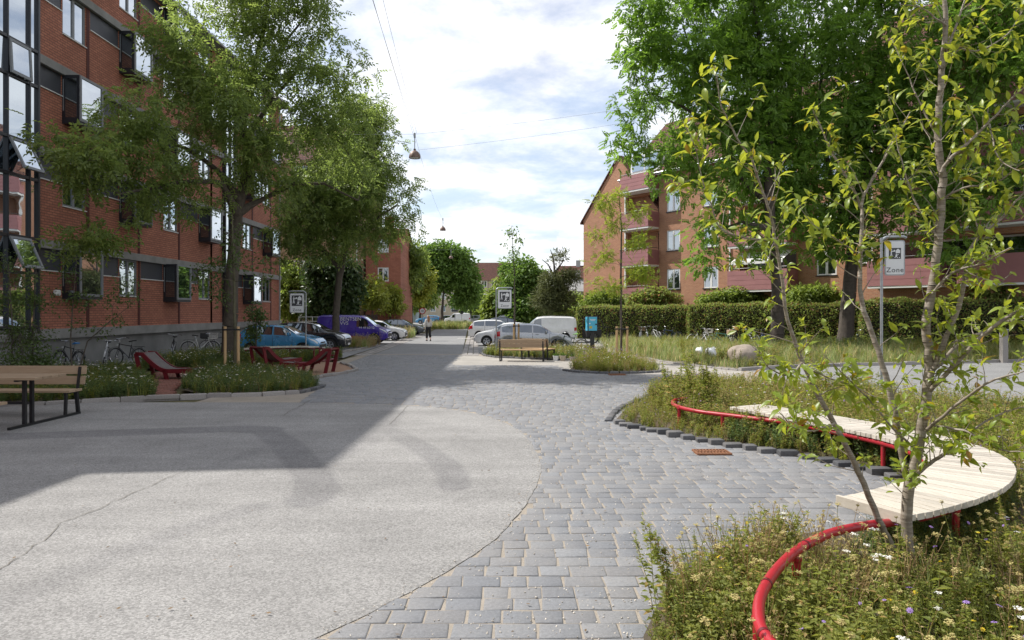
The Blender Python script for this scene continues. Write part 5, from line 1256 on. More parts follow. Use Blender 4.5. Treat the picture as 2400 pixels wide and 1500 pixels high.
tuft = mk(proto_grass, 6, h=.32, n=14)
tuft_green = mk(proto_grass, 4, h=.28, n=12, g=0, w_=.006)
grass_tall = mk(proto_grass, 6, h=.75, n=16, w_=.012, r=.16, seed=True)
grass_far = mk(proto_grass, 5, h=.70, n=14, w_=.020, r=.22, seed=False)
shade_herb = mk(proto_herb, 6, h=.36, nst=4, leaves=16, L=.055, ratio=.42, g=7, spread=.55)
herb_far = mk(proto_herb, 6, h=.55, nst=5, leaves=16, L=.085, ratio=.42, g=0, spread=.45)
herb_far_dry = mk(proto_herb, 4, h=.6, nst=4, leaves=12, L=.07, ratio=.3, dry=True, flower=fl_ball(5, .02, 8), spread=.4)
white_far = mk(proto_herb, 3, h=.5, nst=4, leaves=8, L=.06, ratio=.4, flower=fl_daisy(2, .03, 3, 7), spread=.4)

# near bed with the curved bench
NB = [(.62, 2.6), (.8, 4.16), (1.15, 5), (1.9, 5.75), (3.05, 6.3), (3.75, 6.65), (4.05, 6.95), (4.4, 7.4), (4.55, 8.2), (4.25, 9.0), (3.6, 9.7), (2.9, 10.5), (2.3, 11.4), (1.95, 12.0), (1.9, 12.5), (2.05, 13), (2.35, 14), (2.9, 15.2), (3.8, 17), (4.6, 18.0), (7, 16.1), (11, 13.5), (16, 12), (16, 2.6)]
NB_in = [(p[0]+.05, p[1]) for p in NB[:-2]]+[(14, 12), (14, 2.6)]
bed_soil('soil of the near wildflower bed round the curved bench', NB, .02)
# plan centre line of the bench, for keeping plants clear of the seat
BENCH = [(3.85, 11.22), (4.2, 10.5), (4.53, 9.77), (4.80, 9.05), (4.97, 8.35), (4.95, 7.72), (4.76, 7.14), (4.45, 6.66), (4.03, 6.20), (3.55, 5.83), (3.15, 5.58), (2.86, 5.43)]
def near_avoid(Q):
    B = np.array(BENCH); d = np.min(np.linalg.norm(Q[:, None]-B[None], axis=2), axis=1); return (d < .40)
def dens_near(Q):      # thinner where the sandy gap and the far edge lie
    d = np.clip(1.15-.045*Q[:, 1], .35, 1); patch = .75+.25*np.sin(Q[:, 0]*2.1+Q[:, 1]*1.3)*np.sin(Q[:, 1]*1.9-Q[:, 0]); d = d*patch
    d = np.where(Q[:, 0] > 7.5, d*.6, d); return d
inframe = [(p[0], p[1]) for p in NB_in]
front = [p for p in [(.66, 2.75), (.85, 4.16), (1.2, 5), (1.95, 5.72), (2.6, 5.3), (3.2, 5.15), (3.9, 5.6), (4.6, 6.1), (5.3, 6.8), (5.8, 7.8), (7, 7.6), (7, 2.75)]]
def clear_front(Q): return (np.min(np.linalg.norm(Q[:, None]-np.array(BENCH)[None], axis=2), axis=1) < .30) | (Q[:, 0] > .78*Q[:, 1]+.4)
planting('wildflowers', 'dry wildflowers and herbs in front of the curved bench', front,
         [(herb_near, 110, (.6, 1.15), 1), (herb_broad, 40, (.6, 1.3), 4), (herb_small, 90, (.7, 1.2)), (herb_dry, 70, (.6, 1.1), 2), (herb_dry2, 26, (.6, 1.1), 3), (mugwort, 4, (.45, .75), 6), (carrot_old, 13, (.7, 1.05)), (carrot, 2.6, (.7, 1.0)), (chicory, 2.6, (.6, 1.0)), (yellow_f, 2.6, (.6, 1.0)), (tuft, 12, (.6, 1.2)), (tuft_green, 14, (.6, 1.1))], 201, avoid=clear_front,
         scale_fn=lambda Q: np.clip(.5+.45*(Q[:, 0]-np.interp(Q[:, 1], [2.75, 4.16, 5, 5.72, 7], [.66, .85, 1.2, 1.95, 2.6]))/.3, .6, .95)*np.where(np.min(np.linalg.norm(Q[:, None]-np.array(BENCH)[None], axis=2), axis=1) < .55, .58, 1.0))
for lab, pl, sd in (('tall green mugwort standing at the near bed edge', [(.86, 4.0), (1.15, 4.25), (1.3, 4.8), (1.05, 4.75)], 5), ('tall green mugwort poking out behind the red rail start', [(3.0, 12.2), (3.7, 12.2), (3.7, 13.2), (3.0, 13.2)], 6)):
    planting('mugwort', lab, pl, [(mugwort, 34 if sd == 5 else 22, (.55, .9) if sd == 5 else (1.0, 1.5))], sd)
behind = [(1.95, 12.1), (2.35, 11.4), (2.95, 10.55), (3.65, 9.75), (4.3, 9.05), (4.6, 8.25), (4.45, 7.45), (5.4, 6.4), (6.5, 7.5), (9.5, 10.5), (10.5, 13.3), (7, 15.8), (4.7, 17.6), (3.85, 16.8), (2.95, 15.1), (2.4, 13.9), (2.1, 13)]
planting('wildflowers', 'yellowish wildflower thicket behind and under the curved bench', behind,
         [(herb_near, 46, (.8, 1.25)), (herb_broad, 6, (.8, 1.3)), (herb_small, 34, (.8, 1.3)), (herb_dry, 18, (.7, 1.15)), (herb_dry2, 8, (.7, 1.2)), (carrot_old, 2, (.7, 1.0)), (carrot, 1.4, (.6, .9)), (chicory, 1.6, (.6, 1.0)), (yellow_f, 1, (.6, 1.0)), (tuft, 12, (.7, 1.3))], 202,
         avoid=lambda Q: (np.min(np.linalg.norm(Q[:, None]-np.array(BENCH[:8])[None], axis=2), axis=1) < .38) | (Q[:, 0] > .78*Q[:, 1]+.5),
         dens_fn=lambda Q: np.where(Q[:, 0] > 1.8+.36*Q[:, 1]+.6, .35, 1.0), scale_fn=lambda Q: np.where(Q[:, 1] < 9.2, .8, 1.0)*np.where(Q[:, 0] < np.interp(Q[:, 1], [8, 9, 10, 10.8, 11.2, 11.7, 12.2, 12.6], [5.0, 4.5, 3.9, 3.3, 3.0, 2.84, 2.86, 3.0]), .52, 1.0))
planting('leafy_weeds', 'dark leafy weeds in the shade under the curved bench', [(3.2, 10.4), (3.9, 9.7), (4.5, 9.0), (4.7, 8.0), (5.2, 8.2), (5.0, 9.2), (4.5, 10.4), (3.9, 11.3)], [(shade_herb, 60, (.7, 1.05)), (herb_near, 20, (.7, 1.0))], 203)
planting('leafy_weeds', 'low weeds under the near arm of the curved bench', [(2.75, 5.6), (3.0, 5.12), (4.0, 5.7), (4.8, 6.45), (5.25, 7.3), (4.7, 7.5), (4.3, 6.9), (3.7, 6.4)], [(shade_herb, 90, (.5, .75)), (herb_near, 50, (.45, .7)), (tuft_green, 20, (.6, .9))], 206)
planting('dry_grass', 'short dry grass strip between bench bed and side road', [(7.2, 15.9), (10.5, 13.4), (9.6, 10.6), (16, 9), (16, 12.2), (11, 13.6)], [(tuft, 34, (.5, 1.0)), (tuft_green, 14, (.6, 1.1)), (herb_small, 8, (.8, 1.4))], 204)
planting('leafy_weeds', 'green weeds round the foot of the near zone sign', [(6.4, 14.2), (7.6, 14.0), (7.8, 15.2), (6.6, 15.6)], [(herb_far, 16, (.8, 1.5)), (mugwort, 4, (.6, 1.0))], 205)

# daisy beds on the shady side
L1 = [G(475, 929), G(620, 926), G(698, 920), G(748, 909), G(722, 893), (-6.5, 20.6), (-8.6, 22.6), (-10.1, 22.6), (-9.2, 19.4), (-8.35, 17.2)]
bed_soil('soil of the daisy bed with the staked tree', L1, .04)
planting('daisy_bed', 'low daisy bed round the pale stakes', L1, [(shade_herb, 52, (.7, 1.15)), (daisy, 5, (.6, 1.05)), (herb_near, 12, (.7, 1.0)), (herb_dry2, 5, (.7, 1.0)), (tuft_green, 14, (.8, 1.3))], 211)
L2 = [G(365, 932), G(212, 942), G(80, 949), G(-60, 952), (-15.5, 16), (-15.0, 21), (-13.2, 21.5), (-11.9, 22), (-10.6, 19.6), (-9.3, 17.6)]
bed_soil('soil of the daisy bed behind the picnic bench', L2, .04)
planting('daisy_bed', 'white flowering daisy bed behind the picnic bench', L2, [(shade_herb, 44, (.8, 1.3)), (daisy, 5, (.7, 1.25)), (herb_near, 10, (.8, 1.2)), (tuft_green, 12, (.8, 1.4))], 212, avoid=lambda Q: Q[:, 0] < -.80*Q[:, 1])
L3 = [(-13.2, 23.5), (-10.2, 23.2), (-8.8, 25.4), (-7.3, 27), (-7.2, 29.2), (-9, 30), (-13.2, 29.6)]
bed_soil('soil of the planted strip round the big ash trunk', L3, .03)
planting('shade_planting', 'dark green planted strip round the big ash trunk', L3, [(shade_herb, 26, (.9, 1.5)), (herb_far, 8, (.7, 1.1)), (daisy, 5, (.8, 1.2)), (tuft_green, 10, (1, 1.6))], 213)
planting('shade_planting', 'rusty dry planting at the kerb before the purple van', [(-9.3, 36.8), (-7.8, 36.8), (-7.6, 39.8), (-9.3, 40.2)], [(herb_far_dry, 16, (.8, 1.2)), (herb_far, 8, (.7, 1.0)), (tuft, 10, (1, 2))], 214)
planting('shade_planting', 'sunlit rusty grasses between the white and grey cars', [(-8.9, 50.5), (-7.5, 50.5), (-7.6, 53.5), (-9.0, 53.5)], [(grass_far, 14, (.9, 1.4)), (herb_far_dry, 10, (.9, 1.5))], 215)
planting('shade_planting', 'green planted verge at the bend of the street', [(-9.6, 76), (-5.5, 76), (-4.8, 84), (-9, 86)], [(herb_far, 12, (1.0, 1.6)), (grass_far, 8, (1, 1.6))], 216)

# bed behind the wooden bench, oval bed
M1 = [(-1.35, 31.5), (-1.05, 30.3), (-.5, 29.5), (.5, 28.9), (1.5, 28.4), (2.3, 28.1), (3.4, 28.9), (4.5, 32.2), (4.6, 33.6), (-.9, 33.0)]
bed_soil('soil of the bed behind the wooden bench', M1, .03)
planting('wildflowers', 'yellow green wildflower bed behind the wooden bench', M1, [(herb_far, 30, (.5, .95), 1), (shade_herb, 16, (.7, 1.1)), (herb_far_dry, 12, (.5, 1.0), 2), (tuft, 6, (.8, 1.4)), (white_far, 3, (.6, 1.0))], 221)
M2 = [(1.95, 23.1), (2.6, 22.3), (3.3, 21.95), (4.2, 22.1), (4.9, 22.5), (5.1, 24.2), (4.9, 26.6), (4.2, 27.6), (3.2, 27), (2.3, 25)]
bed_soil('soil of the oval bed with the slim staked tree', M2, .03)
planting('wildflowers', 'bushy oval wildflower bed at the foot of the slim staked tree', M2, [(herb_far, 40, (.5, 1.15), 1), (herb_near, 30, (.7, 1.2)), (herb_far_dry, 16, (.5, 1.1), 2), (tuft, 4, (.8, 1.4)), (chicory, 4, (.8, 1.2)), (white_far, 2, (.6, 1.0))], 222, scale_fn=lambda Q: np.clip(1.25-.32*np.hypot((Q[:, 0]-3.5)/.75, (Q[:, 1]-24.6)/1.4), .55, 1.2))

# long grass in front of the hedges
RG = [(4.9, 33.5), (5.6, 28.4), (6.6, 25.3), (7.8, 23.5), (9.9, 24.5), (14, 25.7), (20.3, 27.6), (30, 31.5), (26, 38), (18, 42), (12, 47), (5.6, 47), (5.3, 40)]
def rg_dens(Q): return np.where(Q[:, 1] > 38, .55, 1.0)*np.where((Q[:, 0] > 9.5) & (Q[:, 1] < 27.5), .55, 1.0)
bed_soil('dry ground under the tall meadow grass', RG, -.02, MT['ground'], 'meadow_ground')
planting('meadow_grass', 'tall grey green meadow grass round the boulder', RG, [(grass_tall, 12, (.55, 1.05), 1), (grass_far, 11, (.5, 1.05)), (herb_far, 7, (.7, 1.35), 2), (mugwort, 3, (.7, 1.2), 3), (herb_far_dry, 1.6, (.6, 1.1))], 231, dens_fn=rg_dens, avoid=lambda Q: (np.hypot(Q[:, 0]-8.55, Q[:, 1]-25.9) < .9) | (Q[:, 0] > .8*Q[:, 1]),
         scale_fn=lambda Q: np.clip(.55+.16*(Q[:, 1]-np.interp(Q[:, 0], [4.9, 5.6, 6.6, 7.8, 9.9, 14, 20], [33, 28.4, 25.3, 23.5, 24.5, 25.7, 27.6])), .5, 1.0)*np.where(Q[:, 1] > 33, .72, 1.0))
planting('shade_planting', 'dark ground cover under the two robinias', [(12, 29.5), (20, 31), (22, 36), (14, 37.5), (11.5, 34)], [(shade_herb, 10, (1.2, 2.0)), (herb_far, 3, (.8, 1.3))], 232)

# clipped hedges
def hedge(label, a, c, depth, h, seed, n=9000, leaf='hedge', round_=.35):
    a, c = Vector(a), Vector(c); d = c-a; L = d.length; root = thing('hedge', label, 'hedge', (a.x, a.y, 0), math.atan2(d.y, d.x), 'clipped hedges before the brick house'); rg = np.random.default_rng(seed)
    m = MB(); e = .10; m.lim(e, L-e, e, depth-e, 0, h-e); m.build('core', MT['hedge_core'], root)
    ar = np.array([L*h, L*depth, depth*h, depth*h]); k = rg.choice(4, n, p=ar/ar.sum()); u, v = rg.random(n), rg.random(n)
    c_ = np.zeros((n, 3)); nr = np.zeros((n, 3))
    for f, (pos, nn) in enumerate(((lambda u, v: np.stack([u*L, 0*u, v*h], 1), (0, -1, 0)), (lambda u, v: np.stack([u*L, v*depth, 0*u+h], 1), (0, 0, 1)), (lambda u, v: np.stack([0*u, u*depth, v*h], 1), (-1, 0, 0)), (lambda u, v: np.stack([0*u+L, u*depth, v*h], 1), (1, 0, 0)))):
        s = k == f; c_[s] = pos(u[s], v[s]); nr[s] = nn
    # rounded shoulders and an uneven clip
    top = np.clip((c_[:, 2]-(h-round_))/round_, 0, 1); fr = np.clip(1-c_[:, 1]/round_, 0, 1)*(k != 0)
    c_[:, 1] += np.where(k == 0, round_*.6*top**2, 0); c_[:, 2] -= np.where(k == 1, round_*.6*np.clip(1-c_[:, 1]/round_, 0, 1)**2, 0)
    c_[:, 2] -= np.where(k == 1, round_*.8*np.clip(1-np.minimum(c_[:, 0], L-c_[:, 0])/round_, 0, 1)**2, 0)
    wv = .05*np.sin(c_[:, 0]*2.3+c_[:, 2]*1.7)+.04*np.sin(c_[:, 0]*5.1-c_[:, 2]*3.3); c_ += nr*(wv[:, None]+rg.normal(0, .035, (n, 1)))
    dr = nr*.7+rg.normal(0, .7, (n, 3)); V, F = diamonds(c_, dr, nr*.6+rg.normal(0, .6, (n, 3)), rg.uniform(.09, .16, n), rg.uniform(.06, .10, n), .2); np_obj('foliage', V, F, LF[leaf], parent=root)
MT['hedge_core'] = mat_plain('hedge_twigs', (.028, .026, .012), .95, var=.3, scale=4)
hedge('clipped hedge left of the gap, behind the cargo bike', (4.75, 50.5), (12.0, 47.3), 2.2, 2.35, 301, 9000)
hedge('long clipped hedge right of the gap, behind the parked bicycles', (11.9, 46.2), (21.0, 39.5), 2.2, 2.45, 302, 15000)
hedge('clipped hedge behind the near zone sign', (19.2, 37.4), (30, 32.0), 2.2, 2.6, 303, 16000)
hedge('short low hedge beside the grey fence panel', (3.4, 55), (5.4, 54.6), 1.5, 1.85, 304, 2600)

# garden shrubs over the hedges
def shrub(label, x, y, Y, blobs, n, leaf, seed, L=.3):
    b_ = Vector((P(x, y, Y).x, Y, 0)); return make_tree('garden_shrub', label, b_, T((x, HZ+EYE*FPX/Y, Y, .05), (x, y, Y, .04), (x, y-12, Y, .02)), [], pxblobs(blobs, b_), n, 40, .32, L, .45, MT['bark_dark'], LF[leaf], seed, cat='shrub', group='garden shrubs over the hedges')
shrub('bright green garden shrub at the foot of the gable', 1420, 730, 54, [(1400, 705, 20, 54), (1430, 700, 18, 54), (1455, 712, 16, 54), (1385, 718, 14, 54)], 80, 'lime', 311)
shrub('grey green garden shrub under the corner balconies', 1530, 725, 52, [(1510, 700, 18, 52), (1550, 698, 18, 52), (1580, 706, 14, 52), (1535, 690, 12, 52), (1490, 708, 14, 52)], 90, 'hedge', 312)
shrub('light green garden shrub under the awning balcony', 1720, 720, 47, [(1690, 700, 16, 47), (1730, 695, 18, 47), (1770, 700, 16, 47), (1655, 706, 12, 47)], 80, 'lime', 313)
shrub('light green garden shrub behind the robinia trunks', 1910, 715, 43, [(1880, 696, 18, 43), (1920, 692, 18, 43), (1950, 698, 16, 43)], 80, 'lime', 314)
shrub('large pale green shrub at the picture edge above the hedge', 2360, 720, 36, [(2340, 680, 35, 36), (2390, 650, 35, 36), (2430, 690, 40, 36), (2300, 705, 22, 36), (2400, 710, 30, 36)], 150, 'hedge', 315)
# ------------------------------------------------------------------ vehicles
def lerp(a, b, t): return a+(b-a)*t
HATCH = dict(top=[(0, .40), (.012, .47), (.05, .555), (.16, .635), (.245, .675), (.27, .70), (.33, .80), (.40, .915), (.45, .965), (.55, 1.0), (.68, .995), (.80, .96), (.885, .895), (.925, .80), (.955, .70), (.985, .62), (1.0, .50)], belt=(.615, .70), win=[(.33, .535), (.555, .745), (.765, .87)], ws=(.285, .43), rw=(.895, .952))
ESTATE = dict(top=[(0, .40), (.012, .47), (.05, .55), (.15, .63), (.23, .67), (.255, .69), (.32, .80), (.385, .915), (.43, .965), (.53, 1.0), (.70, .995), (.84, .965), (.91, .91), (.945, .80), (.972, .68), (.99, .60), (1.0, .48)], belt=(.615, .69), win=[(.31, .50), (.515, .70), (.72, .90)], ws=(.27, .41), rw=(.915, .968))
SUV = dict(top=[(0, .42), (.012, .50), (.05, .58), (.16, .655), (.235, .685), (.26, .71), (.33, .82), (.39, .92), (.44, .965), (.54, 1.0), (.70, .99), (.82, .955), (.90, .88), (.94, .78), (.97, .68), (.99, .60), (1.0, .48)], belt=(.64, .71), win=[(.325, .53), (.55, .74), (.76, .875)], ws=(.28, .42), rw=(.905, .962))
VAN = dict(top=[(0, .36), (.008, .43), (.03, .50), (.09, .56), (.15, .60), (.18, .64), (.25, .80), (.32, .93), (.37, .975), (.45, .995), (.6, 1.0), (.9, .995), (.96, .985), (.985, .95), (.995, .72), (1.0, .45)], belt=(.56, .60), win=[(.235, .435)], ws=(.195, .33), rw=None)
PANEL = dict(top=[(0, .36), (.008, .43), (.03, .49), (.10, .55), (.17, .585), (.20, .62), (.27, .79), (.33, .91), (.38, .965), (.47, .995), (.62, 1.0), (.88, .985), (.955, .96), (.985, .90), (.995, .7), (1.0, .45)], belt=(.56, .58), win=[(.27, .43)], ws=(.215, .345), rw=None)
def vehicle(name, label, loc, rz, paint, spec, L, W, H, wr=.31, group=None, wb=(.19, .81), rims='alloy', lights=True, dark_sill=True):
    root = thing(name, label, {'van': 'van'}.get(name.split('_')[-1], 'car'), loc, rz, group)
    tops = spec['top']; b0, b1 = spec['belt']
    ztop = lambda s: float(np.interp(s, [t[0] for t in tops], [t[1] for t in tops]))*H
    xw = [wb[0], wb[1]]
    def zbot(s):
        z = .155*H if .03 < s < .97 else .20*H
        for c in xw:
            d = abs(s-c)*L; rr = wr*1.17
            if d < rr: z = max(z, wr*.98+math.sqrt(rr*rr-d*d))
        return z
    def hw(s):
        k = 1.0
        if s < .13: k -= .16*((.13-s)/.13)**2.2
        if s > .90: k -= .09*((s-.90)/.10)**2
        return W/2*k
    van = spec in (VAN, PANEL)
    def sect(s):
        w_ = hw(s); zt = ztop(s); zb = zbot(s); zs = min(lerp(b0, b1, s)*H, zt-.015*H); zs = max(zs, zb+.05)
        cab = max(0, min(1, (zt-zs)/((1-lerp(b0, b1, s))*H))); yr = lerp(w_*.93, w_*(.88 if van else .76), cab**.8)
        zt = max(zt, zs+.012*H)
        return [(w_*.945, zb), (w_*.985, lerp(zb, zs, .25)), (w_, lerp(zb, zs, .58)), (w_*.992, lerp(zb, zs, .86)), (w_*.958, zs), (lerp(w_*.955, yr, .92), lerp(zs, zt, .88)), (yr*.90, lerp(zs, zt, .975)), (yr*.55, zt), (0, zt+.008*H*cab+.004*H)]
    def surf(s, v, side):
        q = sect(s); i = min(int(v), 7); f = v-i; y = lerp(q[i][0], q[i+1][0], f); z = lerp(q[i][1], q[i+1][1], f); return Vector((L/2-s*L, side*y, z))
    ss = sorted(set([round(x, 4) for x in list(np.linspace(0, 1, 46))+[t[0] for t in tops]+[c+k*wr*1.17/L for c in xw for k in (-1, -.93, -.75, -.5, -.25, 0, .25, .5, .75, .93, 1)] if 0 <= x <= 1]))
    m = MB(); rows = []
    for s in ss:
        q = sect(s); x = L/2-s*L; rows.append([(x, y, z) for y, z in q]+[(x, -y, z) for y, z in q[-2::-1]])
    n = len(rows[0]); m.add([v for r_ in rows for v in r_], [(i*n+j, i*n+j+1, (i+1)*n+j+1, (i+1)*n+j) for i in range(len(rows)-1) for j in range(n-1)]+[tuple(range(n)), tuple(range((len(rows)-1)*n, len(rows)*n))[::-1]])
    body = m.build('body', paint, root, smooth=32)
    m = MB(); m.lim(-L*.47, L*.47, -W*.36, W*.36, .13*H, .5*H); m.build('underbody', MT['plastic_black'], root)
    def patch(nm, mat, s0, s1, v0, v1, side, par=None, off=.006, nu=8, nv=3, shape=None):
        m = MB(); g = []
        for i in range(nu+1):
            for j in range(nv+1):
                s = lerp(s0, s1, i/nu); v = lerp(v0, v1, j/nv)
                if shape: s, v = shape(i/nu, j/nv)
                p = surf(s, v, side); e = 1e-3; du = surf(min(s+e, 1), v, side)-surf(max(s-e, 0), v, side); dv = surf(s, min(v+e*8, 8), side)-surf(s, max(v-e*8, 0), side); nn = du.cross(dv)
                nn = nn.normalized() if nn.length > 1e-9 else Vector((0, side, 0))
                if nn.dot(Vector((0, side, .35))) < 0: nn = -nn
                g.append(p+nn*off)
        m.add(g, [(i*(nv+1)+j, i*(nv+1)+j+1, (i+1)*(nv+1)+j+1, (i+1)*(nv+1)+j) for i in range(nu) for j in range(nv)]); return m.build(nm, mat, par or root, smooth=40)
    def band(nm, mat, s0, s1, v0, off=.006, par=None, nu=8):
        """glass right across the car, from v0 on one side to v0 on the other"""
        m = MB(); vs = [v0+(8-v0)*j/5 for j in range(6)]; g = []; cols = [(v, 1) for v in vs]+[(v, -1) for v in vs[-2::-1]]
        for i in range(nu+1):
            s = lerp(s0, s1, i/nu)
            e = 2e-3; t_ = surf(s+e, 8, 1)-surf(s-e, 8, 1); up = Vector((-t_.z, 0, t_.x)).normalized()
            if up.z < 0: up = -up
            for v, sd in cols: g.append(surf(s, v, sd)+up*off)
        k = len(cols); m.add(g, [(i*k+j, i*k+j+1, (i+1)*k+j+1, (i+1)*k+j) for i in range(nu) for j in range(k-1)]); return m.build(nm, mat, par or root, smooth=40)
    band('windscreen', MT['car_glass'], spec['ws'][0], spec['ws'][1], 5.15)
    if spec['rw']: band('rear_window', MT['car_glass'], spec['rw'][0], spec['rw'][1], 5.3)
    for sd in (1, -1):
        for a, b_ in spec['win']:
            if van:   # raked front edge
                patch('side_window', MT['car_glass'], a, b_, 4.06, 4.93, sd, shape=lambda u, v, a=a, b_=b_: (lerp(lerp(a, a+.055, v), b_, u), lerp(4.06, 4.93, v)))
            else: patch('side_window', MT['car_glass'], a, b_, 4.08, 4.95, sd)
        cuts = [spec['win'][0][0]-.02, spec['win'][0][1]+.01]+([spec['win'][1][1]+.01] if len(spec['win']) > 1 else [])
        for c in cuts: patch('door_seam', MT['plastic_black'], c-.0022, c+.0022, .5, 4.0, sd, body, .004, 1, 5)
        c = spec['win'][0][1]-.03; patch('door_handle', MT['plastic_black'] if not van else paint, c-.04, c, 3.35, 3.55, sd, off=.03, nu=2, nv=1)
        p = surf(spec['win'][0][0]+.03, 4.3, sd); m = MB(); m.box(p+Vector((.02, sd*.10, .02)), (.09, .17, .13)); m.build('wing_mirror', paint if paint.name != 'graphite_paint' else MT['plastic_black'], root, bevel=.025)
        if dark_sill: patch('sill_trim', MT['plastic_black'], .30, .70, .02, .45, sd, off=.004, nu=6, nv=1)
        patch('headlight', MT['lamp_lens'], .012, .115, 2.75, 3.75, sd, shape=lambda u, v: (lerp(.012, .115, u), lerp(2.6+.75*u, 3.75, v)))
        patch('tail_light', MT['lamp_red'], .925, .992, 2.5, 4.3, sd, shape=(lambda u, v: (lerp(.955, .995, u), lerp(2.3, 3.9, v))) if van else None)
        for c in xw:
            patch('wheel_arch', MT['plastic_black'], c-wr*1.16/L, c+wr*1.16/L, .0, .22, sd, body, .005, 10, 1) if dark_sill else None
    m = MB(); q = sect(.004); m.box((L/2+.002, 0, .30*H), (.03, W*.62, .12*H)); m.build('grille', MT['plastic_black'], root, bevel=.01)
    m = MB(); m.box((L/2+.012, 0, .43*H), (.03, W*.42, .035*H)); m.build('upper_grille', MT['plastic_black'], root, bevel=.008)
    for sx in (1, -1): m = MB(); m.box((sx*(L/2+.026), 0, (.235 if sx > 0 else .42)*H), (.012, .46, .10)); m.build('number_plate', MT['plate'], root)
    # wheels
    def wheel():
        tw = .2; M_ = Matrix.Rotation(R(90), 4, 'X'); m = MB(); m.lathe([(wr*.62, -tw/2), (wr*.93, -tw/2), (wr, -tw*.32), (wr, tw*.32), (wr*.93, tw/2), (wr*.62, tw/2)], 28, M_); t = m.build('wheel', MT['rubber'], root, smooth=35)
        m = MB(); m.lathe([(0.001, -.06), (wr*.6, -.06)], 20, M_); m.lathe([(0.001, .06), (wr*.6, .06)], 20, M_); m.build('wheel_well', MT['steel_black'], t)
        m = MB(); m.lathe([(wr*.57, -tw/2-.004), (wr*.66, -tw/2-.006), (wr*.66, tw/2+.006), (wr*.57, tw/2+.004)], 28, M_)
        for sd in (-1, 1):
            m.lathe([(.001, sd*.085), (wr*.14, sd*.085), (wr*.17, sd*.06)], 12, M_)
            for k in range(5):
                a = k*2*math.pi/5+.3
                for da in (-.16, .16): m.bar((math.cos(a)*wr*.12, sd*.078, math.sin(a)*wr*.12), (math.cos(a+da)*wr*.62, sd*.088, math.sin(a+da)*wr*.62), .045, .03, up=(0, 1, 0))
        m.build('rim', MT[rims], t, smooth=40); return t
    w0 = wheel(); i = 0
    for c in xw:
        for sd in (-1, 1):
            o = w0 if i == 0 else copy_tree(w0, root); o.location = (L/2-c*L, sd*(W/2-.105), wr); i += 1
    root['L'] = L
    return root, patch, surf
PT = {k: mat_paint(k+'_paint', c, r, co, me) for k, (c, r, co, me) in dict(sky_blue=((.055, .235, .44), .25, .6, .1), graphite=((.016, .018, .022), .2, .9, .3), purple=((.055, .028, .32), .28, .6, 0), white_car=((.70, .70, .70), .25, .7, 0), silver=((.40, .41, .43), .25, .7, .5), mid_grey=((.10, .115, .13), .22, .8, .4), navy=((.03, .04, .07), .25, .7, .3)).items()}
SC = .92
def car_at(front_x, Y, sgn, *a, **k):
    """parked across the street: sgn +1 nose to +x"""
    pass
def park(name, label, fx, Y, nose, paint, spec, L, W, H, group, rz=0, **k):
    X = (fx-1200)/FPX*Y; L, W, H = L*SC, W*SC, H*SC
    return vehicle(name, label, (X-nose*L/2, Y, 0), (0 if nose > 0 else math.pi)+rz, paint, spec, L, W, H, wr=k.pop('wr', .31)*SC, group=group, **k)
gL, gR, gF = 'cars parked nose out in the shade', 'cars parked on the sunny side', 'cars along the far cross street'
park('parked_car', 'sky blue hatchback parked nearest the big ash tree', 757, 31.2, 1, PT['sky_blue'], HATCH, 4.05, 1.75, 1.52, gL)
park('parked_car', 'black crossover parked beside the sky blue hatchback', 817, 35.0, 1, PT['graphite'], SUV, 4.35, 1.82, 1.60, gL, wr=.34)
pv, pvpatch, pvsurf = park('parked_van', 'purple and red plumber van with white lettering', 914, 42.6, 1, PT['purple'], VAN, 4.75, 1.95, 1.93, gL, wr=.345, dark_sill=False)
park('parked_car', 'white small hatchback parked past the purple van', 952, 47.6, 1, PT['white_car'], HATCH, 3.95, 1.70, 1.50, gL)
park('parked_car', 'dark grey hatchback parked furthest along the shady row', 994, 59, 1, PT['mid_grey'], HATCH, 4.35, 1.80, 1.46, gL)
# van lettering and the red flank
MT['van_red'] = mat_paint('van_red', (.42, .015, .06), .3, .5)
MT['letter_white'] = mat_plain('white_lettering', (.80, .80, .82), .5, var=.03)
for sd in (1, -1):
    pvpatch('red_flank', MT['van_red'], .30, .985, .15, 1.9, sd, None, .004, 14, 3, shape=lambda u, v: (lerp(.27+.05*v, .975, u), lerp(.12, 1.0+.9*u, v)))
def text(body, size, parent, loc, rot, mat, name='lettering', align='LEFT', ext=.001, spacing=1.0):
    cu = bpy.data.curves.new(name, 'FONT'); cu.body = body; cu.size = size; cu.extrude = ext; cu.align_x = align; cu.space_character = spacing; cu.materials.append(mat)
    o = bpy.data.objects.new(name, cu); col.objects.link(o); bpy.context.view_layer.update(); me = bpy.data.meshes.new_from_object(o.evaluated_get(bpy.context.evaluated_depsgraph_get())); bpy.data.objects.remove(o)
    o = bpy.data.objects.new(name, me); col.objects.link(o); o.parent = parent; o.location = loc; o.rotation_euler = rot; return o
p = pvsurf(.56, 4.45, -1); ang = math.atan2(abs(pvsurf(.5, 4.9, -1).y-pvsurf(.5, 4.1, -1).y), pvsurf(.5, 4.9, -1).z-pvsurf(.5, 4.1, -1).z)
for nm, t_, s, v, sz in (('lettering', 'BENTSEN', .665, 4.62, .31), ('lettering', 'VVS', .665, 4.22, .31), ('phone_number', '44 44 60 13', .40, 3.3, .20)):
    q = pvsurf(s, v, -1); text(t_, sz, pv, (q.x, q.y-.02, q.z), (R(90)-(ang if v > 4 else -.02), 0, 0), MT['letter_white'], nm)
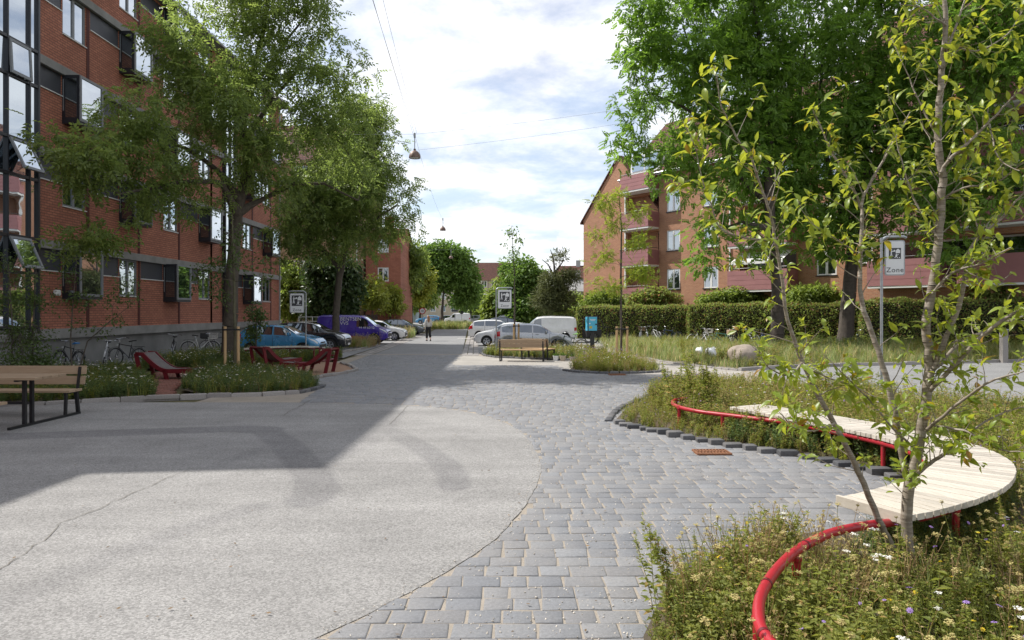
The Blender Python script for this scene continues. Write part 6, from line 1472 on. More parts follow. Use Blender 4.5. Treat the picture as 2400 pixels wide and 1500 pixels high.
# sunny side
park('parked_car', 'silver estate car parked tail out behind the wooden bench', 1338, 35.2, 1, PT['silver'], ESTATE, 4.27, 1.76, 1.50, gR)
park('parked_car', 'white hatchback parked nose out behind the silver estate', 1113, 40.2, -1, PT['white_car'], HATCH, 4.1, 1.75, 1.47, gR)
park('parked_van', 'white panel van parked behind the silver estate', 1206, 44.6, -1, PT['white_car'], PANEL, 4.35, 1.83, 1.84, gR, wr=.32)
park('parked_car', 'white estate parked tail out past the white hatchback', 1230, 49.5, 1, PT['white_car'], ESTATE, 4.4, 1.8, 1.52, gR)
park('parked_car', 'grey hatchback with red tail light past the white estate', 1222, 54, 1, PT['mid_grey'], HATCH, 4.3, 1.8, 1.5, gR)
park('parked_car', 'dark blue car parked furthest on the sunny side', 1110, 61, -1, PT['navy'], SUV, 4.4, 1.82, 1.6, gR)
park('parked_van', 'black van parked behind the dark blue car', 1140, 66, -1, PT['graphite'], VAN, 4.8, 1.95, 1.95, gR)
for i, (fx, Y, pn, sp_, lab, nm) in enumerate(((1042, 109, 'white_car', PANEL, 'far white van on the cross street', 'parked_van'), (1010, 110, 'mid_grey', HATCH, 'far grey car left of the far white van', 'parked_car'), (1078, 110.5, 'silver', HATCH, 'far silver car right of the far white van', 'parked_car'), (1110, 111, 'graphite', ESTATE, 'far black car at the end of the street', 'parked_car'), (975, 110, 'sky_blue', HATCH, 'far blue car at the left of the cross street', 'parked_car'))):
    park(nm, lab, fx, Y, -1, PT[pn], sp_, 4.5, 1.8, 1.9 if sp_ is PANEL else 1.5, gF)
# ------------------------------------------------------------------ benches, tables, loungers
def pipe_path(pts, k=6):
    pts = [Vector(p) for p in pts]; out = []
    for i in range(len(pts)-1):
        p0, p1, p2, p3 = pts[max(i-1, 0)], pts[i], pts[i+1], pts[min(i+2, len(pts)-1)]
        for j in range(k):
            t = j/k; out.append(.5*((2*p1)+(-p0+p2)*t+(2*p0-5*p1+4*p2-p3)*t*t+(-p0+3*p1-3*p2+p3)*t**3))
    out.append(pts[-1]); return out
def curved_bench():
    root = thing('curved_bench', 'curved slatted bench with red tube rail in the wildflower bed', 'bench', (4.4, 8, 0)); o_ = Vector((4.4, 8, 0))
    c = pipe_path([(x, y, 0) for x, y in BENCH], 12); cum = [0]
    for a, b in zip(c[:-1], c[1:]): cum.append(cum[-1]+(b-a).length)
    def at(s):
        s = max(0, min(s, cum[-1])); i = int(np.searchsorted(cum, s, 'right'))-1; i = min(max(i, 0), len(c)-2); f = (s-cum[i])/(cum[i+1]-cum[i]); p = c[i].lerp(c[i+1], f)
        lo, hi = c[max(i-3, 0)], c[min(i+4, len(c)-1)]; d = (hi-lo).normalized(); return p, d, Vector((-d.y, d.x, 0))
    def width(s): f = s/cum[-1]; k = float(np.interp(f, [0, .25, .6, .85, 1], [.36, .40, .40, .33, .30])); return (k, k)
    n = int(cum[-1]/.094); rr = random.Random(3); fr_r, fr_l = [], []
    for i in range(n):
        s0, s1 = cum[-1]*i/n, cum[-1]*(i+1)/n-.013; vs = []
        if i == n-1: s0 -= .0
        for z in (.405, .455):
            for s in (s0, s1):
                p, d, nn = at(s); wl, wr_ = width(s); jl = rr.uniform(-.004, .004)
                vs.append(p-nn*(wl+jl)+Vector((0, 0, z))-o_); vs.append(p+nn*(wr_+jl)+Vector((0, 0, z))-o_)
        m = MB(); dz = rr.uniform(-.0015, .0015); m.add([(v.x, v.y, v.z+dz) for v in vs], [(0, 1, 3, 2), (4, 6, 7, 5), (0, 4, 5, 1), (2, 3, 7, 6), (0, 2, 6, 4), (1, 5, 7, 3)]); m.build('slat', MT['bench_slat'], root, bevel=.004)
    # end board at the near end
    p, d, nn = at(cum[-1]); m = MB(); m.box(p+d*.02-o_+Vector((0, 0, .43)), (.034, .60, .085), math.atan2(d.y, d.x)); m.build('end_board', MT['bench_slat'], root, bevel=.004)
    # red tube: far curl, along under both seat edges, then the long curve towards the viewer
    zt = .368; side = []
    for k in range(40):
        s = cum[-1]*k/39; p, d, nn = at(s); side.append(p-nn*(width(s)[0]-.045))
    far = [(3.25, 12.75), (3.0, 12.55), (2.86, 12.15), (2.84, 11.7), (3.0, 11.2), (3.25, 10.88), (3.5, 10.62)]
    t1 = pipe_path([Vector((x, y, zt)) for x, y in far]+[Vector((q.x, q.y, zt)) for q in side[7:34:3]], 5)
    m = MB(); m.tube([q-o_ for q in t1], .034, 10); m.build('tube_rail', MT['red'], root, smooth=50)
    t2 = [Vector((at(s)[0]+at(s)[2]*.2).to_tuple()[:2]+(zt,)) for s in np.linspace(.2, cum[-1]-.3, 26)]
    m = MB(); m.tube([q-o_ for q in t2], .03, 8); m.build('tube_rail', MT['red'], root, smooth=50)
    near = [tuple(at(cum[-1]-.5)[0][:2]), (3.0, 5.34), (2.68, 5.12), (2.35, 4.96), (2.08, 4.74), (1.88, 4.54), (1.69, 4.30), (1.54, 4.08), (1.40, 3.84), (1.30, 3.60), (1.25, 3.38), (1.27, 3.1), (1.36, 2.8), (1.6, 2.5)]
    t3 = pipe_path([Vector((x, y, .40 if i > 1 else .36)) for i, (x, y) in enumerate(near)], 6)
    m = MB(); m.tube([q-o_ for q in t3], .032, 12); m.build('tube_rail', MT['red'], root, smooth=50)
    for k_ in (10, 26, 44, 60):
        if k_ < len(t3)-1: m = MB(); dd = (t3[k_+1]-t3[k_]).normalized(); m.tube([t3[k_]-dd*.012-o_, t3[k_]+dd*.012-o_], .0345, 12); m.build('weld_collar', MT['red_dark'], root, smooth=50)
    posts = [(3.0, 12.55), (2.84, 11.6), (3.33, 10.8), (1.9, 4.56), (1.32, 3.66), (1.45, 2.67)]+[tuple((at(s)[0]-at(s)[2]*.34)[:2]) for s in (1.2, 2.9, 4.4)]+[tuple((at(s)[0]+at(s)[2]*.2)[:2]) for s in (1.6, 3.2, 4.8, 6.1)]
    for x, y in posts:
        m = MB(); m.tube([(x-o_.x, y-o_.y, -.05), (x-o_.x, y-o_.y, .39)], .028, 10); q = m.build('post', MT['red'], root, smooth=50)
        m = MB(); m.lathe([(.031, .33), (.036, .34), (.036, .36), (.031, .37)], 10, Matrix.Translation((x-o_.x, y-o_.y, 0))); m.build('collar', MT['red'], q)
    for s in (1.6, 3.2, 4.8, 6.1):
        p, d, nn = at(s); m = MB(); m.bar(p-nn*.24+Vector((0, 0, .388))-o_, p+nn*.24+Vector((0, 0, .388))-o_, .05, .025); m.build('cross_bar', MT['red'], root)
MT['bench_slat'] = mat_wood('bleached_pine', (.52, .48, .415), (.42, .38, .32), 1, .65, .14)
MT['oak_dark'] = mat_wood('brown_oak', (.34, .185, .085), (.25, .125, .055), 0)
curved_bench()

def picnic():
    # steel sled frames run away from the viewer; table and bench share them
    root = thing('picnic_table', 'wooden picnic table with attached bench on black steel legs', 'picnic table', (-9.9, 12.2, 0))
    o_ = Vector((-9.9, 12.2, 0)); Lx = 1.8
    for k, (dy, wd) in enumerate(((-.54, .19), (-.33, .19), (-.12, .19), (.09, .19))):
        m = MB(); m.box((.22, dy, .855), (2*Lx*.62, wd, .045)); m.build('table_plank', MT['oak'], root, bevel=.004)
    for k, dy in enumerate((.78, .98)):
        m = MB(); m.box((-.34, dy, .485), (2*Lx*.78, .185, .045)); m.build('seat_plank', MT['oak'], root, bevel=.004)
    for k, z in enumerate((.66, .855)):
        m = MB(); m.box((-.32, 1.13+.04*k, z), (2*Lx*.78, .04, .165), M=Matrix.Rotation(R(-10), 3, 'X')); m.build('back_plank', MT['oak'], root, bevel=.004)
    for x in (-1.0, .98):
        f = MB(); s = .055
        f.lim(x-s/2, x+s/2, -.75, 1.12, 0.0, .05)
        for dy in (-.38, -.20): f.lim(x-s/2, x+s/2, dy-s/2, dy+s/2, .05, .83)
        f.lim(x-s/2, x+s/2, -.6, .15, .80, .831)
        f.bar((x, 1.08, .04), (x, 1.02, .47), s, s); f.lim(x-s/2, x+s/2, .68, 1.06, .44, .462); f.bar((x, 1.05, .45), (x, 1.14, .92), s*.9, .035)
        f.bar((x, .70, .04), (x, .72, .45), s, .04)
        f.build('leg_frame', MT['steel_black'], root)
    m = MB(); m.lim(-1.0, .98, -.31, -.27, .38, .43); m.build('stretcher', MT['steel_black'], root)
    # near side bench
    for k, dy in enumerate((-1.18, -.98)):
        m = MB(); m.box((-.2, dy, .485), (2*Lx*.7, .185, .045)); m.build('seat_plank', MT['oak'], root, bevel=.004)
    root.location = (-9.42, 12.2, 0)
picnic()

def lounger(label, loc, rz, rf=None):
    """red steel sun lounger: raised back, flat foot, slatted"""
    root = thing('lounger', label, 'lounger', loc, rz, 'red steel loungers'); W = .62
    prof = [(-.78, .76), (-.50, .50), (-.22, .32), (.05, .27), (.75, .30)]
    for sd in (-1, 1):
        m = MB(); p = pipe_path([(x, sd*W/2, z) for x, z in prof], 5)
        for a, b in zip(p[:-1], p[1:]): m.bar(a, b, .045, .12)
        m.bar((-.78, sd*W/2, .76), (-.98, sd*W/2, .77), .045, .10); m.bar((-.97, sd*W/2, .78), (-.80, sd*W/2, 0), .045, .11)
        m.bar((-.12, sd*W/2, .30), (-.02, sd*W/2, 0), .045, .11); m.bar((.70, sd*W/2, .29), (.52, sd*W/2, 0), .03, .05)
        m.build('side_frame', MT['red_dark'], root)
    m = MB(); m.box((-.88, 0, .775), (.24, W, .03)); m.build('head_board', MT['red_dark'], root)
    p = pipe_path([(x, 0, z+.03) for x, z in prof], 9); cum = 0; k = 0
    for a, b in zip(p[:-1], p[1:]):
        d = (b-a); m = MB(); m.bar(a+d*.06, b-d*.06, W-.07, .022, up=(0, 0, 1)); m.build('slat', MT['lounger_slat'], root)
MT['lounger_slat'] = mat_plain('grey_weathered_slat', (.14, .125, .12), .7, var=.2, scale=8)
lounger('red lounger alone on the brick path by the daisy bed', (-9.95, 20.1, 0), R(-4))
lounger('red lounger with its back to the stakes on the gravel spot', (-8.15, 23.9, 0), R(62))
lounger('red lounger facing the brick block on the gravel spot', (-6.75, 22.35, 0), R(172))
def ring_bench():
    root = thing('curved_bench', 'half-round wood topped bench on red tubes at the gravel spot', 'bench', (-8.25, 26.2, 0))
    n = 26; 
    for i in range(n):
        a0, a1 = R(200-150*i/n), R(200-150*(i+.92)/n); r0, r1 = 1.05, 1.55; m = MB(); vs = []
        for z in (.60, .645):
            for a in (a0, a1):
                for r in (r0, r1): vs.append((r*math.cos(a)*.95-.2, r*math.sin(a)*.9-.7, z))
        m.add(vs, [(0, 1, 3, 2), (4, 6, 7, 5), (0, 4, 5, 1), (2, 3, 7, 6), (0, 2, 6, 4), (1, 5, 7, 3)]); m.build('slat', MT['bench_slat'], root)
    for r in (1.12, 1.48):
        m = MB(); m.tube([(r*math.cos(R(a))*.95-.2, r*math.sin(R(a))*.9-.7, .575) for a in range(200, 20, -6)], .03, 8); m.build('tube_rail', MT['red_dark'], root, smooth=50)
    for a in (198, 150, 100, 50, 25):
        m = MB(); m.tube([(1.3*math.cos(R(a))*.95-.2, 1.3*math.sin(R(a))*.9-.7, -.02), (1.3*math.cos(R(a))*.95-.2, 1.3*math.sin(R(a))*.9-.7, .60)], .028, 8); m.build('post', MT['red_dark'], root, smooth=50)
ring_bench()
def low_rail():
    root = thing('tube_rail', 'low red tube rail bent round the gravel spot loungers', 'rail', (-6.6, 21.6, 0)); c = Vector((-6.6, 21.6, 0))
    pts = [G(690, 868), G(700, 873), G(735, 870), G(765, 865), G(788, 859), G(785, 852), G(760, 850)]
    z = .33; m = MB(); m.tube([Vector((p.x, p.y, z))-c for p in pipe_path([(p.x*.985, p.y*.985, 0) for p in pts], 6)], .03, 8); m.build('tube', MT['red_dark'], root, smooth=50)
    for p in pts[1::2]: m = MB(); m.tube([(p.x*.985-c.x, p.y*.985-c.y, -.02), (p.x*.985-c.x, p.y*.985-c.y, z)], .028, 8); m.build('post', MT['red_dark'], root, smooth=50)
low_rail()
def park_bench(label, loc, rz, L=1.85):
    root = thing('park_bench', label, 'bench', loc, rz, 'wooden park benches'); s = .05
    for i, (y, z) in enumerate(((-.30, .45), (-.10, .455), (.10, .45))): m = MB(); m.box((0, y, z), (L, .165, .04)); m.build('seat_plank', MT['oak_seat'], root, bevel=.004)
    for i, z in enumerate((.63, .80)): m = MB(); m.box((0, -.43-.04*i, z), (L, .04, .155), M=Matrix.Rotation(R(9), 3, 'X')); m.build('back_plank', MT['oak'], root, bevel=.004)
    for x in (-L/2+.06, L/2-.06):
        m = MB(); m.bar((x, -.40, 0), (x, -.475, .90), s, s); m.bar((x, .17, 0), (x, .15, .43), s, s); m.lim(x-s/2, x+s/2, -.40, .18, .39, .425)
        m.lim(x-s/2, x+s/2, -.40, .18, 0, .03); m.build('leg_frame', MT['steel_black'], root)
MT['oak_seat'] = mat_wood('pale_oiled_oak', (.50, .34, .19), (.40, .26, .13), 0)
park_bench('wooden park bench on black legs with its back to the viewer', (.42, 27.75, 0), R(-6))
park_bench('second wooden park bench half hidden behind the first', (1.15, 28.6, 0), R(-32), 1.35)

# ------------------------------------------------------------------ signs, lamps, posts
MT['sign_white'] = mat_plain('sign_white', (.70, .72, .74), .4, var=.04)
MT['sign_dark'] = mat_plain('sign_dark_grey', (.045, .048, .055), .45, var=.08)
def zone_sign(label, loc, rz, h, side, w_=.62, hh=.84):
    root = thing('zone_sign', label, 'sign', loc, rz, 'zone signs')
    m = MB(); x0 = 0; xe = side*(w_+.10); m.tube(pipe_path([(0, 0, -.05), (0, 0, h-.35), (0, 0, h-.10), (side*.10, 0, h)], 5)+[Vector((xe-side*.06, 0, h)), Vector((xe, 0, h-.03))], .030, 10); m.build('pole', MT['galv'], root, smooth=50)
    cx = side*(w_/2+.065); zc = h-.08-hh/2
    def rr(cx, cz, a, b, r, y0, y1, mat, nm, par):
        pl = []
        for sx, sz, st in ((1, 1, 0), (-1, 1, 90), (-1, -1, 180), (1, -1, 270)):
            for k in range(5): an = R(st+k*22.5); pl.append((cx+sx*(a/2-r)+r*math.cos(an), cz+sz*(b/2-r)+r*math.sin(an)))
        m = MB(); m.prism(pl, y0, y1, M=Matrix(((1, 0, 0, 0), (0, 0, 1, 0), (0, 1, 0, 0), (0, 0, 0, 1)))); return m.build(nm, mat, par)
    bd = rr(cx, zc, w_, hh, .05, -.012, .012, MT['galv'], 'board', root)
    rr(cx, zc, w_-.05, hh-.05, .04, -.016, -.0125, MT['sign_white'], 'face', bd)
    pc = zc+.10; sq = w_-.17; m = MB(); m.lim(cx-sq/2, cx+sq/2, -.0195, -.0165, pc-sq/2, pc+sq/2); m.build('pictogram_field', MT['sign_dark'], bd)
    # pictogram: house, car, adult, child with ball
    m = MB(); y0, y1 = -.0225, -.020; u = sq/10; X = lambda a: cx+(a-5)*u; Z = lambda a: pc+(a-5)*u
    def poly(pts): m.prism([(X(a), Z(b)) for a, b in pts], y0, y1, M=Matrix(((1, 0, 0, 0), (0, 0, 1, 0), (0, 1, 0, 0), (0, 0, 0, 1))))
    poly([(5.6, 5.2), (9.3, 5.2), (9.3, 7.2), (9.7, 7.2), (7.5, 9.4), (5.3, 7.2), (5.6, 7.2)])
    poly([(3.2, 7.3), (3.7, 7.3), (4.1, 8.2), (5.0, 8.2), (5.2, 7.3), (5.2, 6.6), (2.6, 6.6), (2.6, 7.1)])
    circ = lambda a, b, r: poly([(a+r*math.cos(t*.524), b+r*math.sin(t*.524)) for t in range(12)])
    circ(2.0, 8.4, .55); poly([(1.3, 7.6), (2.7, 7.6), (2.4, 5.2), (2.9, 2.4), (2.3, 2.4), (2.0, 4.6), (1.6, 2.4), (1.0, 2.4), (1.6, 5.2)])
    circ(6.2, 4.3, .5); poly([(5.4, 3.6), (6.8, 3.8), (8.0, 4.4), (8.1, 4.0), (6.9, 3.2), (6.6, 2.2), (7.6, .9), (7.0, .7), (6.0, 2.0), (5.0, .8), (4.5, 1.2), (5.5, 2.4)])
    circ(8.7, 1.2, .45); m.build('pictogram', MT['sign_white'], bd)
    text('Zone', .155, bd, (cx, -.020, zc-hh/2+.075), (R(90), 0, 0), MT['sign_dark'], 'lettering', 'CENTER', .0015, 1.12)
zone_sign('zone sign on a thin pole before the black crossover', (P(717, 0, 29).x, 29, 0), 0, 2.86, -1)
zone_sign('zone sign on a thin pole before the silver estate car', (P(1163, 0, 30.3).x, 30.3, 0), 0, 3.05, 1)
zone_sign('zone sign on a pale pole behind the cherry tree stems', (P(2066, 0, 15.6).x, 15.6, 0), R(-12), 3.70, 1, .42, .80)
def pole_sign(name, label, loc, h, kind, tx=None):
    root = thing(name, label, 'sign', loc, 0); m = MB(); m.tube([(0, 0, -.05), (0, 0, h)], .035, 8); m.build('pole', MT['galv'], root)
    if kind == 'speed':
        M_ = Matrix.Translation((0, -.05, h-.3)) @ Matrix.Rotation(R(90), 4, 'X'); m = MB(); m.lathe([(.001, 0), (.34, 0), (.34, .02), (.001, .02)], 24, M_); bd = m.build('board', MT['lamp_red'], root)
        m = MB(); m.lathe([(.001, .022), (.25, .022)], 24, M_); m.build('face', MT['sign_white'], bd); text('30', .28, bd, (0, -.078, h-.40), (R(90), 0, 0), MT['sign_dark'], 'lettering', 'CENTER')
    elif kind == 'board': m = MB(); m.box((0, -.05, h-.2), (.9, .03, .28)); m.build('board', MT['sign_dark'], root)
    elif kind == 'round': m = MB(); m.lathe([(.001, 0), (.3, 0), (.3, .02), (.001, .02)], 20, Matrix.Translation((0, -.05, h-.3)) @ Matrix.Rotation(R(90), 4, 'X')); m.build('board', MT['sign_dark'], root)
pole_sign('speed_sign', 'round red rimmed thirty speed sign beside the street', (P(990, 0, 68).x, 68, 0), 2.35, 'speed')
pole_sign('street_sign', 'dark street name board on a thin far pole', (P(1066, 0, 95).x, 95, 0), 2.3, 'board')
pole_sign('round_sign', 'small dark round sign at the end of the street', (P(1082, 0, 100).x, 100, 0), 2.2, 'round')
def work_barrier():
    root = thing('warning_board', 'tilted red and white striped warning board past the grey car', 'sign', (P(938, 0, 75).x, 75, 0)); M_ = Matrix.Rotation(R(-24), 4, 'Y')
    for k in range(6): m = MB(); m.add([M_ @ Vector(v) for v in ((-.22, 0, 1.0+k*.35), (.22, 0, 1.15+k*.35), (.22, 0, 1.5+k*.35), (-.22, 0, 1.35+k*.35), (-.22, .04, 1.0+k*.35), (.22, .04, 1.15+k*.35), (.22, .04, 1.5+k*.35), (-.22, .04, 1.35+k*.35))], [(0, 1, 2, 3), (7, 6, 5, 4), (0, 4, 5, 1), (1, 5, 6, 2), (2, 6, 7, 3), (3, 7, 4, 0)]); m.build('stripe', MT['lamp_red'] if k % 2 else MT['sign_white'], root)
    m = MB(); m.tube([M_ @ Vector((0, .03, 0)), M_ @ Vector((0, .03, 3.1))], .03, 6); m.build('pole', MT['galv'], root)
work_barrier()
def info_post():
    root = thing('info_post', 'black post carrying a light blue box beside the path', 'info post', (P(1388, 0, 31.5).x, 31.5, 0), R(10))
    m = MB(); m.lim(-.09, .09, -.07, .07, -.05, 1.08); m.build('post', MT['steel_black'], root, bevel=.012)
    m = MB(); m.lim(-.26, .20, -.18, .18, 1.09, 1.78); bx = m.build('box', MT['steel_dark'], root, bevel=.01)
    MT['sky_panel'] = mat_plain('light_blue_print', (.07, .42, .62), .45, var=.06); MT['ochre'] = mat_plain('ochre_print', (.45, .38, .06), .5)
    m = MB(); m.lim(-.23, .17, -.188, -.1845, 1.12, 1.75); m.build('front_panel', MT['sky_panel'], bx)
    m = MB(); m.lim(-.275, -.262, -.15, .15, 1.12, 1.75); m.build('side_panel', MT['sky_panel'], bx)
    m = MB(); m.lim(-.17, .10, -.1925, -.1895, 1.62, 1.645); m.lim(-.14, .08, -.1925, -.1895, 1.57, 1.59); m.lim(-.2, -.14, -.1925, -.1895, 1.42, 1.47); m.build('printed_lines', MT['sign_white'], bx)
    m = MB(); m.lim(-.19, -.06, -.1925, -.1895, 1.22, 1.33); m.build('printed_mark', MT['ochre'], bx)
    m = MB(); m.lim(.09, .16, -.205, -.19, 1.38, 1.44); m.build('latch', MT['steel_black'], bx)
info_post()

MT['copper'] = mat_plain('aged_copper_shade', (.16, .105, .085), .5, .3, .2, 10)
def hanging_lamp(label, px, py, Y, dia, up):
    p = P(px, py, Y); root = thing('street_lamp', label, 'street lamp', (p.x, p.y, p.z), 0, 'copper lamps hung over the street'); r = dia/2
    m = MB(); prof = [(.06*r, .95*r), (.30*r, .93*r), (.62*r, .74*r), (.88*r, .38*r), (r, -.10*r), (r*1.0, -.34*r), (.93*r, -.36*r), (.9*r, -.1*r), (.5*r, .6*r)]; m.lathe(prof, 20); m.build('shade', MT['copper'], root, smooth=40)
    m = MB(); m.lathe([(.001, -.30*r), (.6*r, -.33*r), (.9*r, -.28*r)], 20); m.build('diffuser', MT['white'], root, smooth=40)
    m = MB(); m.tube([(0, 0, .9*r), (0, 0, 1.25*r)], .10*r+.03, 8); m.build('cap', MT['copper'], root); m = MB(); m.tube([(0, 0, 1.2*r), (0, 0, up)], .022, 6); m.tube([(0, 0, up-.15), (0, 0, up+.05)], .05, 6); m.build('hanger', MT['galv'], root)
    return p+Vector((0, 0, up))
tops = [hanging_lamp('copper street lamp hanging highest over the street', 972, 366, 30.5, .52, .98), hanging_lamp('second copper street lamp hanging over the street', 1038, 538, 60, .52, .95), hanging_lamp('third small copper street lamp above the round tree', 1057, 604, 88, .52, .95), hanging_lamp('smallest farthest street lamp before the round tree', 1053, 637, 112, .5, .95)]
def wire(label, a, b, sag=.25, r=.005):
    a, b = Vector(a), Vector(b); m = MB(); m.tube([a.lerp(b, t/12)-Vector((0, 0, sag*4*(t/12)*(1-t/12))) for t in range(13)], r, 4); tag(m.build('cable', MT['galv'], None), label, 'cable', 'lamp cables over the street')
wire('upper cable across the street through the highest lamp, block side', tops[0], (-15.8, 31.5, 10.6), .15)
wire('upper cable from the highest lamp to the robinia side', tops[0], P(1560, 240, 33), .1)
wire('lower cable from the highest lamp shade to the robinia side', tops[0]-Vector((0, 0, .72)), P(1560, 272, 33), .1)
wire('left overhead cable running from the highest lamp over the viewer', tops[0], (-2.75, 2, 10.6), .1)
wire('middle overhead cable running from the highest lamp over the viewer', tops[0]+Vector((.05, 0, -.4)), (-2.55, 2, 10.3), .1)
wire('right overhead cable running from the highest lamp over the viewer', tops[0]+Vector((.1, 0, 0)), (-2.3, 2, 10.75), .1)
wire('overhead cable between the highest and second lamp', tops[0], tops[1], .5)
wire('overhead cable between the second and third lamp', tops[1], tops[2], .5)
wire('cross cable of the second lamp towards the yellow house', tops[1], (-14, 61, 10.4), .2)
wire('cross cable of the third lamp', tops[2]-Vector((7, 0, -.1)), tops[2]+Vector((9, 0, .3)), .1)

# ------------------------------------------------------------------ bicycles
def bicycle(label, loc, rz, frame, lean=0.0, saddle=None, basket=None, group='bicycles', steer=0.0, step=False, box_=None, r=.34, rack=True, scale=.95):
    root = thing('bicycle', label, 'bicycle', loc, rz, group); root.rotation_euler = (lean, 0, rz); root.scale = (scale,)*3
    wb = 1.06; hubs = [(-wb/2, r), (wb/2, r)]
    Mx = Matrix.Rotation(R(90), 4, 'X')
    for k, (x, z) in enumerate(hubs):
        M_ = Matrix.Translation((x, 0, z)) @ (Matrix.Rotation(steer if k else 0, 4, 'Z')) @ Mx
        m = MB(); m.lathe([(r-.035, -.017), (r-.01, -.02), (r, 0), (r-.01, .02), (r-.035, .017), (r-.035, -.017)], 26, M_); t = m.build('wheel', MT['rubber'], root, smooth=50)
        m = MB(); m.lathe([(r-.055, -.012), (r-.033, -.014), (r-.033, .014), (r-.055, .012), (r-.055, -.012)], 26, M_); m.lathe([(.02, -.04), (.03, -.04), (.03, .04), (.02, .04)], 8, M_); m.build('rim', MT['chrome'], t, smooth=50)
        m = MB()
        for j in range(14): a = j*2*math.pi/14; m.bar(M_ @ Vector((.02*math.cos(a+.5), .02*math.sin(a+.5), .02*(-1)**j)), M_ @ Vector(((r-.05)*math.cos(a), (r-.05)*math.sin(a), 0)), .004, .004)
        m.build('spokes', MT['chrome'], t)
        m = MB(); pts = [M_ @ Vector(((r+.035)*math.cos(R(a)), (r+.035)*math.sin(R(a)), 0)) for a in range(20 if k else 10, 175, 12)]
        for a, b in zip(pts[:-1], pts[1:]): m.bar(a, b, .045, .006, up=(0, 1, 0)) if False else m.bar(a, b, .045, .008)
        m.build('mudguard', frame, root)
    bb = Vector((-.06, 0, .29)); st = Vector((-.20, 0, .80)); ht = Vector((.34, 0, .86)); hb = Vector((.38, 0, .70)); rh = Vector((-wb/2, 0, r)); fh = Vector((wb/2, 0, r))
    m = MB(); m.tube([bb, st], .017, 8); m.tube([ht, hb], .02, 8)
    if step: m.tube([hb, Vector((.12, 0, .42)), bb], .022, 8)
    else: m.tube([st+Vector((.012, 0, -.05)), ht+Vector((.01, 0, -.03))], .017, 8); m.tube([hb, bb], .019, 8)
    for s in (-1, 1): m.tube([rh+Vector((0, s*.05, 0)), bb+Vector((0, s*.03, 0))], .010, 6); m.tube([rh+Vector((0, s*.05, 0)), st+Vector((.02, s*.015, -.08))], .009, 6)
    m.build('frame', frame, root, smooth=50)
    m = MB()
    for s in (-1, 1): m.tube([fh+Vector((0, s*.05, 0)), Vector((.43, s*.045, .55)), hb+Vector((.005, s*.03, -.01))], .011, 6)
    m.build('fork', frame, root, smooth=50)
    m = MB(); m.tube([ht, ht+Vector((-.02, 0, .14)), ht+Vector((.04, 0, .17))], .012, 6)
    for s in (-1, 1): m.tube(pipe_path([ht+Vector((.04, 0, .17)), ht+Vector((.06, s*.16, .19)), ht+Vector((-.04, s*.28, .20)), ht+Vector((-.17, s*.29, .18))], 3), .011, 6)
    h = m.build('handlebar', MT['chrome'], root, smooth=50)
    m = MB()
    for s in (-1, 1): m.tube([ht+Vector((-.06, s*.285, .20)), ht+Vector((-.19, s*.29, .18))], .016, 6)
    m.build('grip', MT['rubber'], h)
    m = MB(); m.tube([st, st+Vector((-.03, 0, .12))], .013, 6); m.build('seat_post', MT['chrome'], root)
    m = MB(); sp_ = st+Vector((-.04, 0, .15)); n = 8
    for i in range(n):
        a, b = i/n, (i+1)/n; wd = lambda t: .02+.075*max(0, 1-t*1.35)**.8
        m.bar(sp_+Vector((-.12+.27*a, 0, .02*math.cos(a*3))), sp_+Vector((-.12+.27*b, 0, .02*math.cos(b*3))), 2*wd(a), .04)
    m.build('saddle', saddle or MT['rubber'], root, bevel=.008)
    m = MB(); M_ = Matrix.Translation(bb) @ Mx; m.lathe([(.06, .04), (.085, .04), (.085, .046), (.06, .046)], 16, M_)
    for s, a in ((1, .9), (-1, .9+math.pi)): q = bb+Vector((.16*math.cos(a), s*.07, .16*math.sin(a))); m.bar(bb+Vector((0, s*.05, 0)), q, .02, .012); m.box(q+Vector((0, s*.05, 0)), (.09, .07, .02))
    m.build('cranks', MT['galv'], root)
    if rack:
        m = MB(); 
        for s in (-1, 1): m.tube([(-.76, s*.06, .735), (-.26, s*.06, .735)], .006, 5); m.tube([(-wb/2, s*.07, r), (-.58, s*.06, .735)], .006, 5)
        for x in (-.74, -.6, -.45, -.3): m.tube([(x, -.06, .735), (x, .06, .735)], .006, 5)
        m.build('rack', MT['steel_black'], root)
    m = MB(); m.tube([(-.1, .05, .27), (-.16, .2, 0)], .009, 5); m.build('kickstand', MT['galv'], root)
    m = MB(); m.box((.46, 0, .80), (.05, .05, .06)); m.build('front_lamp', MT['lamp_lens'], root)
    if basket:
        m = MB(); c = Vector((.58, 0, .92)); a, b, hh = .17, .21, .24
        for k in range(5): z = -hh/2+hh*k/4; q = [c+Vector((sx*(a+.02*k/4), sy*(b+.02*k/4), z)) for sx, sy in ((-1, -1), (1, -1), (1, 1), (-1, 1))]; [m.bar(q[i], q[(i+1) % 4], .010, .010) for i in range(4)]
        for i in range(9):
            t = -1+2*i/8
            for sx in (-1, 1): m.bar(c+Vector((sx*a, t*b, -hh/2)), c+Vector((sx*(a+.02), t*(b+.02), hh/2)), .008, .008); m.bar(c+Vector((t*a, sx*b, -hh/2)), c+Vector((t*(a+.02), sx*(b+.02), hh/2)), .008, .008)
        m.box(c+Vector((0, 0, -hh/2)), (2*a, 2*b, .008)); m.build('basket', basket, root)
    if box_: m = MB(); m.lim(-.80, -.42, -.19, .19, .75, 1.02); m.build('crate', box_, root, bevel=.02)
    return root
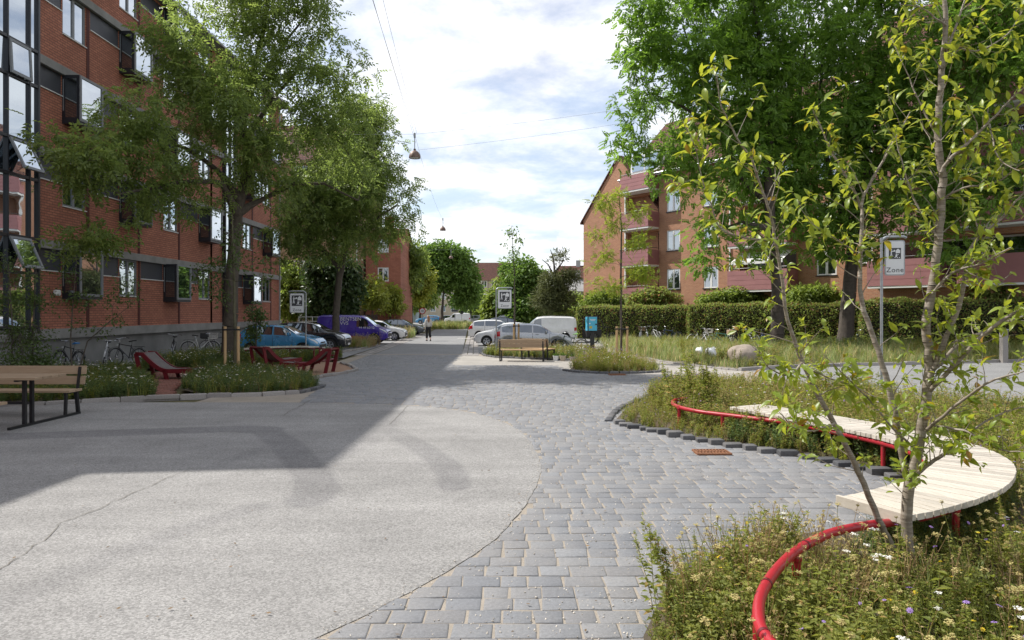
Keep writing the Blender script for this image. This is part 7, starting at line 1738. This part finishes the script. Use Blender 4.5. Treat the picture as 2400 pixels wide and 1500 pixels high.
MT['fr_black'] = mat_paint('black_frame', (.015, .015, .017), .3, .4); MT['fr_silver'] = mat_paint('silver_frame', (.38, .39, .40), .3, .4, .5); MT['fr_green'] = mat_paint('dark_green_frame', (.015, .05, .03), .3, .4); MT['fr_white'] = mat_paint('white_frame', (.6, .6, .58), .35, .3); MT['blue_cover'] = mat_plain('blue_saddle_cover', (.03, .19, .50), .5); MT['basket_w'] = mat_plain('pale_wire_basket', (.45, .43, .40), .5); MT['lime_cover'] = mat_plain('lime_saddle_cover', (.25, .55, .10), .5); MT['fr_teal'] = mat_paint('teal_frame', (.10, .33, .30), .35, .3); MT['fr_blue'] = mat_paint('navy_frame', (.03, .06, .16), .35, .3)
gB, gC = 'bicycles along the brick block', 'bicycles by the hedges'
bx = lambda px, py: G(px, py)
bicycle('black bicycle with a blue saddle cover by the wall', G(160, 866), R(155), MT['fr_black'], R(6), saddle=MT['blue_cover'], group=gB)
bicycle('silver bicycle standing nose out against the wall', G(243, 862), R(-62), MT['fr_silver'], R(-8), group=gB)
bicycle('black upright bicycle with chrome bars by the wall', G(300, 856), R(168), MT['fr_black'], R(-3), group=gB)
bicycle('slim dark bicycle standing rear out by the wall', G(404, 838), R(120), MT['fr_black'], R(5), group=gB, step=True)
bicycle('white framed bicycle with wire basket near the ash trunk', G(470, 832), R(20), MT['fr_white'], R(4), basket=MT['basket_w'], group=gB, step=True)
bicycle('dark bicycle with black crate almost behind the ash trunk', G(510, 828), R(12), MT['fr_black'], R(-4), box_=MT['plastic_black'], group=gB)
bicycle('dark green bicycle with lime saddle cover before the silver car', (P(1338, 0, 33.3).x, 33.3, 0), R(182), MT['fr_green'], R(-4), saddle=MT['lime_cover'], group='bicycle by the parking')
bicycle('silver bicycle with brown basket in the cluster before the left hedge', (P(1500, 0, 45).x, 45, 0), R(75), MT['fr_silver'], R(5), basket=MT['oak'], group=gC)
bicycle('silver bicycle without basket in the cluster before the left hedge', (P(1518, 0, 45.3).x, 45.3, 0), R(82), MT['fr_silver'], R(-5), group=gC)
bicycle('navy bicycle standing in the hedge gap', (P(1570, 0, 45).x, 45, 0), R(160), MT['fr_blue'], R(3), group=gC)
bicycle('white bicycle with pale child seat before the long hedge', (P(1640, 0, 40).x, 40, 0), R(15), MT['fr_white'], R(3), group=gC, step=True, basket=MT['basket_w'])
bicycle('teal bicycle with black box before the long hedge', (P(1694, 0, 38.5).x, 38.5, 0), R(172), MT['fr_teal'], R(-3), group=gC, box_=MT['plastic_black'])
bicycle('black bicycle with pale box beside the teal one', (P(1735, 0, 38.2).x, 38.2, 0), R(8), MT['fr_black'], R(4), group=gC, box_=MT['oak'])
bicycle('dark bicycle leaning behind the second robinia trunk', (P(2030, 0, 36.5).x, 36.5, 0), R(170), MT['fr_black'], R(4), group=gC)
for i_, (px_, Y_, rz_, fr_, lb_) in enumerate(((1655, 39.6, 100, 'fr_silver', 'silver bicycle parked nose in between white and teal ones'), (1712, 39.4, 85, 'fr_white', 'pale bicycle parked nose in behind the teal one'), (1765, 38.8, 96, 'fr_silver', 'silver bicycle right of the black one with wooden box'), (1790, 38.4, 78, 'fr_blue', 'navy bicycle beside the first robinia trunk'), (1540, 45.6, 100, 'fr_white', 'pale bicycle at the right of the hedge cluster'))):
    bicycle(lb_, (P(px_, 0, Y_).x, Y_, 0), R(rz_), MT[fr_], R(4-3*i_), group=gC)
def cargo_bike():
    root = thing('cargo_bike', 'black covered cargo bike behind the blue box post', 'cargo bike', (P(1402, 0, 44).x, 44, 0), R(14))
    m = MB(); m.lim(-.95, .1, -.42, .42, .32, .85); m.build('cargo_box', MT['plastic_black'], root, bevel=.05)
    m = MB(); 
    for s in (-1, 1): m.tube(pipe_path([(-.9, s*.4, .85), (-.8, s*.4, 1.5), (-.2, s*.4, 1.62), (.15, s*.4, 1.3), (.25, s*.4, .85)], 4), .03, 6)
    m.lim(-.82, -.15, -.4, .4, 1.52, 1.60); m.build('canopy', MT['plastic_black'], root)
    for (x, y) in ((-.45, -.5), (-.45, .5), (1.0, 0)):
        M_ = Matrix.Translation((x, y, .32)) @ Matrix.Rotation(R(90), 4, 'X'); m = MB(); m.lathe([(.26, -.02), (.31, -.025), (.32, 0), (.31, .025), (.26, .02), (.26, -.02)], 24, M_); t = m.build('wheel', MT['rubber'], root, smooth=50)
        m = MB(); [m.bar((x, y, .32), (x+.27*math.cos(a*.628), y, .32+.27*math.sin(a*.628)), .006, .006) for a in range(10)]; m.build('spokes', MT['chrome'], t)
    m = MB(); m.tube([(.1, 0, .45), (.55, 0, .35), (1.0, 0, .32)], .025, 6); m.tube([(.55, 0, .35), (.62, 0, .95)], .02, 6); m.tube([(.12, -.3, 1.0), (.2, 0, 1.02), (.12, .3, 1.0)], .015, 6); m.build('frame', MT['fr_black'], root)
    m = MB(); m.lim(.5, .76, -.08, .08, .95, 1.0); m.build('saddle', MT['rubber'], root, bevel=.02)
cargo_bike()

# ------------------------------------------------------------------ boulder, fences, small things
def boulder():
    rg = np.random.default_rng(5); root = None; n, k = 26, 14; V = []; F = []
    for i in range(k+1):
        t_ = i/k*math.pi
        for j in range(n):
            a = j/n*2*math.pi; d = np.array([math.sin(t_)*math.cos(a), math.sin(t_)*math.sin(a), math.cos(t_)]); s = 1+.07*math.sin(3*d[0]+1.3)+.05*math.sin(4.1*d[1]+2*d[2])+.03*math.sin(9*d[0]-6*d[2])
            q = np.sign(d)*np.abs(d)**.82*s; V.append(q*np.array([.62, .5, .40])+np.array([0, 0, .27]))
    for i in range(k):
        for j in range(n): F.append((i*n+j, i*n+(j+1) % n, (i+1)*n+(j+1) % n, (i+1)*n+j))
    o = np_obj('boulder', np.array(V), np.array(F)[:, ::-1], mat_plain('lichen_granite', (.30, .25, .205), .9, var=.3, scale=7, bump=.5, bscale=30), smooth=True); o.location = (G(1742, 850).x, G(1742, 850).y, 0)
    tag(o, 'rounded brown granite boulder at the edge of the tall grass', 'boulder')
boulder()
def rocks():
    for px, py, s, lab in ((1685, 826, .2, 'white painted stone half hidden in the tall grass'), (1672, 822, .0, None)):
        if lab is None: continue
    rg = np.random.default_rng(8)
    for (px, y_, Y, s, lab) in ((1636, 816, 26.8, .16, 'smaller white bag lying in the tall grass'), (1662, 822, 26.2, .22, 'larger white bag lying in the tall grass')):
        m = MB(); pr = [(.02, 0), (.8, .05), (1.0, .35), (.85, .75), (.5, 1.0), (.25, 1.1), (.3, 1.25), (.02, 1.2)]
        m.lathe([(r_*s, z*s*1.2) for r_, z in pr], 11); o = m.build('bag', MT['white'], None, smooth=60); p = P(px, y_, Y); o.location = (p.x, Y, .32 if s > .2 else .38); o.rotation_euler = (.4, .5, 1)
        for v in o.data.vertices: v.co *= 1+.18*rg.normal()*.5
        tag(o, lab, 'bag')
rocks()
def pots():
    p = G(1322, 846); 
    def pot(label, loc, r, mat, kind):
        root = thing('flower_pot', label, 'flower pot', loc, 0, 'flower pots at the bed corner'); m = MB(); m.lathe([(.001, 0), (r*.7, 0), (r, r*1.5), (r*1.08, r*1.5), (r*1.08, r*1.7), (r*.9, r*1.7), (r*.85, r*1.45), (.001, r*1.4)], 14); m.build('pot', mat, root, smooth=40)
        rg = np.random.default_rng(int(r*1000)); n = 40; c = np.tile([0, 0, r*1.5], (n, 1))+rg.normal(0, r*.3, (n, 3))*np.array([1, 1, .3]); d = unit(rg.normal(0, .6, (n, 3))+np.array([0, 0, 1.])); V, F = diamonds(c, d, rg.normal(0, 1, (n, 3)), .14, .05); np_obj('plant', V, F, LF['street'], parent=root)
        if kind:
            m = MB(); m.tube([(0, 0, r), (.02, 0, .60)], .007, 5); m.build('stem', MT['bark'], root)
            pr = Proto(); fl_umbel(0, .12, 90, .9)(pr, np.array([.02, 0, .62]), rg); V, F, _ = pr.done(); np_obj('blossom', V, F, mat_leaf('blue_petal', (.04, .20, .60), (.08, .30, .75), .3), parent=root)
    clay = mat_plain('pale_clay', (.42, .36, .28), .85, var=.2, scale=9); pot('pale clay pot with a blue flower at the bed corner', (p.x-.05, p.y, 0), .13, clay, True)
    pot('small squat clay pot right of the blue flower', (p.x+.32, p.y-.12, 0), .11, clay, False)
    pot('whitish clay pot left of the blue flower', (p.x-.32, p.y+.12, 0), .12, MT['white'], False)
pots()
def slat_fence(label, a, b, h, n, mat, group=None, name='fence', rails=5):
    a, b = Vector(a), Vector(b); root = thing(name, label, 'fence', tuple(a), 0, group); d = b-a
    for i in range(n+1): q = d*(i/n); m = MB(); m.tube([(q.x, q.y, 0), (q.x, q.y, h+.03)], .03, 6); m.build('post', mat, root)
    for k in range(rails): z = h*(k+1)/rails; m = MB(); m.tube([(0, 0, z), (d.x, d.y, z)], .014, 5); m.build('rail', mat, root)
slat_fence('thin rail fence at the end of the brick block', (-15.6, 50, 0), (-11.8, 50.5, 0), 1.6, 4, MT['galv'])
slat_fence('long mesh fence behind the cars at the street end', (-34, 124, 0), (4, 124, 0), 1.9, 16, MT['galv'], rails=7)
slat_fence('dark rail fence behind the tall shrub by the parking', (-2.5, 69, 0), (6, 67, 0), 1.7, 8, MT['steel_dark'], rails=6)
m = MB(); root = thing('board_fence', 'grey board fence panel beside the white panel van', 'fence', (P(1318, 0, 53).x, 53, 0))
for k in range(5): m = MB(); m.lim(.19*k*1.3, .19*k*1.3+.235, -.02, .02, .05, 1.42); m.build('board', MT['panel_grey'] if k % 2 else MT['grey_frame'], root)
for x in (0, 1.22): m = MB(); m.lim(x-.04, x+.04, .022, .10, 0, 1.5); m.build('post', MT['galv'], root)
def garden_wall():
    root = thing('garden_wall', 'dark wooden bin shelter beyond the brick block end', 'shelter', (-13.5, 53.5, 0))
    for k in range(10): m = MB(); m.lim(.3*k, .3*k+.27, 0, .05, 0, 1.75); m.build('board', MT['fence_dark'], root)
MT['fence_dark'] = mat_wood('dark_stained_board', (.06, .045, .035), (.04, .03, .024), 2)
garden_wall()
m = MB(); root = thing('timber_post', 'squared weathered timber post at the picture edge before the hedge', 'post', (P(2388, 0, 26).x, 26.8, 0)); m.lim(-.11, .11, -.11, .11, -.05, 1.28); m.build('shaft', MT['kerb_granite'], root, bevel=.02); m = MB(); m.lim(-.12, .12, -.12, .12, 1.28, 1.31); m.build('cap', MT['galv'], root)
def debris():
    rg = np.random.default_rng(12)
    for (px, py, s, lab) in ((1062, 1113, .02, 'small dark stone lying on the asphalt by the seam'),):
        pass
debris()

# ------------------------------------------------------------------ person walking up the street
def person():
    loc = G(1004, 799); root = thing('person', 'person with long fair hair in pale top and black trousers walking', 'person', tuple(loc), R(18))
    skin = mat_plain('skin', (.50, .30, .22), .55, var=.05); top = mat_plain('pale_grey_knit', (.55, .53, .50), .9, var=.12, scale=12, bump=.3); trou = mat_plain('black_cloth', (.014, .014, .016), .85, var=.2); hair = mat_plain('reddish_fair_hair', (.28, .14, .065), .5, var=.3, scale=30)
    def skinmesh(name, mat, verts, edges, radii, rootv=0, sub=2):
        me = bpy.data.meshes.new(name); me.from_pydata(verts, edges, []); o = bpy.data.objects.new(name, me); col.objects.link(o); o.parent = root
        sk = o.modifiers.new('skin', 'SKIN'); sk.use_smooth_shade = True
        lay = me.skin_vertices[0] if me.skin_vertices else None
        if lay is None:
            bpy.context.view_layer.objects.active = o; lay = me.skin_vertices[0]
        for i, r in enumerate(radii): lay.data[i].radius = r if isinstance(r, tuple) else (r, r); lay.data[i].use_root = (i == rootv)
        s = o.modifiers.new('sub', 'SUBSURF'); s.levels = sub; s.render_levels = sub; me.materials.append(mat); return o
    # joints: x right, y forward (away from viewer), z up; mid-stride
    J = dict(pel=(0, 0, .93), wai=(0, .0, 1.10), che=(0, .01, 1.32), nec=(0, .0, 1.48), hd0=(0, .02, 1.57), hd1=(0, .025, 1.67), hd2=(0, .015, 1.735),
             sl=(-.17, 0, 1.42), el=(-.225, -.05, 1.14), wl=(-.235, .06, .92), hl=(-.23, .10, .83), sr=(.17, 0, 1.42), er=(.225, .03, 1.14), wr=(.22, .15, .95), hr=(.21, .19, .87),
             pl=(-.09, 0, .88), kl=(-.10, .10, .49), al=(-.10, -.03, .09), tl=(-.11, .13, .035), pr=(.09, 0, .88), kr=(.10, .02, .48), ar=(.10, -.22, .15), tr=(.11, -.12, .04))
    names = list(J); idx = {n: i for i, n in enumerate(names)}
    E = [('pel', 'wai'), ('wai', 'che'), ('che', 'nec'), ('nec', 'hd0'), ('hd0', 'hd1'), ('hd1', 'hd2'), ('che', 'sl'), ('sl', 'el'), ('el', 'wl'), ('wl', 'hl'), ('che', 'sr'), ('sr', 'er'), ('er', 'wr'), ('wr', 'hr'), ('pel', 'pl'), ('pl', 'kl'), ('kl', 'al'), ('al', 'tl'), ('pel', 'pr'), ('pr', 'kr'), ('kr', 'ar'), ('ar', 'tr')]
    Rd = dict(pel=(.14, .10), wai=(.115, .085), che=(.14, .10), nec=.052, hd0=.072, hd1=.088, hd2=.06, sl=.055, el=.042, wl=.030, hl=.028, sr=.055, er=.042, wr=.030, hr=.028, pl=.085, kl=.058, al=.038, tl=.03, pr=.085, kr=.058, ar=.038, tr=.03)
    skinmesh('body', skin, [J[n] for n in names], [(idx[a], idx[b]) for a, b in E], [Rd[n] for n in names])
    def part(nm, mat, ns, es, rad):
        ii = {n: i for i, n in enumerate(ns)}; return skinmesh(nm, mat, [J[n] if n in J else X_[n] for n in ns], [(ii[a], ii[b]) for a, b in es], rad)
    X_ = dict(hem=(0, 0, .90), cl=(-.10, .0, .16), cr=(.10, -.18, .22), crown=(0, .0, 1.73), hb=(0, -.06, 1.60), hm=(0, -.085, 1.42), he=(0, -.10, 1.24), nk=(0, .0, 1.455))
    part('jumper', top, ['hem', 'wai', 'che', 'nk', 'sl', 'el', 'wl', 'sr', 'er', 'wr'], [('hem', 'wai'), ('wai', 'che'), ('che', 'nk'), ('che', 'sl'), ('sl', 'el'), ('el', 'wl'), ('che', 'sr'), ('sr', 'er'), ('er', 'wr')], [(.175, .13), (.165, .125), (.165, .125), .07, .08, .068, .05, .08, .068, .05])
    part('trousers', trou, ['pel', 'pl', 'kl', 'cl', 'pr', 'kr', 'cr'], [('pel', 'pl'), ('pl', 'kl'), ('kl', 'cl'), ('pel', 'pr'), ('pr', 'kr'), ('kr', 'cr')], [(.15, .12), .105, .09, .095, .105, .09, .095])
    part('hair', hair, ['crown', 'hb', 'hm', 'he'], [('crown', 'hb'), ('hb', 'hm'), ('hm', 'he')], [(.085, .085), (.098, .09), (.10, .06), (.05, .035)])
    for a, t_ in (('al', 'tl'), ('ar', 'tr')):
        m = MB(); p, q = Vector(J[a]), Vector(J[t_]); m.bar(Vector((p.x, p.y-.05, q.z)), Vector((q.x, q.y+.06, q.z)), .09, .07); m.build('shoe', MT['rubber'], root, bevel=.025)
person()
